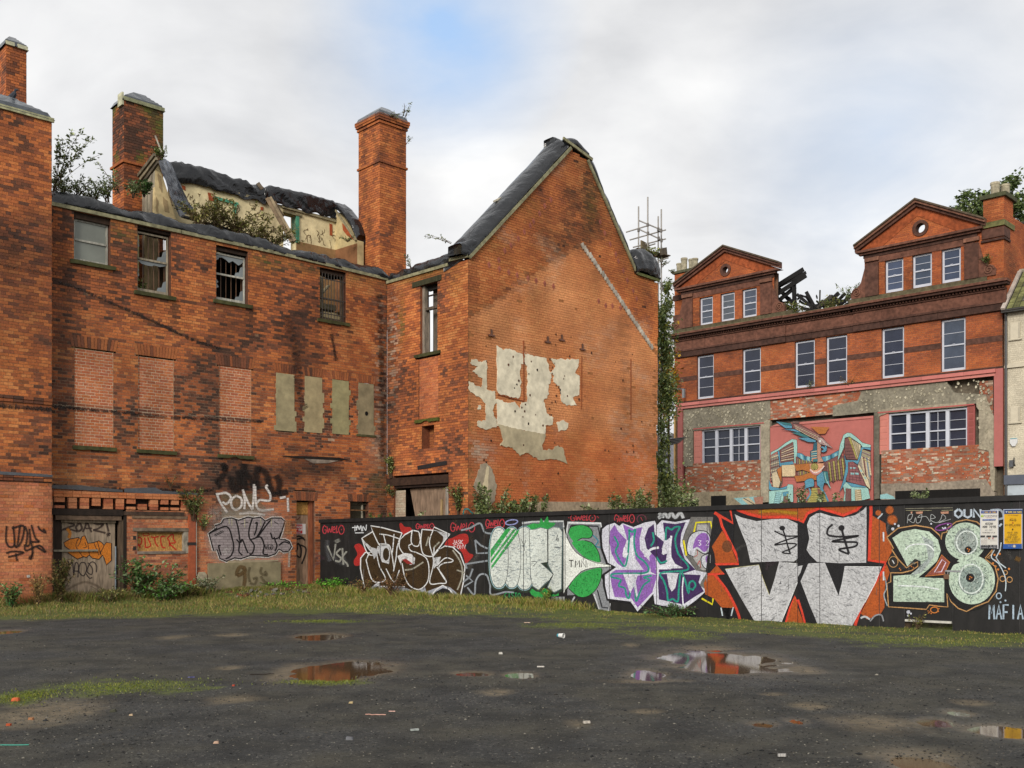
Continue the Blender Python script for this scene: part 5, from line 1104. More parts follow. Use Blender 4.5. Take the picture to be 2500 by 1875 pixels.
for k in range(34):
    px = r.uniform(1890, 2078); py = r.uniform(725, 760); o_ = r.uniform(-2, -.8); mb = MB(); mb.bar(D3(px, py, o_), D3(px + r.uniform(-25, 30), py - r.uniform(2, 26), o_ - .3), .04, r.uniform(.05, .1), hx('#201e1e', K)); mb.obj('charred_timber', 'timber', SB)
# wall lamp bracket and loose boards on the left edge
mb = MB(); mb.bar(D.P(-.1, 8.7, .1), D.P(.55, 8.62, .3), .04, .05, hx('#5b5d60', K)); D.box(mb, .52, .62, 8.2, 8.62, .22, .34, hx('#8b9094', K)); mb.obj('bracket', 'metal', SB)
# the mural board
mb = MB(); D.box(mb, 4.95, 9.68, 2.9, 6.52, -.04, -.005, hx('#bd7068', K)); D.prism(mb, [(4.95, 6.52), (9.68, 6.52), (9.68, 6.62), (5.3, 6.62)], -.04, .03, hx('#c67b72', K)); D.box(mb, 9.58, 9.68, 2.9, 6.52, -.005, .02, hx('#b96b64', K)); mural = mb.obj('mural_board', 'white', SB)
for z_ in (5.32, 4.1): mb = MB(); D.box(mb, 4.95, 9.58, z_, z_ + .006, -.005, -.003, hx('#7d3f3d', K)); mb.obj('board_joint', 'white', mural)
mu = Paint(D, (1860, 1000, 6.913), o=-.003, step=.0006)
LB, MBl, AQ, DB_, BR_, BR2, YE, CRM, ORG, BLK, GRY, TEAL = '#93c2c4', '#5b97b0', '#a0ccc4', '#356878', '#7c5450', '#6a4746', '#a89e58', '#cfc0a0', '#b4703a', '#241d22', '#9c9286', '#3f7c80'
O = BLK
def mp(pts, c, w=6, smooth=False):
    mu.poly(pts, c, smooth=smooth, k=3); q = cat(pts, True, 3) if smooth else pts; mu.stroke(q, O, w, smooth=False, closed=True)
mp([(150, 720), (270, 660), (400, 560), (510, 495), (590, 510), (600, 640), (590, 900), (545, 910), (535, 620), (520, 545), (440, 590), (300, 680), (150, 770)], AQ)
mp([(300, 680), (440, 590), (530, 550), (540, 880), (330, 915), (300, 760)], BR_)
for k in range(6): mu.stroke([(330, 700 + k * 32), (540, 600 + k * 45)], CRM if k % 2 else GRY, 14, smooth=False); mu.stroke([(330, 712 + k * 32), (540, 612 + k * 45)], O, 4, smooth=False)
mp([(265, 700), (300, 700), (315, 900), (520, 870), (545, 920), (300, 960)], MBl)
mp([(150, 780), (265, 740), (300, 950), (340, 1060), (350, 1230), (320, 1320), (210, 1320), (150, 1150)], GRY)
for k in range(9): mu.stroke([(150, 820 + k * 55), (280 + k * 7, 770 + k * 58)], BR_ if k % 2 else CRM, 16, smooth=False); mu.stroke([(150, 835 + k * 55), (280 + k * 7, 785 + k * 58)], O, 4, smooth=False)
for k in range(5): mu.stroke([(165 + k * 30, 800), (200 + k * 32, 1300)], O, 4, smooth=False)
mp([(600, 730), (680, 740), (740, 790), (835, 800), (835, 890), (780, 900), (700, 860), (600, 790)], MBl); [mu.poly([(650 + k * 62, 750 + k * 18), (690 + k * 62, 770 + k * 14), (700 + k * 55, 850 + k * 12), (660 + k * 55, 820 + k * 14)], DB_ if k % 2 else LB) for k in range(3)]
mp([(1010, 800), (1150, 770), (1290, 690), (1330, 690), (1330, 780), (1200, 850), (1080, 880), (1020, 870)], MBl); [mu.poly([(1080 + k * 75, 790 - k * 22), (1120 + k * 75, 780 - k * 24), (1130 + k * 70, 850 - k * 18), (1095 + k * 70, 862 - k * 16)], DB_ if k % 2 else LB) for k in range(3)]
mp([(580, 790), (700, 860), (830, 895), (1080, 880), (1300, 770), (1420, 790), (1440, 900), (1410, 1080), (1380, 1190), (1260, 1180), (1210, 1240), (1150, 1180), (1110, 1040), (1060, 1040), (940, 1110), (830, 1060), (700, 1110), (600, 1190), (580, 1000)], BR_)
for k in range(11):
    x = 600 + k * 30; mu.poly([(x, 830 + k * 5), (x + 18, 832 + k * 5), (x + 40, 1120 - k * 8), (x + 18, 1140 - k * 8)], YE if k % 2 else '#8d7468'); mu.stroke([(x + 18, 832 + k * 5), (x + 40, 1120 - k * 8)], O, 4, smooth=False)
for k in range(9):
    x = 1090 + k * 38; mu.poly([(x, 900 - k * 10), (x + 30, 895 - k * 10), (x + 62, 1200 - k * 6), (x + 40, 1230 - k * 6)], YE if k % 2 else '#84655f'); mu.stroke([(x, 900 - k * 10), (x + 40, 1230 - k * 6)], O, 5, smooth=False)
    for j in range(5): mu.stroke([(x + 8 + j * 8, 940 + j * 56 - k * 8), (x + 34 + j * 8, 925 + j * 56 - k * 8)], O, 3, smooth=False)
mp([(350, 940), (580, 930), (580, 1130), (360, 1130)], '#d9c39c', 4); mp([(270, 1010), (350, 960), (350, 1230), (300, 1150)], ORG, 5)
mp([(560, 930), (830, 905), (950, 900), (960, 1190), (700, 1210), (600, 1225), (560, 1120), (700, 1110), (830, 1060), (700, 1020), (600, 1040)], ORG, 5)
mp([(820, 910), (1060, 905), (1060, 960), (1000, 1100), (920, 1115), (850, 1060), (825, 980)], '#d8a07c', 6); mu.ell(905, 965, 62, 58, YE); mu.ell(905, 965, 62, 58, O, w=6); [mu.stroke([(905, 1020), (905 + 55 * math.cos(a_), 965 + 50 * math.sin(a_))], O, 3, smooth=False) for a_ in (3.4, 4, 4.7, 5.4, 6)]
mu.stroke([(830, 1010), (880, 1055), (950, 1060), (1020, 1010), (1070, 950)], '#e3cfc8', 22); mu.stroke([(835, 1035), (890, 1085), (960, 1090), (1030, 1040)], '#bf8487', 20)
mp([(835, 700), (880, 680), (890, 570), (950, 545), (960, 870), (870, 880), (840, 850)], DB_); [mu.stroke([(850, 720 + k * 34), (950, 700 + k * 38)], LB if k % 2 else CRM, 14, smooth=False) for k in range(5)]
mp([(950, 460), (1000, 450), (1020, 620), (1010, 780), (1060, 880), (950, 900)], '#b98d78'); mu.poly([(865, 820), (950, 815), (950, 870), (870, 880)], '#c4876a'); mp([(880, 840), (960, 830), (960, 880), (885, 885)], TEAL, 5)
# crest, head and beak
mp([(260, 205), (350, 205), (520, 235), (530, 320), (420, 320), (330, 260)], MBl); mp([(280, 200), (520, 235), (520, 270), (400, 260)], TEAL, 6)
mp([(350, 340), (560, 330), (700, 380), (640, 390), (500, 355)], MBl); mp([(510, 390), (650, 385), (780, 440), (830, 470), (720, 470), (620, 430)], TEAL); mp([(620, 480), (800, 470), (930, 520), (930, 555), (800, 550), (700, 510)], MBl)
mp([(530, 240), (640, 240), (980, 420), (1060, 490), (1110, 560), (1000, 560), (950, 530), (700, 390), (540, 315)], BR_)
for k in range(4): mu.stroke([(560 + k * 10, 255 + k * 22), (780, 350 + k * 26), (985, 450 + k * 24)], CRM if k % 2 else '#b78d86', 10, smooth=False); mu.stroke([(560 + k * 10, 264 + k * 22), (780, 359 + k * 26), (985, 460 + k * 24)], O, 4, smooth=False)
mp([(540, 195), (655, 200), (640, 240), (535, 240)], '#6f5751'); mp([(830, 290), (1160, 300), (1090, 410), (980, 415), (900, 340)], ORG, 0.01)
mp([(955, 470), (1040, 480), (1110, 550), (1225, 660), (1100, 610), (1010, 590), (960, 540)], '#a98f8c'); mu.ell(1003, 533, 15, 19, '#d9e6dc'); mu.stroke([(1010, 590), (1110, 560)], O, 5, smooth=False); mu.stroke([(1000, 480), (1120, 610)], '#d6c6bc', 8, smooth=False)
mp([(1010, 640), (1050, 620), (1080, 640), (1090, 600), (1120, 640), (1110, 700), (1060, 725), (1020, 700), (1060, 680), (1040, 655)], MBl, 6, True)
# right wing
mp([(1340, 600), (1400, 430), (1470, 390), (1530, 400), (1620, 470), (1720, 560), (1860, 600), (1860, 700), (1720, 640), (1690, 590), (1590, 520), (1500, 460), (1420, 480), (1410, 640), (1330, 820), (1300, 880), (1320, 700)], AQ)
mp([(1420, 500), (1500, 465), (1610, 540), (1700, 600), (1690, 760), (1640, 850), (1450, 840), (1420, 700)], BR_); mu.poly([(1480, 470), (1530, 480), (1680, 840), (1610, 830)], YE); mp([(1530, 500), (1690, 600), (1690, 760), (1640, 830)], CRM, 6)
for k in range(5): mu.stroke([(1430, 600 + k * 55), (1580, 600 + k * 52)], O, 5, smooth=False); mu.stroke([(1560 + k * 22, 520 + k * 16), (1650 + k * 6, 800 - k * 20)], '#8d7c4a' if k % 2 else O, 7, smooth=False)
mp([(1400, 700), (1440, 850), (1640, 860), (1700, 640), (1860, 640), (1860, 690), (1740, 660), (1680, 900), (1640, 930), (1560, 880), (1480, 900), (1480, 1100), (1440, 1230), (1330, 1400), (1400, 1180), (1440, 960)], MBl, 8)
mp([(1480, 890), (1560, 880), (1660, 960), (1790, 1300), (1470, 1220), (1440, 1180), (1480, 1050)], '#8d5a5c'); [mu.poly([(1510 + k * 55, 975), (1550 + k * 55, 978), (1552 + k * 55, 1005), (1512 + k * 55, 1002)], LB) for k in range(2)]; [mu.poly([(1520 + k * 75, 1065), (1580 + k * 75, 1070), (1585 + k * 75, 1105), (1522 + k * 75, 1098)], LB) for k in range(2)]
[mu.stroke([(1490, 950 + k * 45), (1640 + k * 25, 960 + k * 50)], O, 4, smooth=False) for k in range(6)]; [mu.stroke([(1500 + k * 45, 900), (1500 + k * 62, 1210)], O, 4, smooth=False) for k in range(4)]
mp([(1720, 670), (1860, 720), (1860, 1330), (1790, 1290), (1640, 940), (1700, 800)], GRY); [mu.poly([(1700 + k * 28, 790 + k * 6), (1725 + k * 28, 800 + k * 6), (1790 + k * 22, 1240 - k * 30), (1760 + k * 22, 1220 - k * 30)], (CRM, BR_, CRM, '#7d8f9a', CRM)[k]) for k in range(5)]; [mu.stroke([(1720, 690 + k * 35), (1860, 740 + k * 42)], BR2 if k % 2 else YE, 10, smooth=False) for k in range(5)]
mp([(1640, 950), (1680, 940), (1830, 1200), (1860, 1350), (1790, 1290)], '#d8cba8', 6); [mu.poly([(1680 + k * 35, 1010 + k * 60), (1710 + k * 35, 1020 + k * 60), (1725 + k * 35, 1060 + k * 60), (1695 + k * 35, 1050 + k * 60)], '#5d5f6a' if k % 2 else LB) for k in range(3)]
# tail and lower feathers
mp([(720, 1390), (760, 1300), (750, 1210), (830, 1165), (900, 1180), (910, 1290), (850, 1310), (760, 1340)], MBl, 7, True)
mp([(950, 1130), (1060, 1040), (1140, 1050), (1150, 1160), (1190, 1340), (1130, 1250), (1080, 1240), (1060, 1330), (1150, 1540), (1080, 1420), (1000, 1310), (960, 1280)], MBl, 7); mp([(1060, 1040), (1140, 1050), (1160, 1180), (1100, 1240), (1080, 1140)], TEAL, 5); mu.stroke([(1090, 1060), (1110, 1180), (1190, 1330)], AQ, 14)
mp([(870, 1320), (1010, 1320), (1110, 1480), (1130, 1560), (790, 1570), (850, 1430)], YE, 7); mu.poly([(960, 1330), (1020, 1340), (1080, 1540), (1000, 1560)], '#8a5f50'); [mu.stroke([(860 - k * 14, 1370 + k * 40), (1030 + k * 18, 1360 + k * 42)], O, 4, smooth=False) for k in range(5)]
mu.stroke([(830, 1330), (850, 1420), (780, 1530)], MBl, 26); mu.stroke([(1020, 1330), (1090, 1420), (1150, 1550)], MBl, 30)
mp([(150, 1380), (270, 1360), (450, 1300), (470, 1260), (560, 1270), (560, 1560), (150, 1590)], AQ); mp([(270, 1390), (370, 1400), (330, 1590), (230, 1590)], LB, 6); [mu.stroke([(262 - k * 5, 1420 + k * 32), (360 - k * 5, 1432 + k * 32)], O, 5, smooth=False) for k in range(6)]; mp([(380, 1400), (480, 1380), (470, 1460), (390, 1460)], MBl, 6); mp([(400, 1470), (470, 1465), (470, 1580), (390, 1580)], BR_, 6)
mp([(150, 1180), (200, 1300), (330, 1330), (460, 1290), (450, 1340), (200, 1370), (150, 1350)], MBl, 6)
mp([(200, 1080), (280, 1040), (350, 1220), (320, 1320), (220, 1310)], CRM, 6)
mp([(1400, 1290), (1450, 1220), (1600, 1260), (1790, 1310), (1830, 1340), (1860, 1500), (1700, 1540), (1400, 1560), (1430, 1400)], AQ); mp([(1450, 1220), (1790, 1300), (1780, 1320), (1550, 1310)], MBl, 6); mp([(1600, 1350), (1700, 1350), (1720, 1530), (1610, 1540)], CRM, 6); [mu.stroke([(1605, 1380 + k * 34), (1710, 1360 + k * 34)], '#8d7c4a', 10, smooth=False) for k in range(5)]; mp([(1450, 1330), (1540, 1340), (1540, 1540), (1440, 1550)], BR_, 6)
mp([(630, 1560), (640, 1460), (680, 1560)], AQ, 5); mp([(1230, 1530), (1255, 1440), (1275, 1530)], AQ, 5)
mu.obj('bird_mural', 'paint', mural, 'pale blue and brown phoenix mural with spread wings on pink board')
mu2 = Paint(D, (1600, 850, 2.458), o=.012)
mu2.poly([(470, 900), (610, 890), (600, 935), (520, 940)], LB).poly([(520, 905), (560, 895), (610, 940), (560, 940)], CRM).poly([(590, 895), (648, 890), (645, 935), (600, 935)], '#a97a68').stroke([(530, 900), (600, 940)], O, 4, smooth=False)
mu2.obj('mural_fragment', 'paint', wallD); mu2 = Paint(D, (1600, 850, 2.458), o=.012)
mu2.poly([(1350, 880), (1390, 872), (1430, 890), (1440, 905), (1350, 905)], LB)
mu2.obj('mural_fragment', 'paint', wallD)
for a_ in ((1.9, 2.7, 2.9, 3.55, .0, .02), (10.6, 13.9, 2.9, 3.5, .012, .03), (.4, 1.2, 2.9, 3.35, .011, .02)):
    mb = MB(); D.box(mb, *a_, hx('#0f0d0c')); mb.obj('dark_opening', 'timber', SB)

# ------------------------------------------------------------------ pale building at the right edge
WBg = thing('pale_painted_building', 'cream painted brick building with a mossy slate roof at the right edge', 'building', tuple(D.P(15.5, 0, 0)))
CRW = hx('#d3cab4', K)
wf = Bricks(); wf.wall(D.off(.05), [(14.78, -.2), (19.5, -.2), (19.5, 10.1), (14.78, 10.1)], [], lambda t, z, r: mul(CRW, r.uniform(.93, 1.03)), lambda t, z: mul(CRW, .86), seed=91, dep=.005)
wfm = wf.mortar('wall', WBg); wf.build(wfm)
D5 = D.off(.05)
mb = MB(); D5.box(mb, 14.8, 19.5, 7.95, 8.05, 0, .08, mul(CRW, .95)); D5.box(mb, 14.8, 19.5, 8.0, 8.12, 0, .05, mul(CRW, .9)); mb.obj('string_course', 'white', WBg)
for z0, z1 in ((9.0, 9.62), (5.9, 6.5)):
    mb = MB(); D5.box(mb, 15.0, 15.35, z0, z1, .0, .03, mul(CRW, 1.03)); D5.box(mb, 15.28, 15.35, z0 + .05, z1 - .02, .03, .05, mul(CRW, .75)); D5.box(mb, 14.95, 15.4, z0 - .04, z0, 0, .07, mul(CRW, .8)); mb.obj('window_moulding', 'white', WBg)
mb = MB(); D5.box(mb, 14.8, 19.5, 3.6, 3.95, 0, .12, hx('#5d6370', K)); D5.box(mb, 14.85, 19.5, 2.5, 3.6, .0, .04, hx('#b9c4cc', K)); mb.obj('shop_fascia', 'white', WBg)
mb = MB(); D5.box(mb, 14.76, 19.6, 10.0, 10.12, 0, .28, hx('#33322f', K)); mb.obj('gutter', 'metal', WBg)
mb = MB(); mb.tube([D5.P(14.86, 10.0, .12), D5.P(14.86, 9.7, .06), D5.P(14.86, 3.0, .06)], .05, hx('#2c2c2d', K)); mb.obj('down_pipe', 'metal', WBg)
TM = []; r = random.Random(4); rise = Vector((-D.n[0], -D.n[1], 0)) * .36 + Vector((0, 0, .33)); rn = rise.normalized(); al = Vector((D.d[0], D.d[1], 0)); nn = al.cross(rn); nn = nn if nn.z > 0 else -nn
for i in range(7):
    for k in range(9):
        p_ = D5.P(14.95 + k * .22 + (i % 2) * .0, 10.12, .25) + rn * (i * .36)
        if not TM:
            for c_ in ('#7a7b4e', '#63633f', '#5d5a50'):
                tb = MB(); tb.box((0, 0, 0), al * .2, rn * .4, nn * .03 + rn * -.02, hx(c_, K)); tb.box(al * .2, al * .03, rn * .4, nn * .05, hx('#4c4f34', K)); o_ = tb.obj('roof_tile', 'stone', WBg); TM.append(o_.data); bpy.data.objects.remove(o_)
        o_ = bpy.data.objects.new('roof_tile', TM[r.randrange(3)]); COL.objects.link(o_); o_.parent = WBg; o_.location = p_ - Vector(WBg.location)
mb = MB(); mb.box(D5.P(14.78, 10.06, .3), al * 5, rn * 2.6, nn * -.05, hx('#3a3530', K)); mb.obj('roof', 'timber', WBg)
mb = MB(); mb.box(D5.P(14.76, 10.10, .3), al * .14, rn * 2.6, nn * .08, hx('#b5aaa0', K)); mb.obj('verge', 'plaster', WBg)
mb = MB(); mb.tube([D5.P(14.8, 11.9, -1.65), D5.P(19, 11.9, -1.65)], .09, hx('#a09a88', K)); mb.obj('ridge', 'stone', WBg)
t = thing('alarm_box', 'white alarm box on the pale wall', 'alarm box', tuple(D5.P(15.13, 5.15, 0)))
mb = MB(); D5.prism(mb, [(15.0, 5.3), (15.26, 5.3), (15.26, 5.15), (15.18, 5.02), (15.08, 5.02), (15.0, 5.15)], 0, .09, hx('#dfe0e0', K)); mb.obj('case', 'plastic', t)
mb = MB(); D5.box(mb, 15.02, 15.24, 5.29, 5.32, .0, .1, hx('#7fb0b8', K)); mb.obj('lid', 'plastic', t)
t = thing('floodlight', 'small black floodlight on the pale wall above the fascia', 'floodlight', tuple(D5.P(15.1, 4.2, 0)))
mb = MB(); D5.box(mb, 15.0, 15.13, 4.25, 4.5, .05, .16, hx('#55585c', K)); mb.obj('housing', 'metal', t)
mb = MB(); mb.tube([D5.P(15.16, 4.3, 0), D5.P(15.16, 4.35, .1), D5.P(15.16, 4.6, .12)], .02, hx('#222428', K)); mb.obj('bracket', 'metal', t)
# grey wall closing the gap
gp = thing('grey_rendered_wall', 'tall grey rendered wall seen in the gap behind the climbing plant', 'wall', tuple(D.P(-3, 0, -1.2)))
mb = MB(); D.box(mb, -4.5, -.25, 0, 6.6, -1.5, -1.3, hx('#9a9da6', K)); mb.obj('face', 'concrete', gp)
mb = MB(); D.box(mb, -4.5, -.25, 6.6, 6.75, -1.55, -1.22, hx('#7f8086', K)); mb.obj('coping', 'concrete', gp)
# ------------------------------------------------------------------ hoarding
HO = thing('painted_hoarding', 'long black board hoarding covered in graffiti along the edge of the lot', 'hoarding', tuple(FE.P(9.3, 0, 0)))
BK = hx('#201e1e', .62)
TW_ = 1.239; T0 = -.08; TEND = 19.75
def ftop(t): return 2.15 + .0125 * t
def fbot(t): return (.08 if t < 3 else .0) - .12 * sm(t, 6, 13)
k = 0; x = T0
edges = [T0 + i * TW_ for i in range(13)] + [15.96, 16.43, 17.30, 18.42, 19.66]
for i, (a, b) in enumerate(zip(edges, edges[1:])):
    mb = MB(); g = .004; lean = .004 * nz(i * 3.1, 1)
    FE.prism(mb, [(a + g, fbot(a) - .1 if i < 14 or i > 14 else .06), (b - g, fbot(b) - .1 if i != 14 else .06), (b - g, ftop(b) - .07), (a + g, ftop(a) - .07)], -.018 + lean * 0, 0, mul(BK, .85 + .3 * rnd.random())); mb.obj('hoarding_panel', 'hoard', HO)
    mb = MB(); FE.box(mb, b - .006, b + .006, fbot(b), ftop(b) - .08, -.01, .0135, hx('#3a3838', .6)); mb.obj('joint_strip', 'hoard', HO)
    if i % 2 == 0: mb = MB(); FE.box(mb, a, a + .1, -.2, ftop(a) - .1, -.14, -.03, hx('#4a3c2e', K)); mb.obj('post', 'timber', HO)
for a, b in ((T0, 4.9), (4.9, 9.8), (9.8, 14.8), (14.8, 19.66)):
    mb = MB(); FE.prism(mb, [(a, ftop(a) - .10), (b - .003, ftop(b) - .10), (b - .003, ftop(b)), (a, ftop(a))], -.08, .05, mul(BK, 1.0)); mb.obj('cap_rail', 'hoard', HO)
mb = MB(); FE.box(mb, 16.45, 17.28, .045, .085, -.02, .05, hx('#c9c6bd', K)); mb.obj('threshold_strip', 'metal', HO)
mb = MB(); FE.box(mb, 16.43, 16.445, .1, ftop(16.4) - .09, .0, .006, hx('#0a0a0a')); FE.box(mb, 16.43, 17.3, ftop(17) - .19, ftop(17) - .185, .0, .006, hx('#b9b59c', K)); mb.obj('gate_edge', 'hoard', HO)
# ---- graffiti, from left to right
p = Paint(FE, (780, 1180, 3.072), o=.003, step=.000005)
rg_ = random.Random(99)
for k in range(90):     # faint older layers showing between the pieces
    x, y = rg_.uniform(20, 5200), 0; y = rg_.uniform(330, 800) - (x > 2200) * (x - 2200) * .03; q = [(x, y)]
    for j in range(rg_.randint(2, 5)): q.append((q[-1][0] + rg_.uniform(-70, 80), q[-1][1] + rg_.uniform(-90, 90)))
    p.stroke(q, rg_.choice(('#6d6a66', '#5a4a3a', '#7d7f84', '#4a3a44', '#3f4a44')), rg_.uniform(4, 16), soft=rg_.uniform(6, 22), a=rg_.uniform(.10, .32))
RED, WH, SIL = '#b33a44', '#cfd3d8', '#b9bcc2'
for bx in ((25, 310, 185, 382), (725, 298, 860, 345), (985, 288, 1165, 366), (1248, 265, 1388, 332), (1885, 228, 2070, 286)): p.tagword(GWELO, *bx, RED, 5, soft=2)
p.stroke([(1250, 338), (1290, 330), (1340, 330)], RED, 4, soft=2)
for x in (1870, 1882, 2085, 2092): p.ell(x, 250 + (x % 3) * 8, 4, 4, RED)
p.tagword([[(0, .35), (.5, .3)], [(.2, .1), (.2, .8)], [(.3, .7), (.36, .1), (.5, .6), (.6, .1), (.66, .8)], [(.72, .8), (.75, .2), (.93, .7), (.98, 0)], [(.2, 1.0), (.8, .98)]], 245, 310, 355, 372, WH, 5, soft=1.5)
p.stroke([(60, 468), (105, 575), (122, 455)], '#8d8d86', 9, soft=5, smooth=False).stroke([(160, 490), (128, 525), (160, 560), (150, 585), (118, 580)], '#8d8d86', 9, soft=5).stroke([(172, 485), (180, 610)], '#8d8d86', 8, soft=5).stroke([(205, 510), (172, 560), (205, 600), (215, 625)], '#8d8d86', 8, soft=5).stroke([(130, 420), (140, 445)], '#8d8d86', 22, soft=14, a=.6)
# brown and white piece
for q in ([(600, 310), (615, 298), (640, 325), (680, 330), (692, 355), (640, 385), (615, 370)], [(262, 470), (300, 452), (330, 480), (350, 515), (315, 560), (318, 605), (270, 618), (258, 580), (285, 530)], [(960, 425), (1005, 405), (1060, 380), (1110, 385), (1118, 440), (1090, 470), (1120, 520), (1155, 540), (1120, 585), (1095, 600), (1070, 520), (1000, 470), (940, 470)], [(600, 825), (640, 830), (645, 865), (620, 875)]): p.poly(q, '#a52a26', smooth=True)
BW = '#3a2a15'
jo = [(318, 412), (345, 395), (400, 362), (385, 318), (470, 332), (618, 372), (602, 425), (640, 385), (700, 352), (740, 360), (765, 392), (770, 345), (852, 352), (860, 328), (978, 382), (925, 445), (892, 500), (940, 470), (1000, 478), (1055, 530), (1092, 625), (1080, 740), (1052, 870), (1030, 878), (980, 800), (925, 765), (870, 800), (820, 872), (798, 812), (740, 858), (690, 850), (640, 820), (540, 805), (452, 822), (445, 740), (400, 780), (362, 852), (335, 770), (308, 640), (310, 560), (345, 518), (392, 520), (350, 462)]
p.poly(jo, BW)
p.poly([(445, 770), (560, 778), (640, 782), (720, 812), (792, 780), (802, 812), (925, 765), (980, 780), (1050, 838), (1030, 878), (980, 800), (925, 785), (870, 815), (820, 872), (800, 822), (740, 858), (690, 850), (640, 822), (540, 808), (452, 824)], '#9da1ad')
p.poly([(360, 800), (445, 735), (448, 760), (400, 800), (362, 852)], '#9da1ad')
p.stroke(jo, '#dcdee0', 7, smooth=False, closed=True, soft=1.5)
IN = [[(320, 415), (355, 515), (395, 540), (430, 525), (440, 470)], [(400, 362), (445, 455), (470, 470)], [(440, 455), (520, 462), (545, 520), (560, 380)], [(620, 372), (585, 470), (575, 560), (555, 660)], [(430, 530), (450, 620), (495, 722), (400, 730), (350, 575)],
      [(350, 575), (375, 520)], [(602, 425), (600, 480), (640, 540)], [(695, 355), (688, 430), (705, 465), (740, 470), (756, 430), (748, 375)], [(620, 600), (640, 700), (680, 770), (750, 795), (810, 740), (822, 640), (800, 560), (730, 520), (685, 505), (670, 470), (690, 455)],
      [(770, 345), (760, 440), (780, 530), (850, 545), (860, 480)], [(852, 352), (825, 440), (850, 540)], [(978, 382), (860, 530)], [(850, 540), (855, 610), (828, 745), (900, 750), (952, 738), (882, 628)], [(880, 620), (945, 560), (1000, 575), (990, 590), (930, 600), (895, 640), (952, 738)], [(892, 500), (850, 550)],
      [(500, 640), (560, 740), (600, 650)], [(540, 505), (560, 640)], [(480, 380), (500, 460)], [(445, 740), (445, 770), (640, 775)], [(450, 380), (520, 390), (610, 420)]]
for q in IN: p.stroke(q, '#dcdee0', 6, smooth=True, soft=1.5)
for q in ([(1000, 500), (1062, 600), (1070, 700), (1035, 800)], [(640, 650), (700, 640), (780, 590)], [(900, 440), (860, 480)], [(820, 400), (800, 470)], [(1030, 650), (1090, 670)]): p.stroke(q, '#9d9a8c', 6, soft=5)
p.poly([(438, 470), (520, 462), (532, 520), (522, 605), (470, 590), (432, 490)], '#c6c8cc').ell(500, 532, 24, 48, '#33260f')
p.poly([(585, 545), (640, 522), (690, 530), (718, 560), (712, 605), (680, 612), (640, 572), (615, 580), (612, 615)], '#d3d4d6').poly([(618, 572), (650, 565), (690, 595), (700, 608), (660, 605)], '#8d2a26')
p.poly([(850, 560), (912, 550), (900, 590), (860, 640)], '#c6c8cc').poly([(320, 420), (345, 460), (395, 520), (410, 570), (440, 520), (432, 490), (390, 480)], '#b9bbbf').poly([(850, 352), (978, 382), (925, 440), (930, 400), (870, 350)], '#b9bbbf')
text(p, 'JASK', 1000, 425, 1075, 455, '#e8e8ea', 3.5); text(p, 'FONV', 1010, 460, 1098, 492, '#e8e8ea', 3.5)
p.scratch(jo, 420, ('#1c140a', '#5a4526', '#6b5a3c'), 22, 3, 12, .35)
# grey outlines
for q in ([(1062, 352), (1130, 335), (1205, 300), (1240, 365), (1300, 378)], [(1168, 425), (1180, 525), (1262, 522)], [(1168, 425), (1210, 465), (1262, 490)], [(1100, 605), (1262, 580)], [(1098, 600), (1105, 640)], [(1150, 640), (1130, 700), (1080, 740)], [(1110, 780), (1162, 835), (1172, 740), (1205, 685), (1255, 690), (1280, 760), (1290, 835), (1395, 815), (1460, 820)], [(1100, 690), (1150, 735), (1085, 775)]): p.stroke(q, '#8b9299', 9, soft=4, smooth=len(q) > 3)
# green and white piece
p.poly([(1520, 285), (1832, 280), (1832, 345), (1520, 345)], '#5f666b').stroke([(1520, 300), (1600, 288), (1830, 284), (1832, 330)], '#c3c7c9', 10, smooth=False, soft=2)
p.poly([(1860, 285), (2110, 295), (2135, 420), (2185, 560), (2190, 640), (2110, 690), (2150, 790), (2185, 955), (2105, 960), (2050, 830), (1860, 840)], '#85888d').stroke([(1850, 400), (1865, 295), (2110, 300), (2125, 400), (2180, 540)], '#d6d9dc', 12, smooth=False, soft=2).stroke([(1880, 330), (1890, 315), (2090, 322), (2110, 420)], '#23252a', 12, smooth=False).stroke([(2060, 830), (2100, 950), (2170, 960), (2180, 900)], '#c9ccd0', 8, smooth=False, soft=2).stroke([(2085, 800), (2120, 930), (2165, 935)], '#23252a', 10, smooth=False)
p.stroke([(2040, 380), (2090, 430), (2070, 470), (2110, 480)], '#3b7f92', 7, soft=2)
p.poly([(1650, 850), (1840, 850), (1840, 940), (1720, 938)], '#8a8d8c')
for k in range(6): p.stroke([(1670 + k * 30, 850), (1700 + k * 26, 935)], '#55585a', 5, smooth=False, soft=3)
p.stroke([(1885, 905), (1915, 850)], '#b9bcc0', 8, soft=3, smooth=False)
GRN = '#2f9a48'; GSH = '#2e3b2f'; WT = '#cfd6d0'
p.poly([(1540, 325), (1600, 300), (1648, 305), (1662, 258), (1682, 292), (1712, 243), (1722, 292), (1772, 296), (1760, 318), (1700, 350), (1560, 350)], GRN).poly([(1565, 790), (1800, 790), (1795, 842), (1740, 850), (1710, 845), (1680, 888), (1655, 850), (1630, 860), (1590, 835)], GRN)
def lobe(cx, cy, rx, ry): return [(cx + rx * math.copysign(abs(math.cos(a)) ** .8, math.cos(a)), cy + ry * math.copysign(abs(math.sin(a)) ** .8, math.sin(a))) for a in [2 * math.pi * i / 26 for i in range(26)]]
L4 = [(1573, 350), (1620, 345), (1660, 332), (1710, 345), (1712, 590), (1662, 598), (1755, 682), (1735, 720), (1690, 752), (1645, 800), (1600, 770), (1585, 700)]
L5 = [(1710, 350), (1750, 328), (1800, 332), (1822, 365), (1815, 790), (1760, 818), (1712, 780), (1755, 682), (1716, 610)]
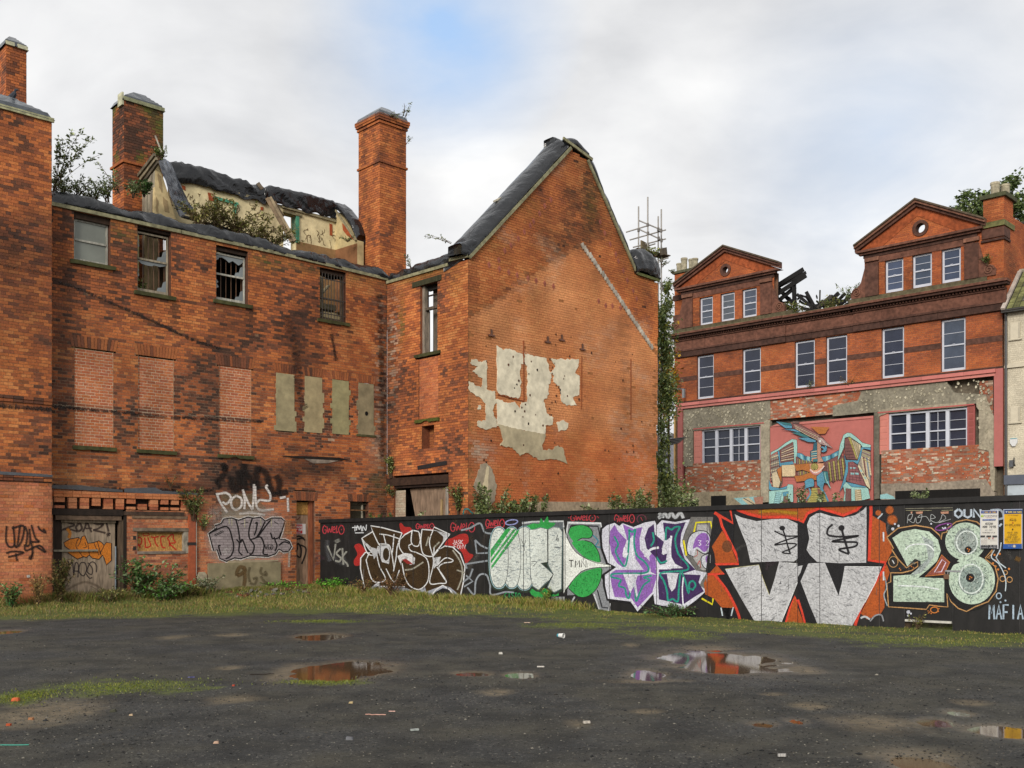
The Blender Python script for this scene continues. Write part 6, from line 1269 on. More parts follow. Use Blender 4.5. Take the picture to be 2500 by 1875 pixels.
NECK = [(1832, 330), (1850, 400), (1890, 470), (1950, 540), (2060, 585), (2185, 612), (2185, 628), (2050, 632), (1960, 660), (1895, 730), (1850, 790), (1832, 825)]
for dx, dy in ((-12, 16), (8, 20)):
    for L in (lobe(1347, 560, 72, 228), lobe(1443, 560, 70, 228), lobe(1538, 565, 78, 238)): p.poly([(x + dx, y + dy) for x, y in L], GSH)
    p.poly([(x + dx, y + dy) for x, y in L4], GSH); p.poly([(x + dx, y + dy) for x, y in L5], GSH)
for L in (lobe(1347, 558, 74, 232), lobe(1443, 558, 72, 232), lobe(1538, 562, 80, 240), L4, L5): p.stroke(L, '#8fb0b8', 7, smooth=False, closed=True)
for L in (lobe(1538, 562, 78, 236), lobe(1443, 558, 68, 226), lobe(1347, 558, 70, 226)): p.poly(L, WT); p.stroke(L, '#2a2d2c', 4, smooth=False, closed=True)
p.poly(L4, WT).poly(L5, WT).poly(NECK, '#dfe3dd'); [p.stroke(L, '#2a2d2c', 4, smooth=False, closed=True) for L in (L4, L5)]
for q in ([(1284, 560), (1284, 500), (1400, 342), (1440, 340)], [(1286, 602), (1284, 580), (1455, 345), (1478, 345)], [(1292, 645), (1288, 622), (1475, 360), (1500, 345), (1492, 372)]): p.poly(q, GRN)
p.poly([(1868, 372), (1880, 335), (1915, 318), (1975, 312), (2025, 332), (2050, 372), (2030, 410), (1970, 412), (1935, 430), (1930, 455), (1890, 418)], GRN, smooth=True).poly([(1895, 450), (1935, 432), (1990, 428), (2050, 450), (2095, 520), (2108, 590), (2040, 578), (1970, 540)], GRN, smooth=True).poly([(2118, 638), (2112, 715), (2075, 795), (2010, 848), (1940, 848), (1872, 790), (1900, 735), (1960, 675), (2040, 645)], GRN, smooth=True)
for q in ([(1868, 372), (1880, 335), (1915, 318), (1975, 312), (2025, 332), (2050, 372), (2030, 410), (1970, 412), (1935, 430)], [(1990, 428), (2050, 450), (2095, 520), (2108, 590)], [(2118, 638), (2112, 715), (2075, 795), (2010, 848), (1940, 848), (1872, 790)]): p.stroke(q, '#1f2a22', 6)
p.stroke([(1845, 330), (1865, 420), (1930, 520), (2060, 590), (2190, 612)], '#2a332c', 5).stroke([(1845, 815), (1900, 730), (1970, 660), (2060, 634), (2190, 626)], '#2a332c', 5)
p.ell(1442, 292, 46, 18, '#8d93c4', w=9, rot=-.15)
for q_, n_ in ((lobe(1347, 558, 66, 220), 130), (lobe(1443, 558, 62, 220), 130), (lobe(1538, 562, 70, 230), 140), (L4, 120), (L5, 120)): p.scratch(q_, n_, ('#8d9aa6', '#a9b4ba', '#eef2ee', '#76828a'), 26, 3, n_, .4, 0)
p.scratch([(1870, 790), (1940, 690), (2110, 640), (2075, 795), (1940, 848)], 120, ('#1f6a34', '#4fae62'), 20, 3, 9, .4).scratch([(1895, 450), (2050, 450), (2108, 590), (1970, 540)], 80, ('#1f6a34', '#4fae62'), 20, 3, 10, .4)
text(p, 'TMN', 1872, 578, 2000, 630, '#1c1a18', 6.5); p.stroke([(1515, 420), (1535, 460), (1548, 425)], '#3a3d40', 4).stroke([(1535, 460), (1540, 505)], '#3a3d40', 4).stroke([(1590, 585), (1635, 590), (1605, 620)], '#3a3d40', 5, smooth=False).stroke([(1790, 385), (1778, 420), (1792, 415), (1790, 440)], '#3a3d40', 5).stroke([(1762, 478), (1812, 482)], '#3a3d40', 5, smooth=False).stroke([(1715, 350), (1715, 595), (1665, 600), (1755, 682), (1700, 770)], '#2a2d2c', 6, smooth=False)
text(p, 'CISTO', 1390, 822, 1508, 858, '#2f9a58', 5)
p.at(1450, 1180, 4.022)
p.tagword(GWELO, 205, 300, 400, 388, RED, 7, soft=2).ell(470, 352, 45, 42, '#7d3a52', w=6); p.stroke([(460, 330), (480, 370)], RED, 5)
p.stroke([(640, 290), (680, 330), (640, 335), (700, 300), (730, 335), (760, 290), (800, 335), (850, 290), (880, 345)], '#b9bcc0', 18, soft=12)
# purple piece
wb_ = [(85, 450), (130, 412), (205, 388), (250, 420), (285, 392), (390, 430), (500, 385), (600, 368), (618, 415), (668, 362), (800, 380), (952, 352), (905, 450), (868, 560), (892, 700), (1005, 855), (1112, 878), (1055, 965), (1100, 1060), (1000, 1150), (872, 1242), (600, 1185), (585, 1085), (430, 1258), (362, 1160), (140, 1132), (112, 1000), (110, 900), (222, 822), (140, 780), (90, 640), (80, 520)]
p.stroke(wb_, '#161418', 40, smooth=False, closed=True, soft=6); p.poly(wb_, '#cfd0dc')
LP, DP, TE = '#8c5faf', '#3c2455', '#1d8f7c'
for q in ([(160, 470), (205, 405), (240, 470), (335, 570), (290, 640), (285, 720), (320, 740), (290, 830), (225, 780), (175, 690), (155, 580)], [(285, 400), (390, 448), (478, 430), (450, 540), (455, 650), (560, 780), (545, 870), (480, 890), (300, 875), (160, 890), (215, 850), (490, 850), (410, 740), (385, 520), (330, 560)], [(162, 900), (290, 895), (330, 1000), (355, 1080), (400, 1000), (432, 905), (560, 890), (625, 900), (575, 1070), (432, 1220), (370, 1130), (205, 1115), (175, 1000)], [(545, 720), (600, 650), (620, 900), (560, 870)]): p.poly(q, LP)
for q in ([(590, 400), (600, 500), (690, 575), (668, 640), (680, 700), (720, 690), (705, 790), (650, 800), (600, 720), (520, 640), (498, 540), (535, 440)], [(680, 385), (800, 400), (903, 380), (858, 500), (850, 610), (895, 745), (1000, 848), (880, 885), (640, 875), (640, 845), (760, 845), (740, 780), (765, 520), (715, 560), (690, 470)], [(640, 890), (720, 890), (740, 1010), (765, 1060), (800, 1020), (830, 890), (1050, 900), (1030, 970), (1082, 1060), (990, 1115), (878, 1190), (640, 1140), (630, 980)]): p.poly(q, DP)
for q in ([(200, 520), (240, 600), (215, 670), (270, 780), (310, 810), (335, 700), (350, 500), (345, 455), (380, 480), (410, 450), (395, 560), (420, 700), (500, 770), (540, 840), (500, 880), (330, 885), (190, 890), (175, 920), (265, 945), (245, 1005), (305, 1030), (320, 1100), (350, 1120), (375, 930), (405, 1020), (415, 1160), (450, 1080), (490, 1000), (550, 950), (490, 925), (570, 905)],
          [(705, 560), (715, 435), (760, 455), (800, 430), (845, 430), (820, 480), (800, 560), (830, 690), (915, 790), (925, 845), (840, 862), (655, 882), (690, 960), (720, 1060), (730, 1150), (775, 1135), (825, 1160), (835, 1040), (850, 870)], [(578, 480), (590, 560), (558, 620)], [(865, 870), (905, 980), (930, 1080), (940, 980), (975, 960), (1000, 1000), (970, 1045), (950, 1030)], [(615, 720), (660, 780), (720, 760)]): p.stroke(q, TE, 18, k=4)
p.stroke([(380, 515), (378, 640), (390, 790)], '#dcdde6', 18).poly([(300, 640), (340, 690), (325, 720), (295, 725), (282, 690)], '#dcdde6').stroke([(330, 560), (300, 660)], '#dcdde6', 14).stroke([(762, 515), (750, 650), (760, 790)], '#dcdde6', 20).poly([(600, 842), (700, 800), (760, 720), (800, 790), (880, 832)], '#dcdde6').poly([(718, 892), (830, 890), (800, 1030), (765, 1062), (738, 1010)], '#cfd0d8').poly([(690, 590), (718, 650), (690, 705), (668, 690)], '#dcdde6').poly([(285, 890), (440, 890), (400, 950), (360, 1080), (330, 950)], '#dcdde6').stroke([(500, 720), (560, 650), (640, 630)], '#dcdde6', 22).stroke([(880, 920), (870, 1050), (878, 1190)], '#dcdde6', 12)
p.poly([(380, 905), (420, 905), (410, 940), (432, 1100), (418, 1120), (395, 1000)], '#cfd0dc')
p.scratch([(160, 470), (205, 405), (475, 430), (560, 780), (620, 900), (432, 1220), (205, 1115), (160, 900), (300, 830), (175, 690)], 260, ('#6d4a90', '#ab86c8', '#d6d0e2'), 24, 3, 21, .3).scratch([(590, 400), (900, 380), (1000, 850), (1080, 1060), (878, 1190), (640, 1140), (640, 850), (500, 540)], 260, ('#241438', '#5a3c7a', '#8a7aa6'), 24, 3, 22, .3)
# grey and yellow backing, purple bubble
p.poly([(955, 330), (1190, 330), (1160, 560), (1150, 860), (1110, 1050), (1040, 1000), (1110, 875), (1005, 855), (900, 700), (870, 560)], '#6d6b68').poly([(1020, 405), (1120, 405), (1150, 560), (1150, 850), (1060, 850), (980, 740)], '#a7a6a5')
for q in ([(985, 480), (1005, 385), (1148, 378), (1182, 550), (1250, 410)], [(882, 560), (910, 710)], [(1060, 1130), (1165, 1188), (1172, 1130)], [(1310, 325), (1335, 345)]): p.stroke(q, '#d8cc1d', 16, smooth=False, soft=1.5)
p.poly([(918, 610), (950, 510), (1035, 468), (1120, 485), (1148, 570), (1142, 660), (1085, 690), (1010, 640), (978, 720), (925, 690)], '#c6c8d2', smooth=True); p.stroke([(978, 720), (925, 690), (915, 610), (950, 510), (1035, 466), (1120, 485), (1150, 570), (1142, 660), (1085, 692), (1010, 650)], '#1d1a1e', 9)
p.poly([(975, 640), (1000, 540), (1060, 488), (1120, 505), (1138, 600), (1090, 675), (1020, 625)], LP, smooth=True); text(p, '1312', 990, 560, 1130, 610, '#e6e6ee', 7)
p.poly([(1060, 722), (1110, 695), (1180, 678), (1232, 702), (1222, 780), (1165, 842), (1095, 835), (1058, 780)], '#c6c8d2', smooth=True).poly([(1100, 722), (1160, 700), (1225, 705), (1215, 760), (1160, 812), (1112, 785)], LP, smooth=True); p.stroke([(1060, 722), (1110, 695), (1180, 678), (1232, 702), (1222, 780), (1165, 842), (1095, 835), (1058, 780)], '#1d1a1e', 8, closed=True)
p.stroke([(985, 725), (1020, 700), (1015, 660)], '#a8433c', 6).stroke([(1020, 800), (1040, 760), (1050, 830)], '#a8433c', 8)
# big silver letters with orange flames
OR2, RE2, SV, JB = '#a8501c', '#d3402a', '#bcbdc0', '#17161a'
p.poly([(1180, 280), (1370, 300), (1340, 225), (2250, 195), (2250, 420), (2050, 420), (1500, 330), (1380, 400), (1330, 1380), (1500, 1380), (1100, 860)], JB)
p.poly([(1160, 620), (1262, 465), (1320, 560), (1415, 790), (1200, 800), (1185, 690)], OR2).poly([(1120, 900), (1210, 800), (1270, 880), (1215, 900), (1300, 1040), (1400, 1225), (1255, 1218), (1180, 1130), (1095, 1090), (1080, 980)], OR2).poly([(1345, 232), (2250, 200), (2250, 235), (2120, 290), (2070, 375), (1900, 335), (1650, 335), (1510, 300)], OR2).poly([(1880, 1380), (1972, 1108), (2080, 1380)], OR2)
p.stroke([(1185, 288), (1365, 388), (1335, 228), (1420, 262), (1520, 300), (1650, 332), (1900, 330), (2072, 372), (2110, 295), (2250, 240)], RE2, 24, smooth=False, soft=5).stroke([(1200, 290), (1240, 340), (1260, 420), (1395, 690), (1420, 790), (1195, 795), (1278, 885), (1120, 895)], RE2, 22, smooth=False, soft=3).stroke([(1180, 890), (1300, 1040), (1400, 1230), (1442, 1360)], RE2, 22, soft=3).stroke([(1882, 1380), (1925, 1230), (1972, 1108), (2040, 1250), (2078, 1385)], RE2, 16, soft=2, smooth=False)
p.stroke([(1620, 280), (1750, 270), (1950, 290), (2010, 290)], '#b98a1c', 18, soft=14, a=.7).ell(1310, 620, 50, 60, '#6d4a30', soft=0, a=.6)
p.stroke([(1250, 1220), (1265, 1300)], '#c3cfd6', 10, smooth=False, soft=2).stroke([(1370, 1215), (1350, 1300)], '#c3cfd6', 10, smooth=False, soft=2)
p.poly([(1385, 305), (1450, 335), (1600, 372), (1750, 352), (1900, 350), (2010, 400), (2085, 480), (2098, 590), (2060, 690), (1965, 768), (1830, 765), (1540, 776), (1500, 600), (1430, 430)], SV).poly([(1290, 842), (1450, 820), (1622, 800), (1660, 930), (1725, 1098), (1770, 960), (1822, 765), (1900, 780), (2052, 795), (2005, 960), (1930, 1150), (1838, 1372), (1590, 1372), (1460, 1150), (1370, 990)], SV)
p.stroke([(1290, 842), (1450, 820), (1622, 800), (1660, 930), (1725, 1098)], '#c9c28a', 4, smooth=False).stroke([(1890, 778), (2052, 795), (2005, 960), (1930, 1150), (1838, 1372)], '#dcdedf', 6, smooth=False)
sc = '#17161a'
SVA = [(1385, 305), (1450, 335), (1600, 372), (1750, 352), (1900, 350), (2010, 400), (2085, 480), (2098, 590), (2060, 690), (1965, 768), (1830, 765), (1540, 776), (1500, 600), (1430, 430)]; SVB = [(1290, 842), (1450, 820), (1622, 800), (1660, 930), (1725, 1098), (1770, 960), (1822, 765), (2052, 795), (2005, 960), (1930, 1150), (1838, 1372), (1590, 1372), (1460, 1150), (1370, 990)]
SG = ('#7d7e82', '#5a5b60', '#d9dadc', '#9a9b9f')
p.scratch(SVA, 300, SG, 46, 3.5, 1, .38, .7).scratch(SVB, 420, SG, 46, 3.5, 2, .38, -.4)
p.ell(1852, 440, 28, 24, sc).stroke([(1852, 440), (1880, 520), (1905, 610), (1930, 692)], sc, 13, soft=2, smooth=True).stroke([(1775, 468), (1880, 515), (2005, 520), (1880, 560), (1775, 605), (1900, 590), (1990, 598), (1940, 640), (1852, 678), (1935, 692)], sc, 12, soft=2)
p.at(1950, 1180, 3.949)
p.poly([(-10, 200), (850, 160), (850, 420), (690, 760), (840, 800), (520, 1385), (-10, 1385)], JB)
p.poly([(-5, 210), (640, 185), (560, 262), (430, 312), (330, 282), (200, 245), (90, 290), (40, 370), (-5, 340)], OR2)
p.poly([(695, 300), (770, 345), (838, 385), (845, 460), (880, 560), (905, 650), (850, 760), (690, 745), (682, 520)], OR2).poly([(850, 780), (880, 860), (832, 1000), (828, 1200), (790, 1262), (660, 1312), (600, 1255), (720, 1010), (800, 860)], OR2)
p.stroke([(-5, 345), (42, 375), (85, 290), (200, 240), (330, 275), (432, 308), (560, 258), (640, 180)], RE2, 22, smooth=False, soft=5).stroke([(692, 165), (700, 260), (690, 500), (680, 742), (840, 762), (815, 840), (720, 985), (600, 1200), (545, 1370)], RE2, 26, smooth=False, soft=3)
p.poly([(-5, 1200), (30, 1290), (60, 1385), (-5, 1385)], OR2).stroke([(-5, 1120), (40, 1260), (68, 1380)], RE2, 18, soft=2)
p.poly([(82, 400), (110, 330), (170, 292), (215, 285), (320, 318), (430, 332), (545, 308), (620, 260), (655, 222), (656, 500), (652, 765), (400, 770), (180, 758), (110, 690), (78, 640), (105, 530)], SV).poly([(95, 772), (255, 765), (320, 920), (386, 1082), (420, 950), (445, 802), (800, 805), (745, 950), (640, 1150), (512, 1382), (195, 1382), (110, 1180), (20, 945)], SV).poly([(-5, 800), (40, 790), (20, 860), (-5, 900)], SV)
p.scratch([(82, 400), (170, 292), (430, 332), (655, 222), (652, 765), (400, 770), (180, 758), (78, 640), (105, 530)], 380, SG, 46, 3.5, 3, .38, .7).scratch([(95, 772), (255, 765), (320, 920), (386, 1082), (420, 950), (445, 802), (800, 805), (745, 950), (640, 1150), (512, 1382), (195, 1382), (110, 1180), (20, 945)], 420, SG, 46, 3.5, 4, .38, .3)
p.stroke([(445, 802), (800, 805), (745, 950), (640, 1150)], '#e2e3e4', 6, smooth=False)
p.ell(415, 430, 30, 28, sc).stroke([(415, 430), (440, 530), (465, 610), (488, 680)], sc, 18, soft=4).stroke([(330, 395), (285, 440), (290, 500), (430, 515), (580, 505), (440, 535), (325, 560), (440, 565), (560, 570), (540, 610), (395, 635), (440, 665), (488, 682)], sc, 15, soft=4)
p.stroke([(600, 1300), (640, 1285), (690, 1310)], '#b9bcc0', 14, soft=5).stroke([(690, 1330), (740, 1275), (800, 1270), (820, 1330)], '#8b8d92', 10, soft=4)
# mint coloured number
MI, OU, OJ = '#b9ccb9', '#b98d5a', '#c97a35'
p.poly([(852, 520), (960, 432), (1130, 405), (1280, 430), (1375, 530), (1380, 475), (1500, 375), (1620, 350), (1760, 400), (1850, 520), (1840, 660), (1790, 720), (1900, 800), (1935, 960), (1870, 1120), (1740, 1210), (1640, 1235), (1520, 1190), (1440, 1080), (1440, 1190), (1260, 1180), (1235, 1215), (870, 1195), (850, 965), (890, 950), (890, 860), (1040, 815), (910, 630)], '#131215')
for q in ([(852, 520), (960, 432), (1130, 405), (1280, 430), (1360, 500), (1375, 540), (1385, 480), (1430, 470), (1440, 430), (1520, 370), (1620, 350), (1720, 372), (1800, 440)], [(852, 520), (885, 570), (915, 628), (900, 640), (960, 730), (1042, 815), (1090, 780), (1150, 758), (1150, 800), (1090, 840), (1000, 862), (890, 862), (890, 950), (852, 965), (868, 1190), (1000, 1198), (1232, 1215), (1262, 1172), (1350, 1185), (1440, 1192), (1430, 1060), (1470, 1140), (1540, 1205), (1620, 1235), (1700, 1190), (1830, 1140), (1905, 1040), (1925, 920), (1895, 800), (1800, 730), (1855, 690), (1870, 640)]): p.stroke(q, OU, 9, soft=2, smooth=False)
p.poly([(905, 527), (1000, 465), (1120, 440), (1260, 465), (1345, 545), (1372, 650), (1335, 750), (1250, 830), (1155, 907), (1405, 915), (1405, 1145), (915, 1140), (915, 892), (1080, 880), (1180, 800), (1178, 745), (1120, 728), (1050, 800), (1010, 720)], MI)
p.ell(1610, 560, 195, 182, MI, n=40).ell(1672, 930, 222, 236, MI, n=44).ell(1610, 560, 110, 130, '#a7adb0', n=30, a=.55).ell(1672, 940, 130, 140, '#98a8a6', n=30, a=.6).poly([(1180, 500), (1300, 560), (1310, 700), (1190, 860), (1080, 890), (1250, 720), (1230, 600)], '#b7bfc2', a=.6)
MG = ('#4a5a54', '#dfe8de', '#6d7a7c', '#8fa39a')
p.scratch([(1420, 450), (1610, 380), (1800, 450), (1790, 660), (1610, 740), (1430, 660)], 380, MG, 30, 4, 5, .45).scratch([(1460, 850), (1670, 700), (1880, 830), (1890, 1020), (1670, 1160), (1470, 1050)], 460, MG, 30, 4, 6, .5).scratch([(1000, 470), (1260, 470), (1370, 650), (1250, 830), (1155, 907), (1405, 915), (1405, 1145), (915, 1140), (915, 892), (1080, 880), (1180, 800), (1050, 780)], 420, MG, 34, 4, 7, .4, 0)
p.poly([(1415, 700), (1490, 740), (1560, 760), (1460, 800), (1400, 870), (1440, 980), (1400, 900), (1395, 760)], '#131215')
p.stroke([(1032, 640), (1075, 600), (1170, 585), (1260, 600), (1305, 650)], '#dfe6e6', 9, soft=4).stroke([(960, 985), (1100, 990), (1230, 1000), (1355, 1022)], '#dfe6e6', 9, soft=4).ell(1625, 570, 100, 110, '#d8e2de', w=9, soft=4).ell(1665, 920, 115, 140, '#d8e2de', w=9, soft=4)
p.ell(1636, 640, 34, 34, '#131215', n=16).ell(1656, 910, 42, 42, '#131215', n=16); [p.ell(x, y, 7, 7, OJ, n=8) for x, y in ((1630, 630), (1648, 640), (1640, 655), (1655, 900), (1670, 908), (1650, 922), (975, 820), (985, 835), (1090, 800), (1110, 812))]
p.poly([(1382, 690), (1458, 762), (1402, 878), (1222, 895), (1322, 800)], '#8d4a3a').stroke([(1382, 690), (1458, 762), (1402, 878), (1222, 895), (1322, 800)], OJ, 8, smooth=False, closed=True).stroke([(1385, 735), (1422, 762), (1378, 852), (1310, 858)], '#d8c9dc', 9, smooth=False, closed=True)
p.stroke([(820, 470), (822, 560)], '#c9d2d8', 12, smooth=False, soft=2).stroke([(820, 850), (822, 935)], '#c9d2d8', 12, smooth=False, soft=2).ell(915, 757, 45, 52, OU, w=7).stroke([(905, 740), (925, 775)], '#d5d9de', 8, smooth=False).stroke([(765, 340), (812, 290)], '#b9c3c9', 10, smooth=False, soft=3).stroke([(830, 900), (850, 1000), (825, 1080), (858, 1180)], '#9aa6ad', 8, soft=3)
for x, y, r_ in ((770, 285, 24), (880, 258, 34), (905, 352, 42)): p.ell(x, y, r_, r_, '#b9622a', n=16).ell(x, y, r_ * 1.25, r_ * 1.25, '#b9622a', n=16, a=.35)
for x, y, r_ in ((930, 392, 10), (965, 410, 12), (910, 440, 15), (1280, 390, 9), (1060, 1240, 18), (1085, 1255, 9), (1058, 1275, 10), (1440, 395, 9), (1415, 430, 10), (1400, 440, 8), (1390, 430, 7)): p.ell(x, y, r_, r_, '#c9ccd8', n=10)
p.ell(1400, 420, 82, 28, '#7d3f86', w=12, rot=-.25)
for x, y, r_ in ((1968, 920, 26), (2035, 928, 26), (1995, 860, 20)): p.ell(x, y, r_, r_, OU, w=8)
for x, y in ((1310, 1220),): p.ell(x, y, 36, 28, OJ, w=10); [p.ell(x + a, y + b, 6, 6, OJ, n=8) for a, b in ((-45, 20), (-55, 30), (-60, 10), (40, 15), (45, -12), (20, -40), (-30, 35))]
for x, y in ((1890, 690), (1875, 770), (1900, 800), (1925, 830), (1940, 680), (2030, 825), (1900, 745)): p.ell(x, y, 11, 11, OJ, n=8)
p.stroke([(1955, 570), (1945, 640), (1905, 715), (1940, 770), (2000, 815)], '#c3d0d8', 9, smooth=False, soft=2).stroke([(1890, 640), (1860, 712), (1930, 775), (1985, 880), (2000, 960), (1994, 1040)], '#c3d0d8', 8, soft=2).stroke([(1870, 640), (1800, 720), (1850, 720)], OU, 10, smooth=False)
text(p, 'OUN', 1510, 250, 1755, 330, '#b9c6d2', 15, soft=6, smooth=False); p.stroke([(1850, 260), (1950, 260), (1975, 330), (1900, 350)], '#9aa6b2', 14, soft=6).stroke([(1935, 415), (1960, 390)], '#b9c6d2', 16, soft=3, smooth=False)
p.stroke([(1050, 385), (1060, 310), (1100, 300), (1085, 345), (1060, 350), (1110, 380), (1130, 330), (1140, 380), (1175, 370), (1190, 300), (1150, 330), (1230, 320), (1270, 370), (1280, 300), (1320, 330), (1270, 350), (1330, 380), (1370, 350), (1390, 300), (1420, 340), (1350, 380), (1470, 345)], '#a9acac', 4, soft=1.5, k=5)
for a, b in ((1080, 1100), (1130, 1200), (1370, 1450)): p.poly([(a, 275), (b, 270), (b - 5, 292), (a + 8, 295)], '#b98a72')
p.stroke([(1035, 262), (1285, 262)], '#b9b48c', 3, smooth=False).stroke([(1380, 262), (1490, 258)], '#b9b48c', 3, smooth=False)
text(p, 'MAFIA', 1838, 1172, 2165, 1310, '#a9bccd', 14, soft=3); p.ell(1932, 1085, 24, 28, '#a9bccd', w=11); p.ell(1948, 1145, 10, 10, '#a9bccd', n=8).ell(1995, 1130, 10, 10, '#a9bccd', n=8)
p.stroke([(2090, 720), (2140, 740)], '#7d5a1c', 20, soft=20, a=.5)
p.at(780, 1180, 3.072)
for k in range(60):     # runs and thin scratches
    x = rg_.uniform(300, 5200); y = rg_.uniform(500, 800); L = rg_.uniform(20, 90); p.stroke([(x, y), (x + rg_.uniform(-3, 3), y + L)], rg_.choice(('#b9bbbe', '#2a2a2c', '#6b6e70', '#1c1b1c')), rg_.uniform(1.5, 4), soft=2, a=rg_.uniform(.2, .6), smooth=False)
p.at(0, 0, 1)
gr = p.obj('graffiti', 'paint', HO, 'sprayed names and shapes: brown, green, purple, silver and mint lettering')
# padlock
t = thing('padlock', 'rusty padlock and hasp on the painted gate panel', 'padlock', tuple(FE.P(17.0, 1.2, .03)))
h1, h2 = FE.h(2311, 1403); mb = MB(); FE.box(mb, h1 - .04, h1 + .05, h2 - .08, h2 + .01, .012, .05, hx('#6b4a30', K)); mb.obj('body', 'metal', t)
mb = MB(); mb.tube([FE.P(h1 - .02, h2, .03), FE.P(h1 - .02, h2 + .06, .03), FE.P(h1 + .03, h2 + .06, .03), FE.P(h1 + .03, h2, .03)], .008, hx('#9a9a98', K), n=5); FE.box(mb, h1 - .02, h1 + .25, h2 + .05, h2 + .085, .012, .022, hx('#8b8d8f', K)); mb.obj('hasp', 'metal', t)
# ---- signs on the hoarding
def sign(name, label, x0, x1, y0, y1, paint_fn, base, edge):
    (ta, za), (tb, zb) = FE.h(x0, (y0 + y1) / 2), FE.h(x1, (y0 + y1) / 2); z0 = FE.h((x0 + x1) / 2, y1)[1]; z1 = FE.h((x0 + x1) / 2, y0)[1]
    t = thing(name, label, 'sign', tuple(FE.P((ta + tb) / 2, z0, .03)))
    mb = MB(); FE.box(mb, ta, tb, z0, z1, .0245, .034, hx(edge, K)); mb.obj('panel', 'plastic', t)
    mb = MB(); FE.box(mb, ta + .012, tb - .012, z0 + .012, z1 - .012, .034, .036, hx(base, K)); f = mb.obj('face', 'plastic', t)
    P_ = Paint(FE, (2380, 1220, 11.85), o=.037, step=.0003); paint_fn(P_); P_.obj('print', 'plastic', t)
    return t
def s1(q):
    q.poly([(195, 325), (660, 320), (660, 395), (195, 402)], '#2c4585').poly([(235, 350), (275, 348), (250, 375)], '#dfe5f2'); text(q, 'EURO CAR PARKS', 300, 345, 635, 378, '#d8b45c', 9)
    q.poly([(192, 440), (265, 438), (265, 500), (192, 500)], '#a8bf3c').stroke([(192, 465), (265, 463)], '#e9e9e4', 6, smooth=False); text(q, 'PAYBYPHONE', 280, 445, 665, 492, '#8d8d90', 9); q.stroke([(335, 516), (525, 514)], '#b9747a', 5, smooth=False)
    q.poly([(240, 565), (620, 558), (622, 598), (240, 605)], '#3b569a'); text(q, 'LOCATION NUMBER', 258, 572, 605, 592, '#cfd6ea', 4)
    text(q, '0330', 330, 665, 535, 718, '#3c3c42', 14); text(q, '400 7275', 240, 755, 625, 805, '#3c3c42', 14); text(q, 'CALL 40057', 325, 855, 530, 882, '#9a9aa0', 6); text(q, 'PAYBYPHONE.CO.UK', 250, 935, 612, 955, '#5a5a60', 6)
    for a in (188, 362, 535): q.poly([(a, 1035), (a + 135, 1034), (a + 135, 1074), (a, 1076)], '#3a3a3e')
    text(q, 'VISA', 300, 1100, 380, 1120, '#7d88b0', 5); q.ell(430, 1110, 18, 14, '#c46a4a', n=12).ell(455, 1110, 18, 14, '#cf9a6a', n=12).ell(550, 1110, 24, 15, '#b9545c', n=12)
    for k in range(6): q.stroke([(215, 1150 + k * 22), (400 - (k % 2) * 20, 1148 + k * 22)], '#b9aaa8', 4, smooth=False)
    for k in range(2): q.stroke([(460, 1152 + k * 22), (650, 1150 + k * 22)], '#b9aaa8', 4, smooth=False)
    q.poly([(198, 1310), (675, 1306), (675, 1402), (198, 1408)], '#2c2c30'); text(q, 'SAT NAV POSTCODE', 210, 1325, 420, 1340, '#b5b5b8', 5); text(q, 'TELEPHONE', 210, 1380, 420, 1394, '#b5b5b8', 5); text(q, '801330', 445, 1318, 655, 1345, '#d3d3d6', 6); text(q, '400754', 445, 1366, 655, 1394, '#d3d3d6', 6)
def s2(q):
    q.poly([(862, 292), (1400, 285), (1400, 405), (862, 418)], '#33466f').poly([(905, 345), (960, 338), (925, 378)], '#dfe5f2'); text(q, 'EURO CAR PARKS', 985, 338, 1370, 378, '#d8c06c', 11); text(q, 'HAVE YOU REMEMBERED', 970, 440, 1275, 456, '#8a5a2c', 4)
    text(q, 'HAVE YOU', 1055, 530, 1200, 545, '#8a5a2c', 4); text(q, 'PAID', 1035, 565, 1212, 612, '#56401f', 12); text(q, '&', 1098, 640, 1140, 682, '#b5502c', 9); text(q, 'DISPLAYED', 905, 705, 1340, 750, '#7a5a24', 11); text(q, 'YOUR TICKET', 1025, 775, 1215, 788, '#8a5a2c', 4); q.ell(1118, 855, 22, 22, '#2c2420', n=12)
    for s_, a, b, y in (('HAVE YOU', 975, 1265, 925), ('LOCKED', 1000, 1235, 990), ('YOUR CAR?', 950, 1270, 1055), ("DON'T DISPLAY", 905, 1325, 1120), ('VALUABLES', 935, 1270, 1185)): text(q, s_, a, y, b, y + 36, '#74602c', 9)
    q.poly([(848, 1280), (1388, 1276), (1388, 1412), (840, 1418)], '#2a549a'); text(q, 'THANK YOU', 995, 1330, 1095, 1348, '#9fb2d8', 4); q.ell(1172, 1342, 46, 44, '#b9a87c', n=20).ell(1172, 1342, 26, 25, '#c9ccd2', n=16)
sign('car_park_sign', 'narrow white parking sign with a telephone number and blue header', 2394, 2438.5, 1246, 1340, s1, '#d5d2ca', '#c9ccd6')
sign('car_park_sign', 'narrow yellow and blue parking reminder sign', 2451, 2497, 1243, 1339.5, s2, '#dba913', '#b9c3da')
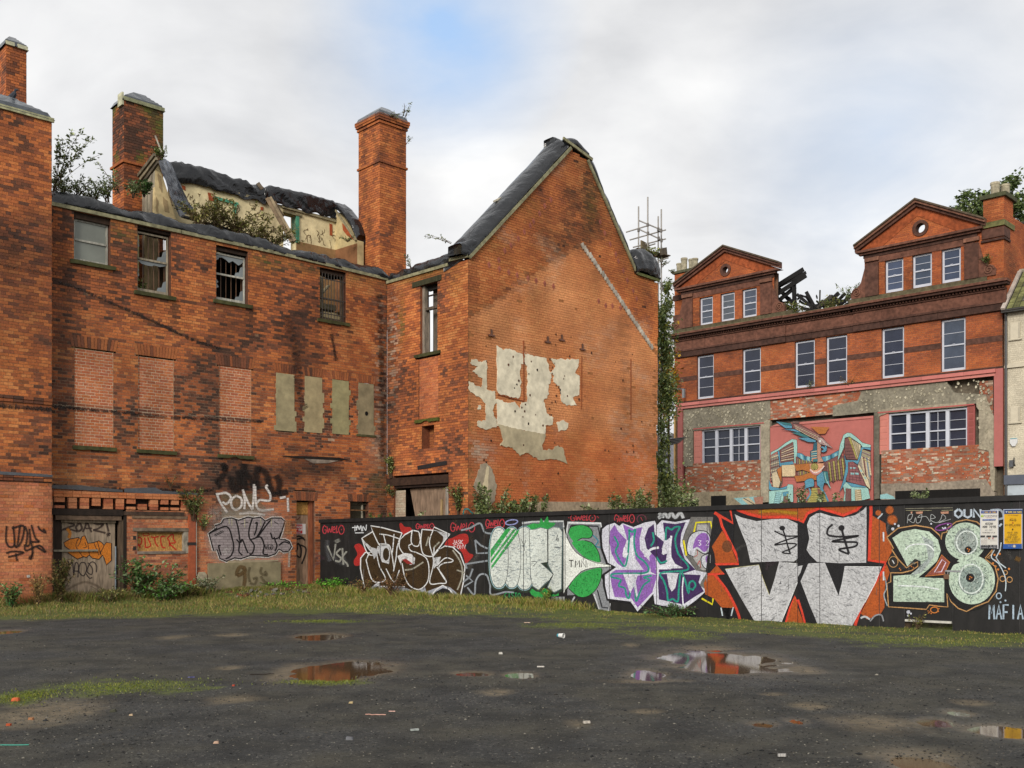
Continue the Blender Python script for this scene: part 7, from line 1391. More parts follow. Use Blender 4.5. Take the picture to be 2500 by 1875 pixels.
# ------------------------------------------------------------------ graffiti on the old walls
g = Paint(A, (480, 1100, 4.1475), o=.012, step=.0002)
for q, w, so in (([(255, 130), (290, 200), (240, 280), (180, 320)], 30, 22), ([(300, 140), (270, 190), (310, 170)], 26, 20), ([(350, 260), (355, 350), (400, 385), (430, 350), (425, 200)], 42, 26), ([(480, 130), (475, 260), (490, 400)], 40, 26), ([(480, 200), (550, 300), (560, 380)], 26, 20), ([(620, 160), (600, 260), (610, 400)], 40, 26), ([(620, 180), (700, 230), (750, 400), (790, 450)], 34, 26), ([(800, 250), (840, 330), (820, 440), (920, 410)], 34, 26), ([(200, 300), (240, 380)], 20, 20)): g.stroke(q, '#241d1b', w, soft=so, a=.72)
g.poly([(245, 440), (560, 440), (700, 580), (660, 655), (250, 660)], '#9a8668', a=.5)
PW = '#f0e9e4'
for q in ([(200, 430), (240, 530), (310, 630)], [(215, 440), (300, 430), (345, 480), (300, 540), (260, 520)], [(400, 455), (350, 500), (355, 570), (400, 600), (450, 560), (450, 490), (400, 455)], [(465, 395), (485, 500), (480, 595)], [(465, 400), (520, 530), (565, 600)], [(578, 340), (575, 470), (565, 595)], [(590, 360), (600, 520), (640, 500), (735, 505), (740, 440), (700, 370), (720, 350)], [(600, 520), (610, 580), (660, 605), (780, 595)], [(430, 640), (560, 630), (690, 655)], [(920, 480), (925, 620)], [(840, 480), (900, 470)]): g.stroke(q, PW, 15, soft=7)
pc = [(128, 838), (205, 790), (190, 765), (250, 745), (275, 700), (350, 690), (380, 700), (425, 712), (520, 680), (570, 692), (640, 680), (690, 720), (760, 690), (850, 690), (885, 715), (850, 830), (830, 900), (890, 910), (930, 925), (950, 975), (925, 1015), (880, 1020), (830, 990), (790, 1040), (720, 1065), (540, 1055), (440, 1090), (380, 1080), (300, 1115), (240, 1090), (210, 1000), (175, 1010)]
g.stroke([(180, 620), (400, 660), (700, 640), (820, 800), (800, 1080), (500, 1110), (250, 1120), (150, 900), (200, 700)], '#cfc4ba', 60, soft=60, a=.35, closed=True); g.stroke(pc, PW, 34, smooth=False, closed=True, soft=10); g.stroke(pc, '#1c181b', 24, smooth=False, closed=True, soft=3); g.poly(pc, '#a89c9e')
for q in ([(128, 838), (300, 770), (360, 900), (370, 1000), (340, 1070), (290, 1095)], [(240, 960), (220, 970), (245, 1060)], [(395, 700), (420, 800), (440, 930), (460, 900), (500, 1000), (520, 1040)], [(400, 900), (430, 940), (425, 1020), (460, 1060)], [(560, 690), (530, 790), (530, 880), (580, 960), (560, 1040), (530, 1045)], [(690, 720), (640, 820), (600, 880), (545, 900)], [(600, 880), (650, 880), (680, 960), (670, 1040), (720, 1055)], [(590, 740), (610, 730), (600, 800), (580, 860)], [(760, 690), (700, 760), (620, 870)], [(745, 830), (765, 890), (790, 880)], [(850, 830), (830, 880), (790, 900), (810, 960), (790, 1020)], [(830, 960), (880, 925), (935, 940)], [(170, 860), (260, 810)], [(185, 865), (270, 820)], [(780, 720), (820, 740)], [(440, 745), (520, 725)]): g.stroke(q, '#1c181b', 13 if q[0][0] not in (170, 185, 780, 440) else 5, soft=2)
text(g, 'WGD', 690, 950, 770, 1000, '#1c181b', 7); text(g, 'JCZ', 255, 985, 345, 1030, '#c9c3c0', 6, soft=2); g.stroke([(270, 1058), (310, 1042)], '#c9c3c0', 5)
for x, y0, y1 in ((325, 690, 745), (352, 690, 765), (482, 695, 778), (645, 690, 760), (752, 690, 772)): g.stroke([(x, y0), (x + 2, y1)], '#d6cfae', 6, smooth=False, soft=1)
g.stroke([(920, 700), (915, 850)], '#c08a60', 46, soft=20, a=.6).stroke([(935, 1020), (930, 1180)], '#c9beb2', 14, soft=8, a=.7)
g.at(0, 1050, 3.16)
g.obj('graffiti', 'wallpaint', wallA, 'black, white and grey throw up letters sprayed on the brick')
g2 = Paint(A, (480, 1100, 4.1475), o=.052, step=.0002)
for q in ([(480, 1190), (430, 1180), (400, 1230), (400, 1270)], [(400, 1270), (440, 1250), (480, 1220), (470, 1180)], [(470, 1190), (480, 1290), (470, 1370)]): g2.stroke(q, '#6d5636', 26, soft=12, a=.8)
for q in ([(530, 1180), (515, 1250), (530, 1330)], [(530, 1340), (580, 1350), (600, 1290), (560, 1300)], [(650, 1180), (640, 1240), (700, 1260), (680, 1220)], [(640, 1270), (680, 1330), (720, 1340)]): g2.stroke(q, '#6b5f45', 14, soft=12, a=.6)
g2.poly([(310, 1400), (560, 1400), (700, 1410), (560, 1375), (420, 1370)], '#4d5230', a=.5)
g2.obj('graffiti', 'worn', plinth)
g3 = Paint(PI_, (0, 1050, 3.16), o=.012, step=.0002)
for q in ([(50, 740), (45, 850), (70, 900), (110, 880), (100, 740)], [(110, 880), (130, 900), (150, 760), (160, 730)], [(90, 760), (180, 740), (170, 840), (140, 900)], [(190, 740), (210, 800), (200, 890), (230, 870), (225, 760)], [(240, 730), (270, 830), (300, 860), (230, 860)], [(290, 740), (310, 770), (350, 790), (330, 760)], [(240, 870), (250, 950), (225, 985), (240, 990), (250, 940)], [(190, 880), (200, 930), (300, 890), (350, 940)], [(45, 950), (100, 935), (180, 945), (60, 980)], [(120, 950), (130, 1010)], [(280, 900), (350, 945)]): g3.stroke(q, '#2a2120', 9, soft=6, a=.85)
g3.stroke([(205, 1130), (230, 1125)], '#cfcac4', 16, soft=4, smooth=False)
g3.obj('graffiti', 'wallpaint', pil)
g4 = Paint(A, (120, 1200, 5.53), o=-.088, step=.0002)
G_ = '#4a3a32'
for q, w in (([(190, 380), (280, 420), (360, 450), (260, 490), (185, 520)], 16), ([(185, 520), (300, 510), (400, 545)], 14), ([(420, 430), (380, 480), (410, 535), (460, 500), (440, 440), (420, 430)], 20), ([(470, 545), (510, 470), (520, 400), (560, 480), (590, 550)], 16), ([(510, 500), (600, 495)], 12), ([(590, 400), (660, 440), (750, 440), (680, 500), (610, 520)], 16), ([(610, 520), (700, 540), (780, 560)], 16), ([(790, 400), (800, 460), (820, 540)], 16), ([(790, 575), (850, 570)], 8), ([(800, 605), (840, 555)], 8), ([(810, 550), (835, 600)], 8)): g4.stroke(q, G_, w, soft=9, a=.85)
g4.stroke([(260, 500), (300, 560), (280, 630)], '#d9882c', 28, soft=14, a=.8)
zm = [(215, 690), (300, 640), (420, 620), (440, 650), (460, 610), (500, 595), (540, 700), (620, 690), (690, 665), (730, 690), (760, 730), (790, 685), (860, 700), (860, 930), (790, 995), (760, 900), (740, 860), (690, 915), (600, 900), (560, 860), (520, 890), (480, 880), (400, 915), (270, 830), (300, 790), (230, 740)]
g4.poly(zm, '#d07a26'); g4.stroke(zm, '#2a211f', 10, smooth=False, closed=True, soft=2)
for q in ([(420, 620), (380, 740), (480, 890)], [(460, 610), (430, 700), (400, 740)], [(500, 690), (520, 750), (480, 760)], [(540, 700), (560, 860)], [(620, 690), (690, 860)], [(670, 680), (720, 860)], [(760, 730), (700, 850)], [(600, 790), (610, 820), (630, 800)], [(345, 790), (350, 820)]): g4.stroke(q, '#2a211f', 8, soft=1)
for q in ([(300, 1140), (250, 1060), (230, 990), (280, 950), (290, 1060), (300, 1000), (320, 950), (340, 1000), (345, 1140)], [(350, 1150), (370, 970), (410, 990), (405, 1160)], [(350, 1075), (410, 1075)], [(500, 960), (440, 970), (420, 1080), (480, 1140), (520, 1060), (510, 980), (490, 960)], [(540, 960), (600, 1040), (590, 1120), (530, 1080), (560, 980), (610, 950), (655, 1000), (655, 1090)], [(515, 1110), (560, 1170), (600, 1160)]): g4.stroke(q, '#33282a', 10, soft=3, a=.9)
g4.stroke([(150, 1400), (400, 1250), (560, 1230), (800, 1350)], '#6d5a48', 8, soft=20, a=.4)
g4.obj('graffiti', 'paint', dboard)
g5 = Paint(A, (120, 1200, 5.53), o=-.098, step=.0002)
for q in ([(1205, 700), (1195, 670), (1230, 620), (1270, 640), (1265, 700), (1240, 720), (1210, 700)], [(1210, 710), (1260, 755)], [(1310, 620), (1320, 700), (1325, 755), (1390, 730), (1360, 640), (1355, 620)], [(1395, 610), (1440, 620), (1500, 605)], [(1440, 620), (1460, 700), (1495, 745)], [(1585, 610), (1535, 610), (1530, 690), (1555, 755), (1590, 755)], [(1650, 740), (1640, 660), (1620, 630), (1690, 575), (1700, 640), (1725, 690), (1650, 700), (1690, 745), (1740, 790)]): g5.stroke(q, '#c3281c', 13, soft=3)
g5.ell(1330, 580, 42, 18, '#c3281c', w=11)
g5.obj('graffiti', 'paint', osbw)
g6 = Paint(A, (480, 1100, 4.1475), o=-.166, step=.0002)
for q in ([(1025, 880), (1070, 868), (1120, 890)], [(1030, 900), (1100, 890), (1130, 910)], [(1020, 920), (1050, 980), (1040, 1050), (1080, 1080), (1090, 1000), (1060, 940), (1030, 1000)], [(1060, 950), (1130, 980), (1135, 1040), (1095, 1150)], [(1010, 940), (1020, 1020)]): g6.stroke(q, '#241f1e', 12, soft=3)
g6.stroke([(1020, 690), (1040, 670), (1050, 700), (1080, 670)], '#7d3a34', 6, soft=2)
g6.obj('graffiti', 'paint', door2)
t = thing('warning_notice', 'small red and white danger keep out notice on the narrow brown door', 'sign', tuple(A.P(-.7, 1.9, -.15)))
(ta, za) = A.off(-.16).h(723, 1304); (tb, zb) = A.off(-.16).h(746, 1279)
mb = MB(); A.box(mb, ta - .06, tb, za, zb, -.166, -.158, hx('#d8d2d0', K)); mb.obj('panel', 'plastic', t)
P_ = Paint(A, (480, 1100, 4.1475), o=-.155, step=.0003)
P_.poly([(1000, 748), (1100, 748), (1100, 840), (1000, 840)], '#c0282e'); text(P_, 'DANGER', 998, 762, 1094, 784, '#ece6e4', 5); text(P_, 'KEEP OUT', 996, 792, 1098, 812, '#ece6e4', 5); P_.stroke([(1020, 826), (1080, 826)], '#ece6e4', 4, smooth=False)
P_.obj('print', 'plastic', t)
g7 = Paint(Cw, (850, 1100, 5.53), o=.022, step=.0002)
g7.stroke([(1545, 860), (1560, 800), (1610, 790), (1650, 830), (1680, 850)], '#3f9a98', 16, soft=4).stroke([(1710, 820), (1760, 790), (1850, 800)], '#3f9a98', 14, soft=4)
g7.obj('graffiti', 'wallpaint', gab)
# ------------------------------------------------------------------ ground
def lin(pl, x, y):  # distance in front of a wall plane
    return (x - pl.o[0]) * pl.n[0] + (y - pl.o[1]) * pl.n[1], (x - pl.o[0]) * pl.d[0] + (y - pl.o[1]) * pl.d[1]
def G(px, py): Y = EYE * F / (py - HY); return (px - CX) / F * Y, Y
PUD = []   # cx, cy, rx, ry, depth, angle : hollows, some holding water
def hollow(x0, x1, y0, y1, depth, ang=0.0):
    cx, cy = G((x0 + x1) / 2, (y0 + y1) / 2); rx = (x1 - x0) / 2 / F * cy; ry = (G(0, y0)[1] - G(0, y1)[1]) / 2
    PUD.append((cx, cy, rx, ry, depth, ang))
for a in ((-30, 44, 1537, 1549, 1), (720, 845, 1546, 1561, 1), (742, 950, 1612, 1656, 1.15), (1105, 1195, 1638, 1651, 1), (1236, 1306, 1641, 1656, 1), (1535, 1632, 1634, 1661, 1.05), (1625, 1905, 1588, 1643, 1.15),
          (1832, 1902, 1762, 1774, 1), (1922, 1970, 1757, 1766, .95), (2248, 2320, 1751, 1771, 1), (2304, 2378, 1732, 1748, .95), (2385, 2540, 1768, 1806, 1.05), (2180, 2318, 1843, 1885, .95)): hollow(*a)
MUD = [(380, 470, 1549, 1562), (515, 610, 1545, 1555), (525, 600, 1624, 1637), (490, 640, 1694, 1722), (-60, 260, 1700, 1775), (1842, 1930, 1690, 1700), (1930, 2025, 1712, 1732), (1540, 1620, 1730, 1742), (1375, 1450, 1755, 1782), (1900, 2010, 1618, 1648), (1520, 1560, 1570, 1580), (650, 760, 1612, 1665), (2100, 2380, 1820, 1875), (2330, 2420, 1706, 1722), (1160, 1260, 1680, 1700), (1480, 1700, 1655, 1668), (1650, 1800, 1573, 1590), (2000, 2260, 1742, 1790)]
MUDw = []
for x0, x1, y0, y1 in MUD:
    cx, cy = G((x0 + x1) / 2, (y0 + y1) / 2); MUDw.append((cx, cy, (x1 - x0) / 2 / F * cy, (G(0, y0)[1] - G(0, y1)[1]) / 2))
MOS = [(100, 520, 1655, 1700), (700, 880, 1655, 1672), (660, 900, 1512, 1522), (-40, 150, 1680, 1720), (1520, 1760, 1535, 1560), (2060, 2500, 1548, 1580), (1290, 1560, 1515, 1535)]
MOSw = []
for x0, x1, y0, y1 in MOS:
    cx, cy = G((x0 + x1) / 2, (y0 + y1) / 2); MOSw.append((cx, cy, (x1 - x0) / 2 / F * cy, (G(0, y0)[1] - G(0, y1)[1]) / 2))
xs = np.concatenate([[-400, -150, -60, -30, -20], np.arange(-14.5, 12.01, .075), [14, 18, 25, 40, 80, 200, 400]])
ys = np.concatenate([[-300, -60, -15, -2, 2, 4], np.arange(5.2, 33.0, .075), [36, 42, 55, 80, 150, 400]])
X, Y = np.meshgrid(xs, ys)
def vnoise(X, Y, sc, seed):      # smooth value noise
    rs = np.random.RandomState(seed); T = rs.rand(256, 256); u = X * sc + 500; v = Y * sc + 500
    i = np.floor(u).astype(int); j = np.floor(v).astype(int); fu = u - i; fv = v - j; fu = fu * fu * (3 - 2 * fu); fv = fv * fv * (3 - 2 * fv)
    a = T[i % 256, j % 256]; b = T[(i + 1) % 256, j % 256]; c = T[i % 256, (j + 1) % 256]; d = T[(i + 1) % 256, (j + 1) % 256]
    return (a * (1 - fu) + b * fu) * (1 - fv) + (c * (1 - fu) + d * fu) * fv
def fbm(X, Y, sc, seed): return (vnoise(X, Y, sc, seed) + .5 * vnoise(X, Y, sc * 2.1, seed + 1) + .25 * vnoise(X, Y, sc * 4.3, seed + 2)) / 1.75
nf = fbm(X, Y, 1.6, 3); nf2 = fbm(X, Y, 5.0, 9)
def npsm(x, a, b): k = np.clip((x - a) / (b - a), 0, 1); return k * k * (3 - 2 * k)
near = (X > -14.6) & (X < 12.2) & (Y > 5) & (Y < 33)
dAw = (X - A.o[0]) * A.n[0] + (Y - A.o[1]) * A.n[1]; tAw = (X - A.o[0]) * A.d[0] + (Y - A.o[1]) * A.d[1]
dFw = (X - FE.o[0]) * FE.n[0] + (Y - FE.o[1]) * FE.n[1]; tFw = (X - FE.o[0]) * FE.d[0] + (Y - FE.o[1]) * FE.d[1]
dW = np.where(tAw < .6, np.minimum(dAw, np.where(tFw > 0, dFw, 99)), dFw)      # distance in front of the nearest wall
EU = [((px - CX) / F, G(px, py)[1]) for px, py in ((-150, 1520), (0, 1514), (200, 1511), (400, 1506), (600, 1501), (785, 1498), (1000, 1500), (1250, 1506), (1500, 1520), (1650, 1535), (2000, 1552), (2500, 1572), (2700, 1585))]
Yedge = np.interp(X / np.maximum(Y, .1), [a for a, b in EU], [b for a, b in EU])
edge = dW + (nf - .5) * 1.1
verge = (Y - Yedge) + (nf - .5) * 1.2 + (nf2 - .5) * .9
stripw = 1.55 + .0 * X
bank = .10 * npsm(-(edge), -1.5, -.1) * (1 - npsm(tFw, 1, 6)) + .05 * npsm(-(edge), -.9, .3) * (nf2 - .2)
bank += .13 * np.exp(-((tAw + 2.0) / 1.7) ** 2 - ((dAw - .55) / .6) ** 2)
Z = np.where(near, (nf - .5) * .014 + (nf2 - .5) * .006 + np.maximum(bank, 0) - .10 * npsm(tFw, 7, 12) * (1 - npsm(dFw, .5, 4.5)), 0.0)
Z = np.where((tFw > -.1) & (dFw < -.3) & (Y < 33), 0.05, Z)
mud = np.zeros_like(X); moss = np.zeros_like(X); wet = np.zeros_like(X)
for cx, cy, rx, ry, dp, an in PUD:
    ry = max(ry, .16); u = (X - cx) / rx; v = (Y - cy) / ry; rr = 1.12 * np.sqrt(u * u + v * v) + (nf - .5) * .6 + (nf2 - .5) * .5
    Z = np.where(near, Z * npsm(rr, .5, 1.4) - .034 * dp * (1 - npsm(rr, .55, 1.35)), Z)
    mud = np.maximum(mud, .5 * (1 - npsm(rr, .95, 1.6))); wet = np.maximum(wet, 1 - npsm(rr, 1.2, 2.6))
for cx, cy, rx, ry in MUDw:
    ry = max(ry, .12); rr = np.sqrt(((X - cx) / rx) ** 2 + ((Y - cy) / ry) ** 2) + (nf - .5) * .7 + (nf2 - .5) * .5
    mud = np.maximum(mud, .62 * (1 - npsm(rr, .3, 1.3))); Z = np.where(near, Z - .008 * (1 - npsm(rr, .5, 1.3)), Z)
for cx, cy, rx, ry in MOSw:
    ry = max(ry, .15); rr = np.sqrt(((X - cx) / rx) ** 2 + ((Y - cy) / ry) ** 2) + (nf2 - .5) * 1.4 + (nf - .5) * .8
    moss = np.maximum(moss, .8 * (1 - npsm(rr, .5, 1.15)))
stripm = npsm(verge, -.35, .55) * npsm(dW, -.35, -.2) * np.where((nf < .42) & (tFw > 6) & (dFw > 1.2), .35, 1.0)
moss = np.maximum(moss, stripm)
soil = np.where((dFw < -.1) & (tFw > 0), 1, 0)
V = np.stack([X.ravel(), Y.ravel(), Z.ravel()], 1); ny, nx = X.shape
ii = (np.arange(ny - 1)[:, None] * nx + np.arange(nx - 1)[None]).ravel(); Q = np.stack([ii, ii + 1, ii + nx + 1, ii + nx], 1)
cc = np.stack([np.maximum(mud, soil * .6).ravel(), moss.ravel(), wet.ravel(), np.ones(X.size)], 1)[Q.ravel()]
gm = bpy.data.materials.new('tarmac_gravel'); gm.use_nodes = True; nt = gm.node_tree; n = nt.nodes; l = nt.links; pb = n['Principled BSDF']
geo = N(n, 'ShaderNodeNewGeometry'); at = N(n, 'ShaderNodeAttribute', attribute_name='Col'); sp = N(n, 'ShaderNodeSeparateColor'); l.new(at.outputs['Color'], sp.inputs[0])
def gn(scale, det=5, rough=.6):
    t = N(n, 'ShaderNodeTexNoise'); t.inputs['Scale'].default_value = scale; t.inputs['Detail'].default_value = det; t.inputs['Roughness'].default_value = rough; l.new(geo.outputs['Position'], t.inputs['Vector']); return t.outputs['Fac']
def gramp(src, stops):
    r_ = N(n, 'ShaderNodeValToRGB'); l.new(src, r_.inputs[0]); el_ = r_.color_ramp.elements
    el_[0].position, el_[0].color = stops[0][0], stops[0][1] + (1,); el_[1].position, el_[1].color = stops[-1][0], stops[-1][1] + (1,)
    for s_ in stops[1:-1]: q = el_.new(s_[0]); q.color = s_[1] + (1,)
    return r_.outputs[0]
def gmix(f, a, b, bt='MIX'):
    m = N(n, 'ShaderNodeMix', data_type='RGBA', blend_type=bt)
    if isinstance(f, float): m.inputs[0].default_value = f
    else: l.new(f, m.inputs[0])
    for i, x in ((6, a), (7, b)):
        if isinstance(x, tuple): m.inputs[i].default_value = x + (1,)
        else: l.new(x, m.inputs[i])
    return m.outputs[2]
def gmath(op, a, b, cl=False):
    m = N(n, 'ShaderNodeMath', operation=op, use_clamp=cl)
    for i, x in enumerate((a, b)):
        if isinstance(x, (int, float)): m.inputs[i].default_value = x
        else: l.new(x, m.inputs[i])
    return m.outputs[0]
vor = N(n, 'ShaderNodeTexVoronoi', feature='F1'); vor.inputs['Scale'].default_value = 55; l.new(geo.outputs['Position'], vor.inputs['Vector'])
vsep = N(n, 'ShaderNodeSeparateColor'); l.new(vor.outputs['Color'], vsep.inputs[0])
base = gramp(vsep.outputs[0], [(0.0, hx('#333332', .66)), (.55, hx('#474745', .68)), (.93, hx('#504f4c', .66)), (1.0, hx('#7d7a72', .7))])
base = gmix(gramp(gn(.55, 4), [(.40, (0, 0, 0)), (.58, (1, 1, 1))]), base, gmix(0.5, base, hx('#55503f', .72)), 'MIX')
base = gmix(gramp(gn(1.7, 6, .65), [(.42, (0, 0, 0)), (.62, (1, 1, 1))]), base, gmix(0.65, base, hx('#222322', .5)))
mudc = gramp(gn(7, 5), [(.3, hx('#75684f', .8)), (.7, hx('#a08e72', .85))])
mossc = gramp(gn(11, 6, .7), [(.25, hx('#4a4830', .6)), (.5, hx('#5f6b2a', .68)), (.75, hx('#8a8a3c', .7))])
mf = gmath('MULTIPLY', sp.outputs[0], gramp(gn(9, 6, .7), [(.3, (.35, .35, .35)), (.6, (1, 1, 1))]), True)
sf = gmath('MULTIPLY', sp.outputs[1], gramp(gn(14, 6, .75), [(.35, (.2, .2, .2)), (.55, (1.3, 1.3, 1.3))]), True)
col = gmix(sf, gmix(mf, base, mudc), mossc); l.new(col, pb.inputs['Base Color'])
rg = gmath('SUBTRACT', .92, gmath('MULTIPLY', sp.outputs[2], gmath('MULTIPLY', gn(3, 3), .75))); l.new(rg, pb.inputs['Roughness'])
pb.inputs['Specular IOR Level'].default_value = .35
bp = N(n, 'ShaderNodeBump'); bp.inputs['Strength'].default_value = .75; bp.inputs['Distance'].default_value = .012
l.new(gmath('ADD', gmath('ADD', vor.outputs['Distance'], gmath('MULTIPLY', gn(120, 3), 1.0)), gmath('MULTIPLY', gn(14, 5, .7), 3.2)), bp.inputs['Height']); l.new(bp.outputs[0], pb.inputs['Normal'])
ground = mesh_obj('ground', V, Q, gm, None, C=cc, kind='structure', smooth=True); ground['label'] = 'dark gravelly tarmac lot with muddy hollows and mossy margins'
def gz(x, y):
    i = int(np.searchsorted(xs, x)); j = int(np.searchsorted(ys, y)); return float(Z[min(j, ny - 1), min(i, nx - 1)])
def gv(x, y):
    i = int(np.searchsorted(xs, x)); j = int(np.searchsorted(ys, y)); return float(verge[min(j, ny - 1), min(i, nx - 1)])
# water in the hollows
wm = bpy.data.materials.new('puddle_water'); wm.use_nodes = True; wp_ = wm.node_tree.nodes['Principled BSDF']
wp_.inputs['Base Color'].default_value = hx('#6b5236', .5) + (1,); wp_.inputs['Roughness'].default_value = .05; wp_.inputs['IOR'].default_value = 1.5; wp_.inputs['Specular IOR Level'].default_value = .9
for cx, cy, rx, ry, dp, an in PUD:
    ry = max(ry, .16); nn_ = 28; vs = [(cx + 1.5 * rx * math.cos(2 * math.pi * k / nn_), cy + 1.5 * ry * math.sin(2 * math.pi * k / nn_), -.0125) for k in range(nn_)]
    o = mesh_obj('puddle', vs, [tuple(range(nn_))], wm, None, kind='structure')

# ------------------------------------------------------------------ plants
GREENS = ['#5a6b38', '#6b7a40', '#7c8650', '#4f5c34', '#8a9464', '#475432']
def leafmesh(pts, size, cols, r, droop=.3, wide=.28):
    V = []; C_ = []
    for (p, d) in pts:
        s_ = size * r.uniform(.6, 1.25); a = Vector((r.gauss(0, 1), r.gauss(0, 1), r.gauss(0, .6))); a = (a.normalized() * .9 + d * .7); a.z -= droop; a.normalize()
        b = a.cross(Vector((r.gauss(0, .4), r.gauss(0, .4), 1))).normalized() * s_ * wide; p = Vector(p)
        V += [p, p + a * s_ * .45 + b, p + a * s_, p + a * s_ * .45 - b]; c = hx(cols[r.randrange(len(cols))], r.uniform(.75, 1.5)); C_.append(c)
    return V, C_
def plant(name, label, cat_, base, H, W, stems, leaf=.09, seed=0, cols=None, dens=26, group=None, lean=(0, 0), up=.75, wide=.26, r0=.012, bare=.2, tips=None):
    r = random.Random(seed); cols = cols or GREENS; base = Vector(base); t = thing(name, label, cat_, tuple(base), group); sm_ = MB(); pts = []
    for i in range(stems):
        a = r.uniform(0, 2 * math.pi); L = H * r.uniform(.55, 1.05); w = W * r.uniform(.2, 1.0); st_ = base + Vector((r.gauss(0, .06 * W), r.gauss(0, .06 * W), -.03)); P_ = []
        for k in range(9):
            s_ = k / 8; P_.append(st_ + Vector((math.cos(a) * w * s_ ** 1.4 + lean[0] * s_ * H, math.sin(a) * w * s_ ** 1.4 * .7 + lean[1] * s_ * H, L * (s_ * (1 + (1 - up) * .6) - (1 - up) * s_ * s_))) + Vector((nz(k, i, seed), nz(k, i, seed + 5), 0)) * .06 * L)
        sm_.tube(P_, r0 * r.uniform(.6, 1.2), hx('#5d4a38', .7), n=4, r2=r0 * .3, cap=False)
        nl = int(dens * L / max(.3, leaf * 4) * .5) + 6
        for k in range(nl):
            s_ = bare + (1 - bare) * r.random() ** .8; f = s_ * 8; j = min(7, int(f)); p_ = P_[j].lerp(P_[j + 1], f - j); d = (P_[j + 1] - P_[j]).normalized()
            pts.append((p_ + Vector((r.gauss(0, leaf * .35), r.gauss(0, leaf * .35), r.gauss(0, leaf * .25))), d))
    V, C_ = leafmesh(pts, leaf, cols, r, wide=wide); sm_.obj('stem', 'bark', t)
    mesh_obj('foliage', np.array([tuple(v) for v in V]), np.arange(len(V)).reshape(-1, 4), M['leaf'], t, C=C_)
    if tips:
        mb = MB()
        for k in range(tips):
            p_ = pts[r.randrange(len(pts))][0]; mb.tube([p_, p_ + Vector((r.gauss(0, .03), 0, .14))], .012, hx('#4a3428', .8), n=4, r2=.003)
        mb.obj('flower_spike', 'bark', t)
    return t
BUD = ['#5f6e44', '#748352', '#87936a', '#525e3a', '#98a07c', '#4a5533']
OLV = ['#6b7038', '#7d7d42', '#8d8a50', '#5a6030', '#9a9258', '#76694a']
gA = 'self seeded shrubs on the derelict building'
def on(pl, px, py, o=0.0): t, z = pl.off(o).h(px, py); return pl.P(t, z, o)
plant('buddleia', 'tall wispy buddleia rising beside the left pilaster top', 'shrub', on(A, 132, 470, -.5), 1.75, .8, 9, .11, 1, BUD, 30, gA, lean=(.22, 0), bare=.15, tips=6)
plant('buddleia', 'low green growth along the wall top left of the broad chimney', 'shrub', on(A, 190, 476, -.8), .45, 1.0, 14, .08, 2, BUD, 30, gA)
plant('buddleia', 'trailing greenery on the parapet right of the left pilaster', 'shrub', on(A, 158, 480, -.6), .55, .6, 14, .08, 201, BUD, 34, gA)
plant('buddleia', 'leafy mound on the parapet behind the first sash window', 'shrub', on(A, 232, 492, -.7), .5, .8, 16, .08, 202, BUD + GREENS[:2], 34, gA)
plant('buddleia', 'bushy sprigs at the foot of the broad chimney', 'shrub', on(A, 262, 492, -1.0), .75, .5, 10, .09, 3, BUD, 30, gA, lean=(-.1, 0))
plant('buddleia', 'sprig sticking out left of the broad chimney base', 'shrub', on(A, 290, 470, -1.2), .9, .5, 5, .09, 4, BUD, 22, gA, lean=(-.35, 0))
plant('grass_tuft', 'green tuft on the peak of the cross wall', 'plant', at3(392, 388, 1.1), .35, .35, 14, .08, 5, GREENS, 26)
plant('fern', 'dark green fern on the boarded cross wall', 'fern', on(A, 352, 478, -.9), .45, .28, 12, .12, 6, ['#3d5530', '#4a6638', '#35482a'], 28, lean=(0, 0))
plant('fern', 'leafy plant left of the cream wall end below its rafters', 'fern', on(A, 325, 480, -.8), .5, .35, 10, .10, 61, BUD, 26)
for i, (px, H, W) in enumerate(((480, 1.0, .9), (525, 1.15, 1.1), (575, 1.05, 1.1), (625, .9, 1.0), (668, .7, .8))):
    plant('buddleia', ('leftmost', 'second', 'middle', 'fourth', 'rightmost')[i] + ' clump of the olive shrubs spilling over the roof void', 'shrub', on(A, px, 560 + (px - 480) * .24, -.9), H, W, 22, .09, 10 + i, OLV + ['#6b5c40', '#857a5a'], 38, gA, up=.6, lean=(.12, 0))
plant('grass_tuft', 'small green tuft beside the tall chimney', 'plant', on(A, 848, 588, -1.2), .22, .35, 10, .06, 20, GREENS, 20)
fr, lf, _ = ch2
plant('buddleia', 'thin sprigs at the top right of the tall chimney', 'shrub', fr.P(1.02, 14.8, -.2), 1.0, .35, 4, .07, 21, BUD, 14, gA, lean=(.12, 0), bare=.4, tips=3)
plant('buddleia', 'small leafy sprig hanging below the cap of the tall chimney', 'shrub', fr.P(1.06, 14.35, -.1), .45, .3, 4, .08, 22, GREENS, 20, gA, lean=(.35, 0))
plant('moss_tuft', 'green moss under the cap of the tall chimney', 'moss', fr.P(.35, 15.03, .08), .10, .5, 16, .05, 23, GREENS, 24)
plant('buddleia', 'small sprig above the roof left of the gable shoulder', 'shrub', B.P(1.0, 9.8, -.2), .5, .2, 3, .09, 24, BUD, 22, gA, lean=(-.3, 0), bare=.5)
plant('buddleia', 'short twig poking left from the gable shoulder', 'shrub', Cw.P(-.4, 10.0, -.3), .3, .5, 3, .07, 25, BUD, 22, gA, lean=(-1.6, 0), bare=.2)
plant('creeper', 'pale green creeper in the wall corner above the broken doorway', 'creeper', B.P(.25, 3.5, .05), .75, .35, 16, .08, 26, GREENS + ['#a39b58'], 30)
plant('creeper', 'small creeper on the corner just below the lintel', 'creeper', B.P(.35, 2.9, .05), .4, .3, 10, .07, 27, GREENS, 26)
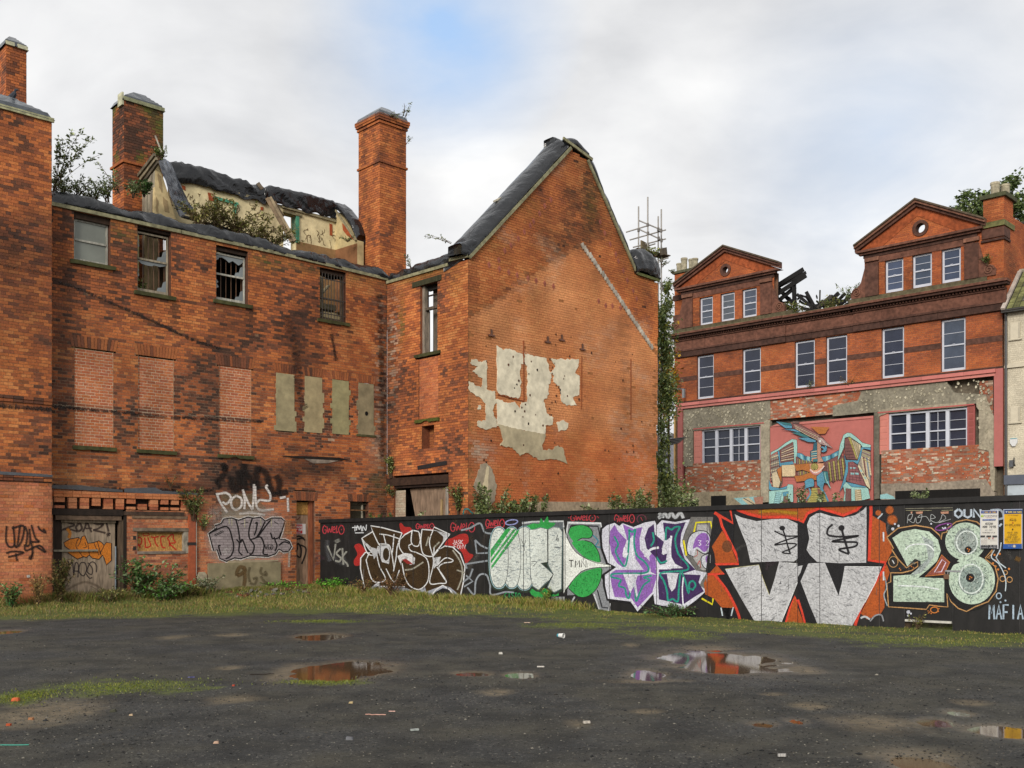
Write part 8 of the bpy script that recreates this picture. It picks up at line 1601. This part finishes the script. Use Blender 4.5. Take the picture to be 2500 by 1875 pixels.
plant('creeper', 'dark creeper on the brick right of the leaning board', 'creeper', B.P(3.45, 2.3, .05), .9, .35, 16, .09, 28, GREENS, 30)
plant('creeper', 'leafy stem hanging in the shell of the second sash window', 'creeper', A.P(-5.35, 7.85, -.45), .6, .25, 8, .13, 29, GREENS, 24)
plant('creeper', 'green creeper over the end of the brick ledge left of the white throw up', 'creeper', A.P(-4.05, 2.1, .05), .95, .5, 20, .08, 30, GREENS + ['#8c7a50'], 32)
plant('creeper', 'trailing creeper right below the ledge end', 'creeper', A.P(-3.75, 1.85, .06), .5, .3, 10, .07, 301, GREENS, 28)
plant('creeper', 'sparse brown twig on the brick above the ledge', 'creeper', A.P(-4.7, 2.95, .05), .45, .4, 6, .06, 302, ['#6b5a38', '#7a6a40'], 16)
# behind the hoarding
gB = 'shrubs behind the hoarding'
def beh(px, py, dist): 
    q = FE.off(-dist); t, z = q.h(px, py); return q.P(t, 0, 0)
def on_c(px, o=.5): t, z = Cw.off(o).h(px); return Cw.P(t, 0, o)
B1 = [(1195, .6, 3.55, .55, 'climbing shrub over the pale scar at the left foot of the gable'), (1235, .6, 3.0, .6, 'shrub beside the scar at the gable foot'), (1290, .8, 3.15, .6, 'brown green shrub against the lower gable'), (1340, 1.2, 2.55, .5, 'low shrub at the middle of the gable foot'), (1465, .9, 2.9, .6, 'shrub under the right part of the gable'), (1515, .8, 3.35, .75, 'broad arching shrub near the right foot of the gable'), (1560, .7, 3.5, .7, 'tall arching shrub at the right foot of the gable'), (1600, .8, 3.3, .6, 'shrub at the gable corner')]
for i, (px, o, H, W, lb) in enumerate(B1): plant('shrub', lb, 'shrub', on_c(px, o), H * 1.0, W * 1.15, 28, .12, 40 + i, BUD + GREENS[:3], 44, gB, bare=.35, up=.7, r0=.018)
for i, (px, d_, H, lb) in enumerate(((925, 1.0, 2.45, 'low weeds peeping over the left part of the hoarding'), (1010, 1.3, 2.6, 'silvery sprig in front of the leaning board'), (1650, 9.5, 3.7, 'shrub in the gap between gable and street building'), (1680, 11, 3.2, 'low shrub in front of the shopfront pier'), (2000, 12, 3.3, 'weeds in front of the bird mural'), (2240, 10, 3.25, 'straggly weeds under the right shop window'), (1960, 12.5, 3.5, 'dark weeds against the foot of the bird mural'))):
    plant('shrub', lb, 'shrub', beh(px, 1240, d_), H, .7, 16, .11, 60 + i, BUD if i else GREENS, 34, gB, bare=.55, r0=.015)
# climbing column in the gap
ty = thing('climbing_ivy', 'tall column of climbing green foliage between the gable and the street building', 'climber', (6.4, 37.0, 0))
r = random.Random(77); pts = []; sm_ = MB()
colu = [(1628, 745, 14), (1612, 770, 24), (1618, 800, 30), (1622, 840, 28), (1628, 870, 20), (1620, 930, 22), (1632, 960, 30), (1625, 990, 28), (1615, 1040, 14), (1622, 1080, 16), (1612, 1120, 20), (1620, 1160, 22), (1628, 1195, 30), (1618, 1220, 36), (1650, 1225, 40), (1640, 1240, 50), (1628, 700, 12)]
for px, py, rr in colu:
    Yd = 37.2; m = Vector(((px - CX) / F * Yd, Yd, EYE + (HY - py) / F * Yd)); s_ = rr / F * Yd
    for k in range(int(22 * rr)): pts.append((m + Vector((r.gauss(0, s_ * .42), r.gauss(0, .3), r.gauss(0, s_ * .75))), Vector((0, 0, -.3))))
V, C_ = leafmesh(pts, .14, GREENS + BUD[:3] + ['#8a8a3a'], r); mesh_obj('foliage', np.array([tuple(v) for v in V]), np.arange(len(V)).reshape(-1, 4), M['leaf'], ty, C=C_)
sm_.tube([(5.5, 37.2, 0), (5.6, 37.3, 3), (5.45, 37.2, 6), (5.6, 37.2, 9.5)], .05, hx('#4a3c2e', .7), n=6, r2=.02); sm_.obj('stem', 'bark', ty)
yl = thing('yellowing_tree', 'yellow leaved tree glimpsed through the gap behind the ivy', 'tree', (6.6, 42, 0)); pts = []
for k in range(2200): pts.append((Vector((6.38 + r.gauss(0, .2), 42 + r.gauss(0, .5), 8.1 + r.gauss(0, .75))), Vector((0, 0, 0))))
V, C_ = leafmesh(pts, .16, ['#b08a22', '#c49a2c', '#8a7a2a', '#a0602a'], r, wide=.4); mesh_obj('foliage', np.array([tuple(v) for v in V]), np.arange(len(V)).reshape(-1, 4), M['leaf'], yl, C=C_)
mb = MB(); mb.tube([(6.5, 42, 0), (6.5, 42, 8)], .09, hx('#4a3c2e', .7), n=6, r2=.04); mb.obj('trunk', 'bark', yl)
# trees behind the street building
def tree(label, crown, base, seed, leaf=.2, n=60, cols=None, spread=1.0, Yd=46):
    r = random.Random(seed); t = thing('tree', label, 'tree', base, 'trees behind the street building'); pts = []; mb = MB(); b = Vector(base)
    def W3(px, py): return Vector(((px - CX) / F * Yd, Yd, EYE + (HY - py) / F * Yd))
    cen = [(W3(px, py), rr / F * Yd) for px, py, rr in crown]; mid = sum((c for c, _ in cen), Vector()) / len(cen)
    fork = Vector((mid.x, mid.y, mid.z - 2.2)); mb.tube([b, fork], .2, hx('#4a4036', .7), n=8, r2=.12)
    for c, s_ in cen:
        mb.tube([fork, fork.lerp(c, .5) + Vector((r.gauss(0, .2), 0, .1)), c + Vector((0, 0, s_ * .4))], .06, hx('#4a4036', .7), n=5, r2=.012)
        for k in range(int(n * (s_ / .3))):
            v = Vector((r.gauss(0, 1), r.gauss(0, 1.2), r.gauss(0, 1))); v = v.normalized() * (r.random() ** .45) * s_; pts.append((c + v + Vector((0, r.gauss(0, .3), 0)), v.normalized() * .5))
    mb.obj('trunk', 'bark', t); V, C_ = leafmesh(pts, leaf, cols or GREENS, r, wide=.38); mesh_obj('crown', np.array([tuple(v) for v in V]), np.arange(len(V)).reshape(-1, 4), M['leaf'], t, C=C_)
TG = ['#5f7340', '#73854f', '#52643a', '#93a06c', '#465533']
r_ = random.Random(5)
crown = [(2345, 520, 12), (2352, 495, 14), (2360, 480, 10), (2375, 500, 20), (2395, 490, 20), (2400, 520, 22), (2372, 525, 16), (2358, 472, 7), (2382, 474, 9), (2410, 478, 10), (2350, 510, 14), (2388, 512, 18), (2346, 475, 7), (2415, 505, 14), (2333, 528, 7), (2338, 505, 5)]
tree('rounded green tree rising left of the right hand chimney stack', crown, (21, 46, 0), 3, .17, 120, TG)
crown = [(2440, 462, 12), (2455, 455, 13), (2470, 445, 12), (2482, 438, 9), (2470, 455, 10), (2435, 480, 10), (2462, 485, 18), (2478, 495, 18), (2492, 500, 14), (2490, 520, 16), (2475, 510, 12), (2494, 545, 14), (2488, 475, 10), (2480, 565, 8), (2450, 470, 12), (2466, 432, 6), (2498, 530, 14)]
tree('taller ragged tree behind and right of the chimney stack', crown, (23, 46.5, 0), 4, .18, 130, TG)
plant('buddleia', 'wispy twigs behind the top of the right pediment', 'shrub', D.P(11.8, 14.3, -1.2), 1.0, 1.3, 10, .09, 80, BUD, 16, None, bare=.4)
plant('buddleia', 'wispy twigs between right pediment and chimney stack', 'shrub', D.P(12.9, 13.8, -1.2), 1.2, .6, 6, .08, 81, BUD, 10, None, bare=.5)
plant('buddleia', 'wispy growth behind the left pediment slope', 'shrub', D.P(1.6, 13.9, -1.0), .95, .7, 9, .09, 82, BUD, 24, None)
plant('buddleia', 'green shrub among the burnt timbers beside the left dormer', 'shrub', D.P(5.9, 11.3, -.4), .75, .7, 22, .10, 83, OLV + GREENS, 34, None)
plant('buddleia', 'green shrub at the middle of the burnt timbers', 'shrub', D.P(7.6, 11.3, -.4), .65, .7, 18, .10, 84, OLV + GREENS, 30, None)
plant('buddleia', 'sprig of pale leaves over the right end of the burnt timbers', 'shrub', D.P(8.2, 11.5, -.9), 1.1, .7, 12, .10, 85, BUD, 24, None)
plant('grass_tuft', 'green tuft on the scroll of the right dormer', 'plant', D.P(14.2, 11.95, .1), .45, .3, 12, .08, 86, GREENS, 26)
plant('grass_tuft', 'weeds on the sill of the third tall window', 'plant', D.P(6.9, 8.0, .15), .4, .35, 9, .06, 87, BUD, 20)
plant('grass_tuft', 'dry weeds right of the fourth tall window sill', 'plant', D.P(8.7, 7.98, .15), .4, .5, 9, .06, 88, ['#8a7a4a', '#6b6a3a'], 16)
plant('moss_tuft', 'moss on the left chimney stack of the street building', 'moss', D.P(-.55, 14.4, -.4), .2, .25, 14, .07, 89, GREENS, 26)
# scaffold
sc_ = thing('scaffold_tower', 'grey scaffold poles and boards rising behind the right shoulder of the gable', 'scaffold', (5.0, 38, 0))
Ys = 37.0
def S3(px, py, dy=0.0): y = Ys + dy; return ((px - CX) / F * y, y, EYE + (HY - py) / F * y)
PO = hx('#9a9690', K)
for x, y0, dy in ((1559, 504, .9), (1581.5, 481, 0), (1607, 528, 1.0), (1614.5, 511, 0.4)):
    mb = MB(); a = S3(x, y0, dy); mb.tube([(a[0], a[1], 0), a], .028, PO, n=8); mb.obj('standard', 'metal', sc_)
for (a, b, d0, d1) in (((1528, 567), (1588, 549), .2, 0), ((1559, 538), (1612, 560), 1, .3), ((1537, 586), (1626, 561), .3, 0), ((1561, 560), (1616, 586), 1, .3), ((1545, 604), (1626, 583), .3, 0), ((1550, 610), (1600, 595), .9, .9), ((1608, 637), (1632, 629), 0, 0)):
    mb = MB(); mb.tube([S3(*a, d0), S3(*b, d1)], .026, PO, n=8); mb.obj('ledger', 'metal', sc_)
for (a, b, w_, c_) in (((1547, 610), (1628, 628), .03, '#5b4f40'), ((1565, 596), (1584, 606), .28, '#7d7058'), ((1566, 612), (1628, 622), .05, '#9a8a6c'), ((1612, 615), (1627, 612), .24, '#6b6050'), ((1570, 618), (1600, 604), .04, '#8a7a58')):
    mb = MB(); p_, q_ = Vector(S3(*a, -.1)), Vector(S3(*b, .5)); mb.bar(p_, q_, .5 if w_ < .04 else .05, w_, hx(c_, K)); mb.obj('scaffold_board', 'timber', sc_)
for x, y in ((1581, 549), (1582, 570), (1559, 562), (1607, 560), (1614, 563), (1615, 587), (1608, 582), (1616, 636), (1617, 705), (1615, 695)):
    mb = MB(); a = Vector(S3(x, y, .0)); mb.tube([a - Vector((0, 0, .06)), a + Vector((0, 0, .06))], .05, hx('#6b6660', K), n=6); mb.obj('coupler', 'metal', sc_)
plant('buddleia', 'sprig growing on the scaffold boards', 'shrub', S3(1600, 625, -.3), .5, .7, 8, .10, 90, GREENS + ['#9a9a50'], 22)
plant('buddleia', 'small sprig on the scaffold pole below the boards', 'shrub', S3(1617, 650, 0), .35, .3, 5, .09, 91, BUD, 22)
t = thing('rusty_brackets', 'stack of dark flat metal brackets sticking out of the gap above the shrubs', 'metal bracket', S3(1640, 1075))
for k in range(4):
    a = S3(1630 + 3 * k, 1078 + 3.5 * k - 4); b = S3(1672 - k * 5, 1069 + 4 * k); mb = MB(); mb.bar(a, b, .5, .03, hx('#2a2624', K)); mb.obj('plate', 'metal', t)
# ------------------------------------------------------------------ weeds at the foot of the walls
gW = 'weeds at the foot of the derelict wall'
def w(t_, o): 
    p_ = A.P(t_, 0, o); return (p_.x, p_.y, gz(p_.x, p_.y))
gr_ = ['#3d5a2c', '#4f6f38', '#5f8044', '#354a28', '#6f8a58', '#7a8f6a']
plant('buddleia', 'large green buddleia in front of the left doorway and low window', 'shrub', w(-5.75, .55), 1.2, .75, 26, .12, 101, gr_, 34, gW, up=.7, bare=.1, r0=.014)
plant('buddleia', 'arm of buddleia reaching right below the boarded window', 'shrub', w(-5.25, .5), .95, .5, 9, .11, 102, gr_, 30, gW, lean=(.45, .3), bare=.2)
plant('buddleia', 'low dense greenery at the base of the big buddleia', 'shrub', w(-5.3, .9), .65, .9, 34, .10, 103, gr_ + ['#5f9a38'], 40, gW, bare=0)
plant('weed_clump', 'tall brownish weed left of the doorway', 'weed', w(-7.75, .75), 1.2, .4, 24, .07, 104, ['#6b5a38', '#5a5a30', '#4a5a30', '#7a6a44'], 44, gW, bare=.05)
plant('weed_clump', 'dry brown weed at the pilaster foot', 'weed', w(-8.25, .8), .85, .35, 18, .06, 105, ['#9a8052', '#7a6a44', '#8a7a4a'], 36, gW, bare=.1)
plant('weed_clump', 'green weed at the far left foot of the pilaster', 'weed', w(-8.85, .75), .6, .35, 22, .08, 106, GREENS + ['#4f8a4f'], 36, gW, bare=0)
plant('weed_clump', 'silvery weed at the foot of the concrete pier', 'weed', w(-3.85, .5), .55, .5, 22, .08, 107, ['#8a8f78', '#6b7a58', '#9a9a80', '#5f6b45'], 32, gW, bare=0)
plant('weed_clump', 'brown green weed between big shrub and pier', 'weed', w(-4.5, .6), .5, .5, 20, .07, 108, OLV, 32, gW, bare=0)
plant('weed_clump', 'straw coloured weeds left of the big buddleia', 'weed', w(-6.6, .8), .45, .6, 20, .06, 109, OLV + GREENS, 32, gW, bare=0)
plant('weed_clump', 'bright green weed mat below the rendered plinth', 'weed', w(-1.7, .35), .22, .8, 30, .07, 110, ['#5f9a30', '#6fae3c', '#4a8a2c'], 24, gW, bare=0)
plant('weed_clump', 'bright green weed mat before the narrow brown door', 'weed', w(-.6, .4), .2, .6, 26, .07, 111, ['#5f9a30', '#6fae3c', '#4a8a2c'], 24, gW, bare=0)
def fw(t_, o): p_ = FE.P(t_, 0, o); return (p_.x, p_.y, gz(p_.x, p_.y))
gH = 'weeds at the foot of the hoarding'
plant('weed_clump', 'bright green weeds at the left end of the hoarding', 'weed', fw(.7, .35), .42, .55, 26, .09, 112, ['#5f9a30', '#6fae3c', '#4a8a2c'], 28, gH, bare=0)
plant('weed_clump', 'reddish dry seed heads below the brown lettering', 'weed', fw(3.2, .35), .7, .5, 24, .05, 113, ['#8a6048', '#9a7a50', '#6b5a38'], 32, gH, bare=.3)
plant('weed_clump', 'dry seed heads left of the brown lettering', 'weed', fw(2.2, .4), .5, .5, 18, .05, 1131, ['#8a6048', '#9a7a50', '#6b7a38'], 32, gH, bare=.3)
plant('weed_clump', 'pale green fern sprig below the green leaf shapes', 'weed', fw(8.2, .2), .5, .3, 12, .07, 114, ['#8a9a48', '#7a8a40'], 26, gH, bare=.1)
plant('weed_clump', 'dark nettle patch left of the big silver letters', 'weed', fw(11.6, .3), .32, .7, 34, .08, 115, ['#4a6a3c', '#3d5a34', '#5f7a4c'], 34, gH, bare=0)
plant('weed_clump', 'thin weeds by the gate strip', 'weed', fw(16.7, .12), .38, .2, 8, .05, 116, OLV, 22, gH, bare=.1)
# grass: tens of thousands of blades
def grass(name, label, sampler, n_, hmin, hmax, cols, seed, wd=.006):
    rs = np.random.RandomState(seed); V = []; C_ = []; r = random.Random(seed); cl = [hx(c, .85) for c in cols]
    for k in range(n_):
        q = sampler(rs)
        if q is None: continue
        x, y, h = q; z = gz(x, y) - .01; hh = rs.uniform(hmin, hmax) * h; a = rs.uniform(0, 6.28); lx, ly = rs.normal(0, .35, 2) * hh; cx_, sy_ = math.cos(a) * wd, math.sin(a) * wd
        V += [(x - cx_, y - sy_, z), (x + cx_, y + sy_, z), (x + lx * .5 + cx_ * .6, y + ly * .5 + sy_ * .6, z + hh * .6), (x + lx, y + ly, z + hh)]; c = cl[r.randrange(len(cl))]; C_.append(mul(c, r.uniform(.6, 1.1)))
    return mesh_obj(name, np.array(V), np.arange(len(V)).reshape(-1, 4), M['leaf'], None, C=C_, kind='stuff', label=label)
def s_wall(rs):
    t_ = rs.uniform(-9.8, 1.5); o = (abs(rs.normal(0, .7)) if rs.rand() < .4 else rs.uniform(0, 5.5)) + .03
    if nz(t_ * 1.1, o * 1.3, 9) < -.02 and rs.rand() < .8 or (-3.3 < t_ < .6 and .9 < o < 2.4 and rs.rand() < .8): return None
    p_ = A.P(t_, 0, o); e_ = gv(p_.x, p_.y)
    if e_ < rs.uniform(-.25, .3) or (p_.x - FE.o[0]) * FE.n[0] + (p_.y - FE.o[1]) * FE.n[1] < .03 and t_ > -.3: return None
    return p_.x, p_.y, (1.15 if o < .7 else (.45 if e_ > 1.2 else .24)) * (.45 if -3.6 < t_ < -.2 and o < 1.3 else 1)
def s_fence(rs):
    t_ = rs.uniform(-.2, 19); o = (abs(rs.normal(0, .35)) if rs.rand() < .45 else rs.uniform(0, 4.5)) + .03
    if (nz(t_ * 1.2, o * 1.4, 19) < -.03 and rs.rand() < .8) or (t_ > 11 and o < .4 and rs.rand() < .6) or (t_ > 8 and nz(t_ * .7, o * 1.2, 8) < 0 and rs.rand() < .8): return None
    p_ = FE.P(t_, 0, o); e_ = gv(p_.x, p_.y)
    if e_ < rs.uniform(-.25, .35): return None
    return p_.x, p_.y, ((1.0 if o < .5 else (.45 if e_ > 1 else .28)) if t_ < 9.5 else .2)
grass('grass', 'rough green and straw grass verge along the foot of the brick wall', s_wall, 62000, .06, .24, ['#6b8230', '#84903c', '#a8955a', '#b8a068', '#5f7a2c', '#8d7c48', '#7a6a40'], 1)
grass('grass', 'rough yellowing grass verge along the foot of the hoarding', s_fence, 62000, .06, .24, ['#7d8f34', '#9a9a44', '#b8a860', '#c0ac70', '#6b8a30', '#a38f50'], 2)
def s_moss(rs):
    cx, cy, rx, ry = MOSw[rs.randint(len(MOSw))]; return cx + rs.normal(0, .45) * rx, cy + rs.normal(0, .4) * ry, 1.0
grass('moss_grass', 'short moss and grass scattered over the tarmac', s_moss, 9000, .01, .035, ['#7d8a34', '#8d8f3c', '#6b7a30'], 3, wd=.008)
# gravel
rs = np.random.RandomState(11); V = []; Fq = []; C_ = []
ico = np.array([(1, 0, 0), (-1, 0, 0), (0, 1, 0), (0, -1, 0), (0, 0, 1), (0, 0, -1)], float); tri = np.array([(0, 2, 4), (2, 1, 4), (1, 3, 4), (3, 0, 4), (2, 0, 5), (1, 2, 5), (3, 1, 5), (0, 3, 5)])
sc = [hx(c, .75) for c in ('#4a4a49', '#575654', '#3c3c3c', '#6d6b66', '#323233', '#8f8a7e', '#47433e', '#2a2a2b', '#252627', '#5c564c')]
def gravel(n_, ymin, ymax, pw, smin, smax, mask=None):
    for k in range(n_):
        y = ymin + (ymax - ymin) * rs.rand() ** pw; x = rs.uniform(-.53, .53) * y
        if mask and not mask(x, y): continue
        z = gz(x, y)
        if z < -.018: continue
        s_ = rs.uniform(smin, smax) * (1 + .8 * (rs.rand() < .04)); a = rs.uniform(0, 6.28); R_ = np.array([[math.cos(a), -math.sin(a), 0], [math.sin(a), math.cos(a), 0], [0, 0, 1]])
        q = (ico * rs.uniform(.6, 1.2, (6, 1))) @ R_.T * np.array([s_, s_ * .8, s_ * .55]) + (x, y, z + s_ * .2); b = len(V) ; V.extend(q.tolist()); Fq.extend((tri + b).tolist()); C_.extend([mul(sc[rs.randint(len(sc))], .75 if rs.rand() < .93 else 1.15)] * 8)
gravel(12000, 6.3, 12, 1.2, .004, .010); gravel(7000, 9, 24, 1.1, .006, .013)
gravel(9000, 6.3, 20, 1.1, .006, .015, lambda x, y: nz(x * .35, y * .9, 13) + .4 * nz(x * 1.3, y * 2.3, 2) > .14)
gravel(2500, 7, 16, 1.0, .008, .016, lambda x, y: nz(x * .5, y * .4, 3) > .12)
mesh_obj('gravel', np.array(V), np.array(Fq), M['stonebit'], None, C=C_, kind='stuff', label='loose grey gravel scattered over the tarmac')
rub = MB(); r = random.Random(12)
for k in range(70):
    t_ = r.uniform(-3.4, .4); o = r.uniform(.5, 1.25); p_ = A.P(t_, 0, o); s_ = r.uniform(.02, .07); a = Vector((r.uniform(-1, 1), r.uniform(-1, 1), r.uniform(-.3, .3))).normalized(); b = a.cross(Vector((0, 0, 1))).normalized()
    rub.box((p_.x, p_.y, gz(p_.x, p_.y) - .01), a * s_ * 2, b * s_, Vector((0, 0, 1)) * s_ * .8, hx(('#7a4a34', '#6b6a60', '#8a8478', '#5a3c2e')[k % 4], .7))
rub.obj('rubble', 'concrete', None, kind='stuff', label='broken brick and concrete crumbs below the rendered plinth')
# the broken step below the plinth
t = thing('broken_step', 'mossy broken concrete and brick step below the rendered plinth', 'step', tuple(A.P(-2.2, 0, .6)))
mb = MB(); A.prism(mb, [(-3.3, -.1), (-.7, -.1), (-.75, .13), (-1.3, .15), (-2.1, .12), (-2.9, .14), (-3.3, .09)], .32, .78, hx('#7a7058', K)); mb.obj('slab', 'concrete', t)
for k in range(9): mb = MB(); A.box(mb, -2.4 + k * .23, -2.19 + k * .23, .0, .07 + .01 * (k % 3), .79, .9 + .02 * (k % 2), lerp(hx('#8a4a34', K), hx('#4d5a2c', K), .5 * (k % 2))); mb.obj('brick', 'brick', t)
# ------------------------------------------------------------------ litter
def lit(px, py): x, y = G(px, py); return x, y, gz(x, y)
x, y, z = lit(1369, 1558); t = thing('paper_cup', 'white and turquoise paper cup lying on the tarmac', 'paper cup', (x, y, z))
mb = MB(); n_ = 14; ax = Vector((.8, -.6, 0)).normalized(); bx = Vector((-ax.y, ax.x, 0)); c0 = Vector((x, y, z + .042))
vs = [c0 + ax * s_ + (bx * math.cos(a_) + Vector((0, 0, 1)) * math.sin(a_)) * rr for s_, rr in ((-.06, .028), (-.03, .032), (.055, .04)) for a_ in [2 * math.pi * k / n_ for k in range(n_)]]
mb.add(vs, [(i * n_ + k, i * n_ + (k + 1) % n_, (i + 1) * n_ + (k + 1) % n_, (i + 1) * n_ + k) for i in range(2) for k in range(n_)] + [tuple(range(n_))], [hx('#3c8a98')] * n_ + [hx('#e6e6e2', .8)] * n_ + [hx('#3c8a98')]); mb.obj('cup', 'plastic', t)
mb = MB(); mb.tube([c0 + ax * .055 + (bx * math.cos(a_) + Vector((0, 0, 1)) * math.sin(a_)) * .041 for a_ in [2 * math.pi * k / n_ for k in range(n_ + 1)]], .003, hx('#e6e6e2', .8), n=5); mb.obj('rim', 'plastic', t)
def scrap(name, label, px, py, L, W_, c, ang=0.0, h=.006, cat_='litter', mat='plastic'):
    x, y, z = lit(px, py); d = Vector((math.cos(ang), math.sin(ang), 0)); e_ = Vector((-d.y, d.x, 0)); mb = MB(); n_ = 6
    vs = []
    for i in range(n_ + 1):
        p_ = Vector((x, y, z + .004)) + d * (L * (i / n_ - .5)) + e_ * .15 * L * nz(i * .7, px); hh = h * (1 + nz(i, py)); ww = W_ * (.7 + .5 * abs(nz(i * 1.3, px * .1)))
        vs += [p_ - e_ * ww, p_ + e_ * ww, p_ + e_ * ww * .8 + Vector((0, 0, hh)), p_ - e_ * ww * .8 + Vector((0, 0, hh))]
    mb.add(vs, [(i * 4 + k, i * 4 + (k + 1) % 4, i * 4 + 4 + (k + 1) % 4, i * 4 + 4 + k) for i in range(n_) for k in range(4)] + [(0, 1, 2, 3), (n_ * 4 + 3, n_ * 4 + 2, n_ * 4 + 1, n_ * 4)], hx(c, .8)); o = mb.obj(name, mat, None); tag(o, label, cat_)
scrap('cord', 'length of turquoise plastic cord at the left edge of the tarmac', 22, 1822, .3, .006, '#2f9a86', .05)
scrap('plastic_strip', 'pinkish strip lying on the tarmac left of centre', 917, 1746, .19, .008, '#c99a8a', -.1)
scrap('stick', 'thin dark twig on the tarmac left of the large puddle', 640, 1648, .28, .006, '#2d2620', .25, .01, 'twig', 'bark')
scrap('blue_scrap', 'small blue plastic scrap on the tarmac', 467, 1655, .08, .01, '#3a3f8a', .1)
scrap('paper_scrap', 'small white paper scrap near the middle foreground', 1432, 1768, .06, .018, '#b8b0a4', .3, .02)
scrap('paper_scrap', 'white crumpled scrap near the bottom right foreground', 1909, 1848, .06, .014, '#b0ada8', .1, .02)
scrap('paper_scrap', 'tiny pale scrap below the white and green lettering', 1287, 1521, .12, .018, '#c0a48e', .0, .01)
scrap('paper_scrap', 'pale scrap between the small puddles', 1320, 1629, .09, .014, '#bdb8b0', .0, .015)
scrap('paper_scrap', 'grey white scrap left of centre foreground', 1012, 1784, .07, .014, '#9aa09c', .4, .015)
scrap('paper_scrap', 'narrow pink scrap beside the pinkish strip', 957, 1738, .06, .01, '#d0a496', .0)
def chunk(label, px, py, s_, c, name='brick_fragment'):
    x, y, z = lit(px, py); mb = MB(); r = random.Random(px); vs = [(x + s_ * r.uniform(.7, 1.1) * a, y + s_ * .7 * r.uniform(.7, 1.1) * b, z + (.0 if c_ < 0 else s_ * .9 * r.uniform(.7, 1.1))) for a, b, c_ in ((-1, -1, -1), (1, -1, -1), (1, 1, -1), (-1, 1, -1), (-.8, -.8, 1), (.8, -.8, 1), (.8, .8, 1), (-.8, .8, 1))]
    mb.add(vs, [(0, 3, 2, 1), (4, 5, 6, 7), (0, 1, 5, 4), (1, 2, 6, 5), (2, 3, 7, 6), (3, 0, 4, 7)], hx(c, .75)); o = mb.obj(name, 'stone', None); tag(o, label, 'stone' if name == 'stone' else 'brick piece')
chunk('orange brick lump at the far left of the tarmac', 38, 1711, .04, '#c0603a'); chunk('small red brick bit near the left edge foreground', 22, 1768, .022, '#c0562f'); chunk('brick crumb below the twig', 570, 1675, .018, '#b04a34'); chunk('brick crumb right of the pale mud streak', 76, 1754, .025, '#a0704c')
chunk('dark stone on the left foreground tarmac', 277, 1738, .03, '#4a4a3c', 'stone'); chunk('pale stone near the lower left foreground', 528, 1815, .022, '#c9a890', 'stone'); chunk('flat grey stone in the centre foreground', 853, 1805, .03, '#6b6c70', 'stone'); chunk('whitish stone right of the large brown puddle', 1222, 1597, .03, '#c9c6bc', 'stone'); chunk('beige stone in the left middle foreground', 320, 1747, .018, '#c9b090', 'stone'); chunk('yellowish pebble on the muddy patch', 857, 1717, .022, '#b9a47a', 'stone')
# pigeon on the pilaster cap
t = thing('pigeon', 'dark pigeon sitting on the black sheet at the upper left', 'pigeon', tuple(PI_.P(-8.55, 11.98, -.5)))
b = PI_.P(-8.55, 11.98, -.5); mb = MB()
mb.tube([b + Vector((-.13, 0, .1)), b + Vector((-.07, 0, .12)), b + Vector((.02, 0, .15)), b + Vector((.07, 0, .22)), b + Vector((.08, 0, .27)), b + Vector((.10, 0, .31)), b + Vector((.135, 0, .31)), b + Vector((.165, 0, .30))], .05, hx('#3c4048', .8), n=8)
n8 = 8; prof = (.012, .045, .075, .055, .032, .032, .022, .004)
c0_ = [Vector(v) for v in mb.v]
for i in range(8):
    cen = sum((c0_[i * n8 + k] for k in range(n8)), Vector()) / n8
    for k in range(n8): mb.v[i * n8 + k] = tuple(cen + (c0_[i * n8 + k] - cen) * prof[i] / .05)
mb.obj('body', 'stonebit', t)
mb = MB()
for s_ in (-.02, .02): mb.tube([b + Vector((.01, s_, .1)), b + Vector((.01, s_, 0))], .006, hx('#a0504a', .8), n=5)
mb.obj('legs', 'stonebit', t)
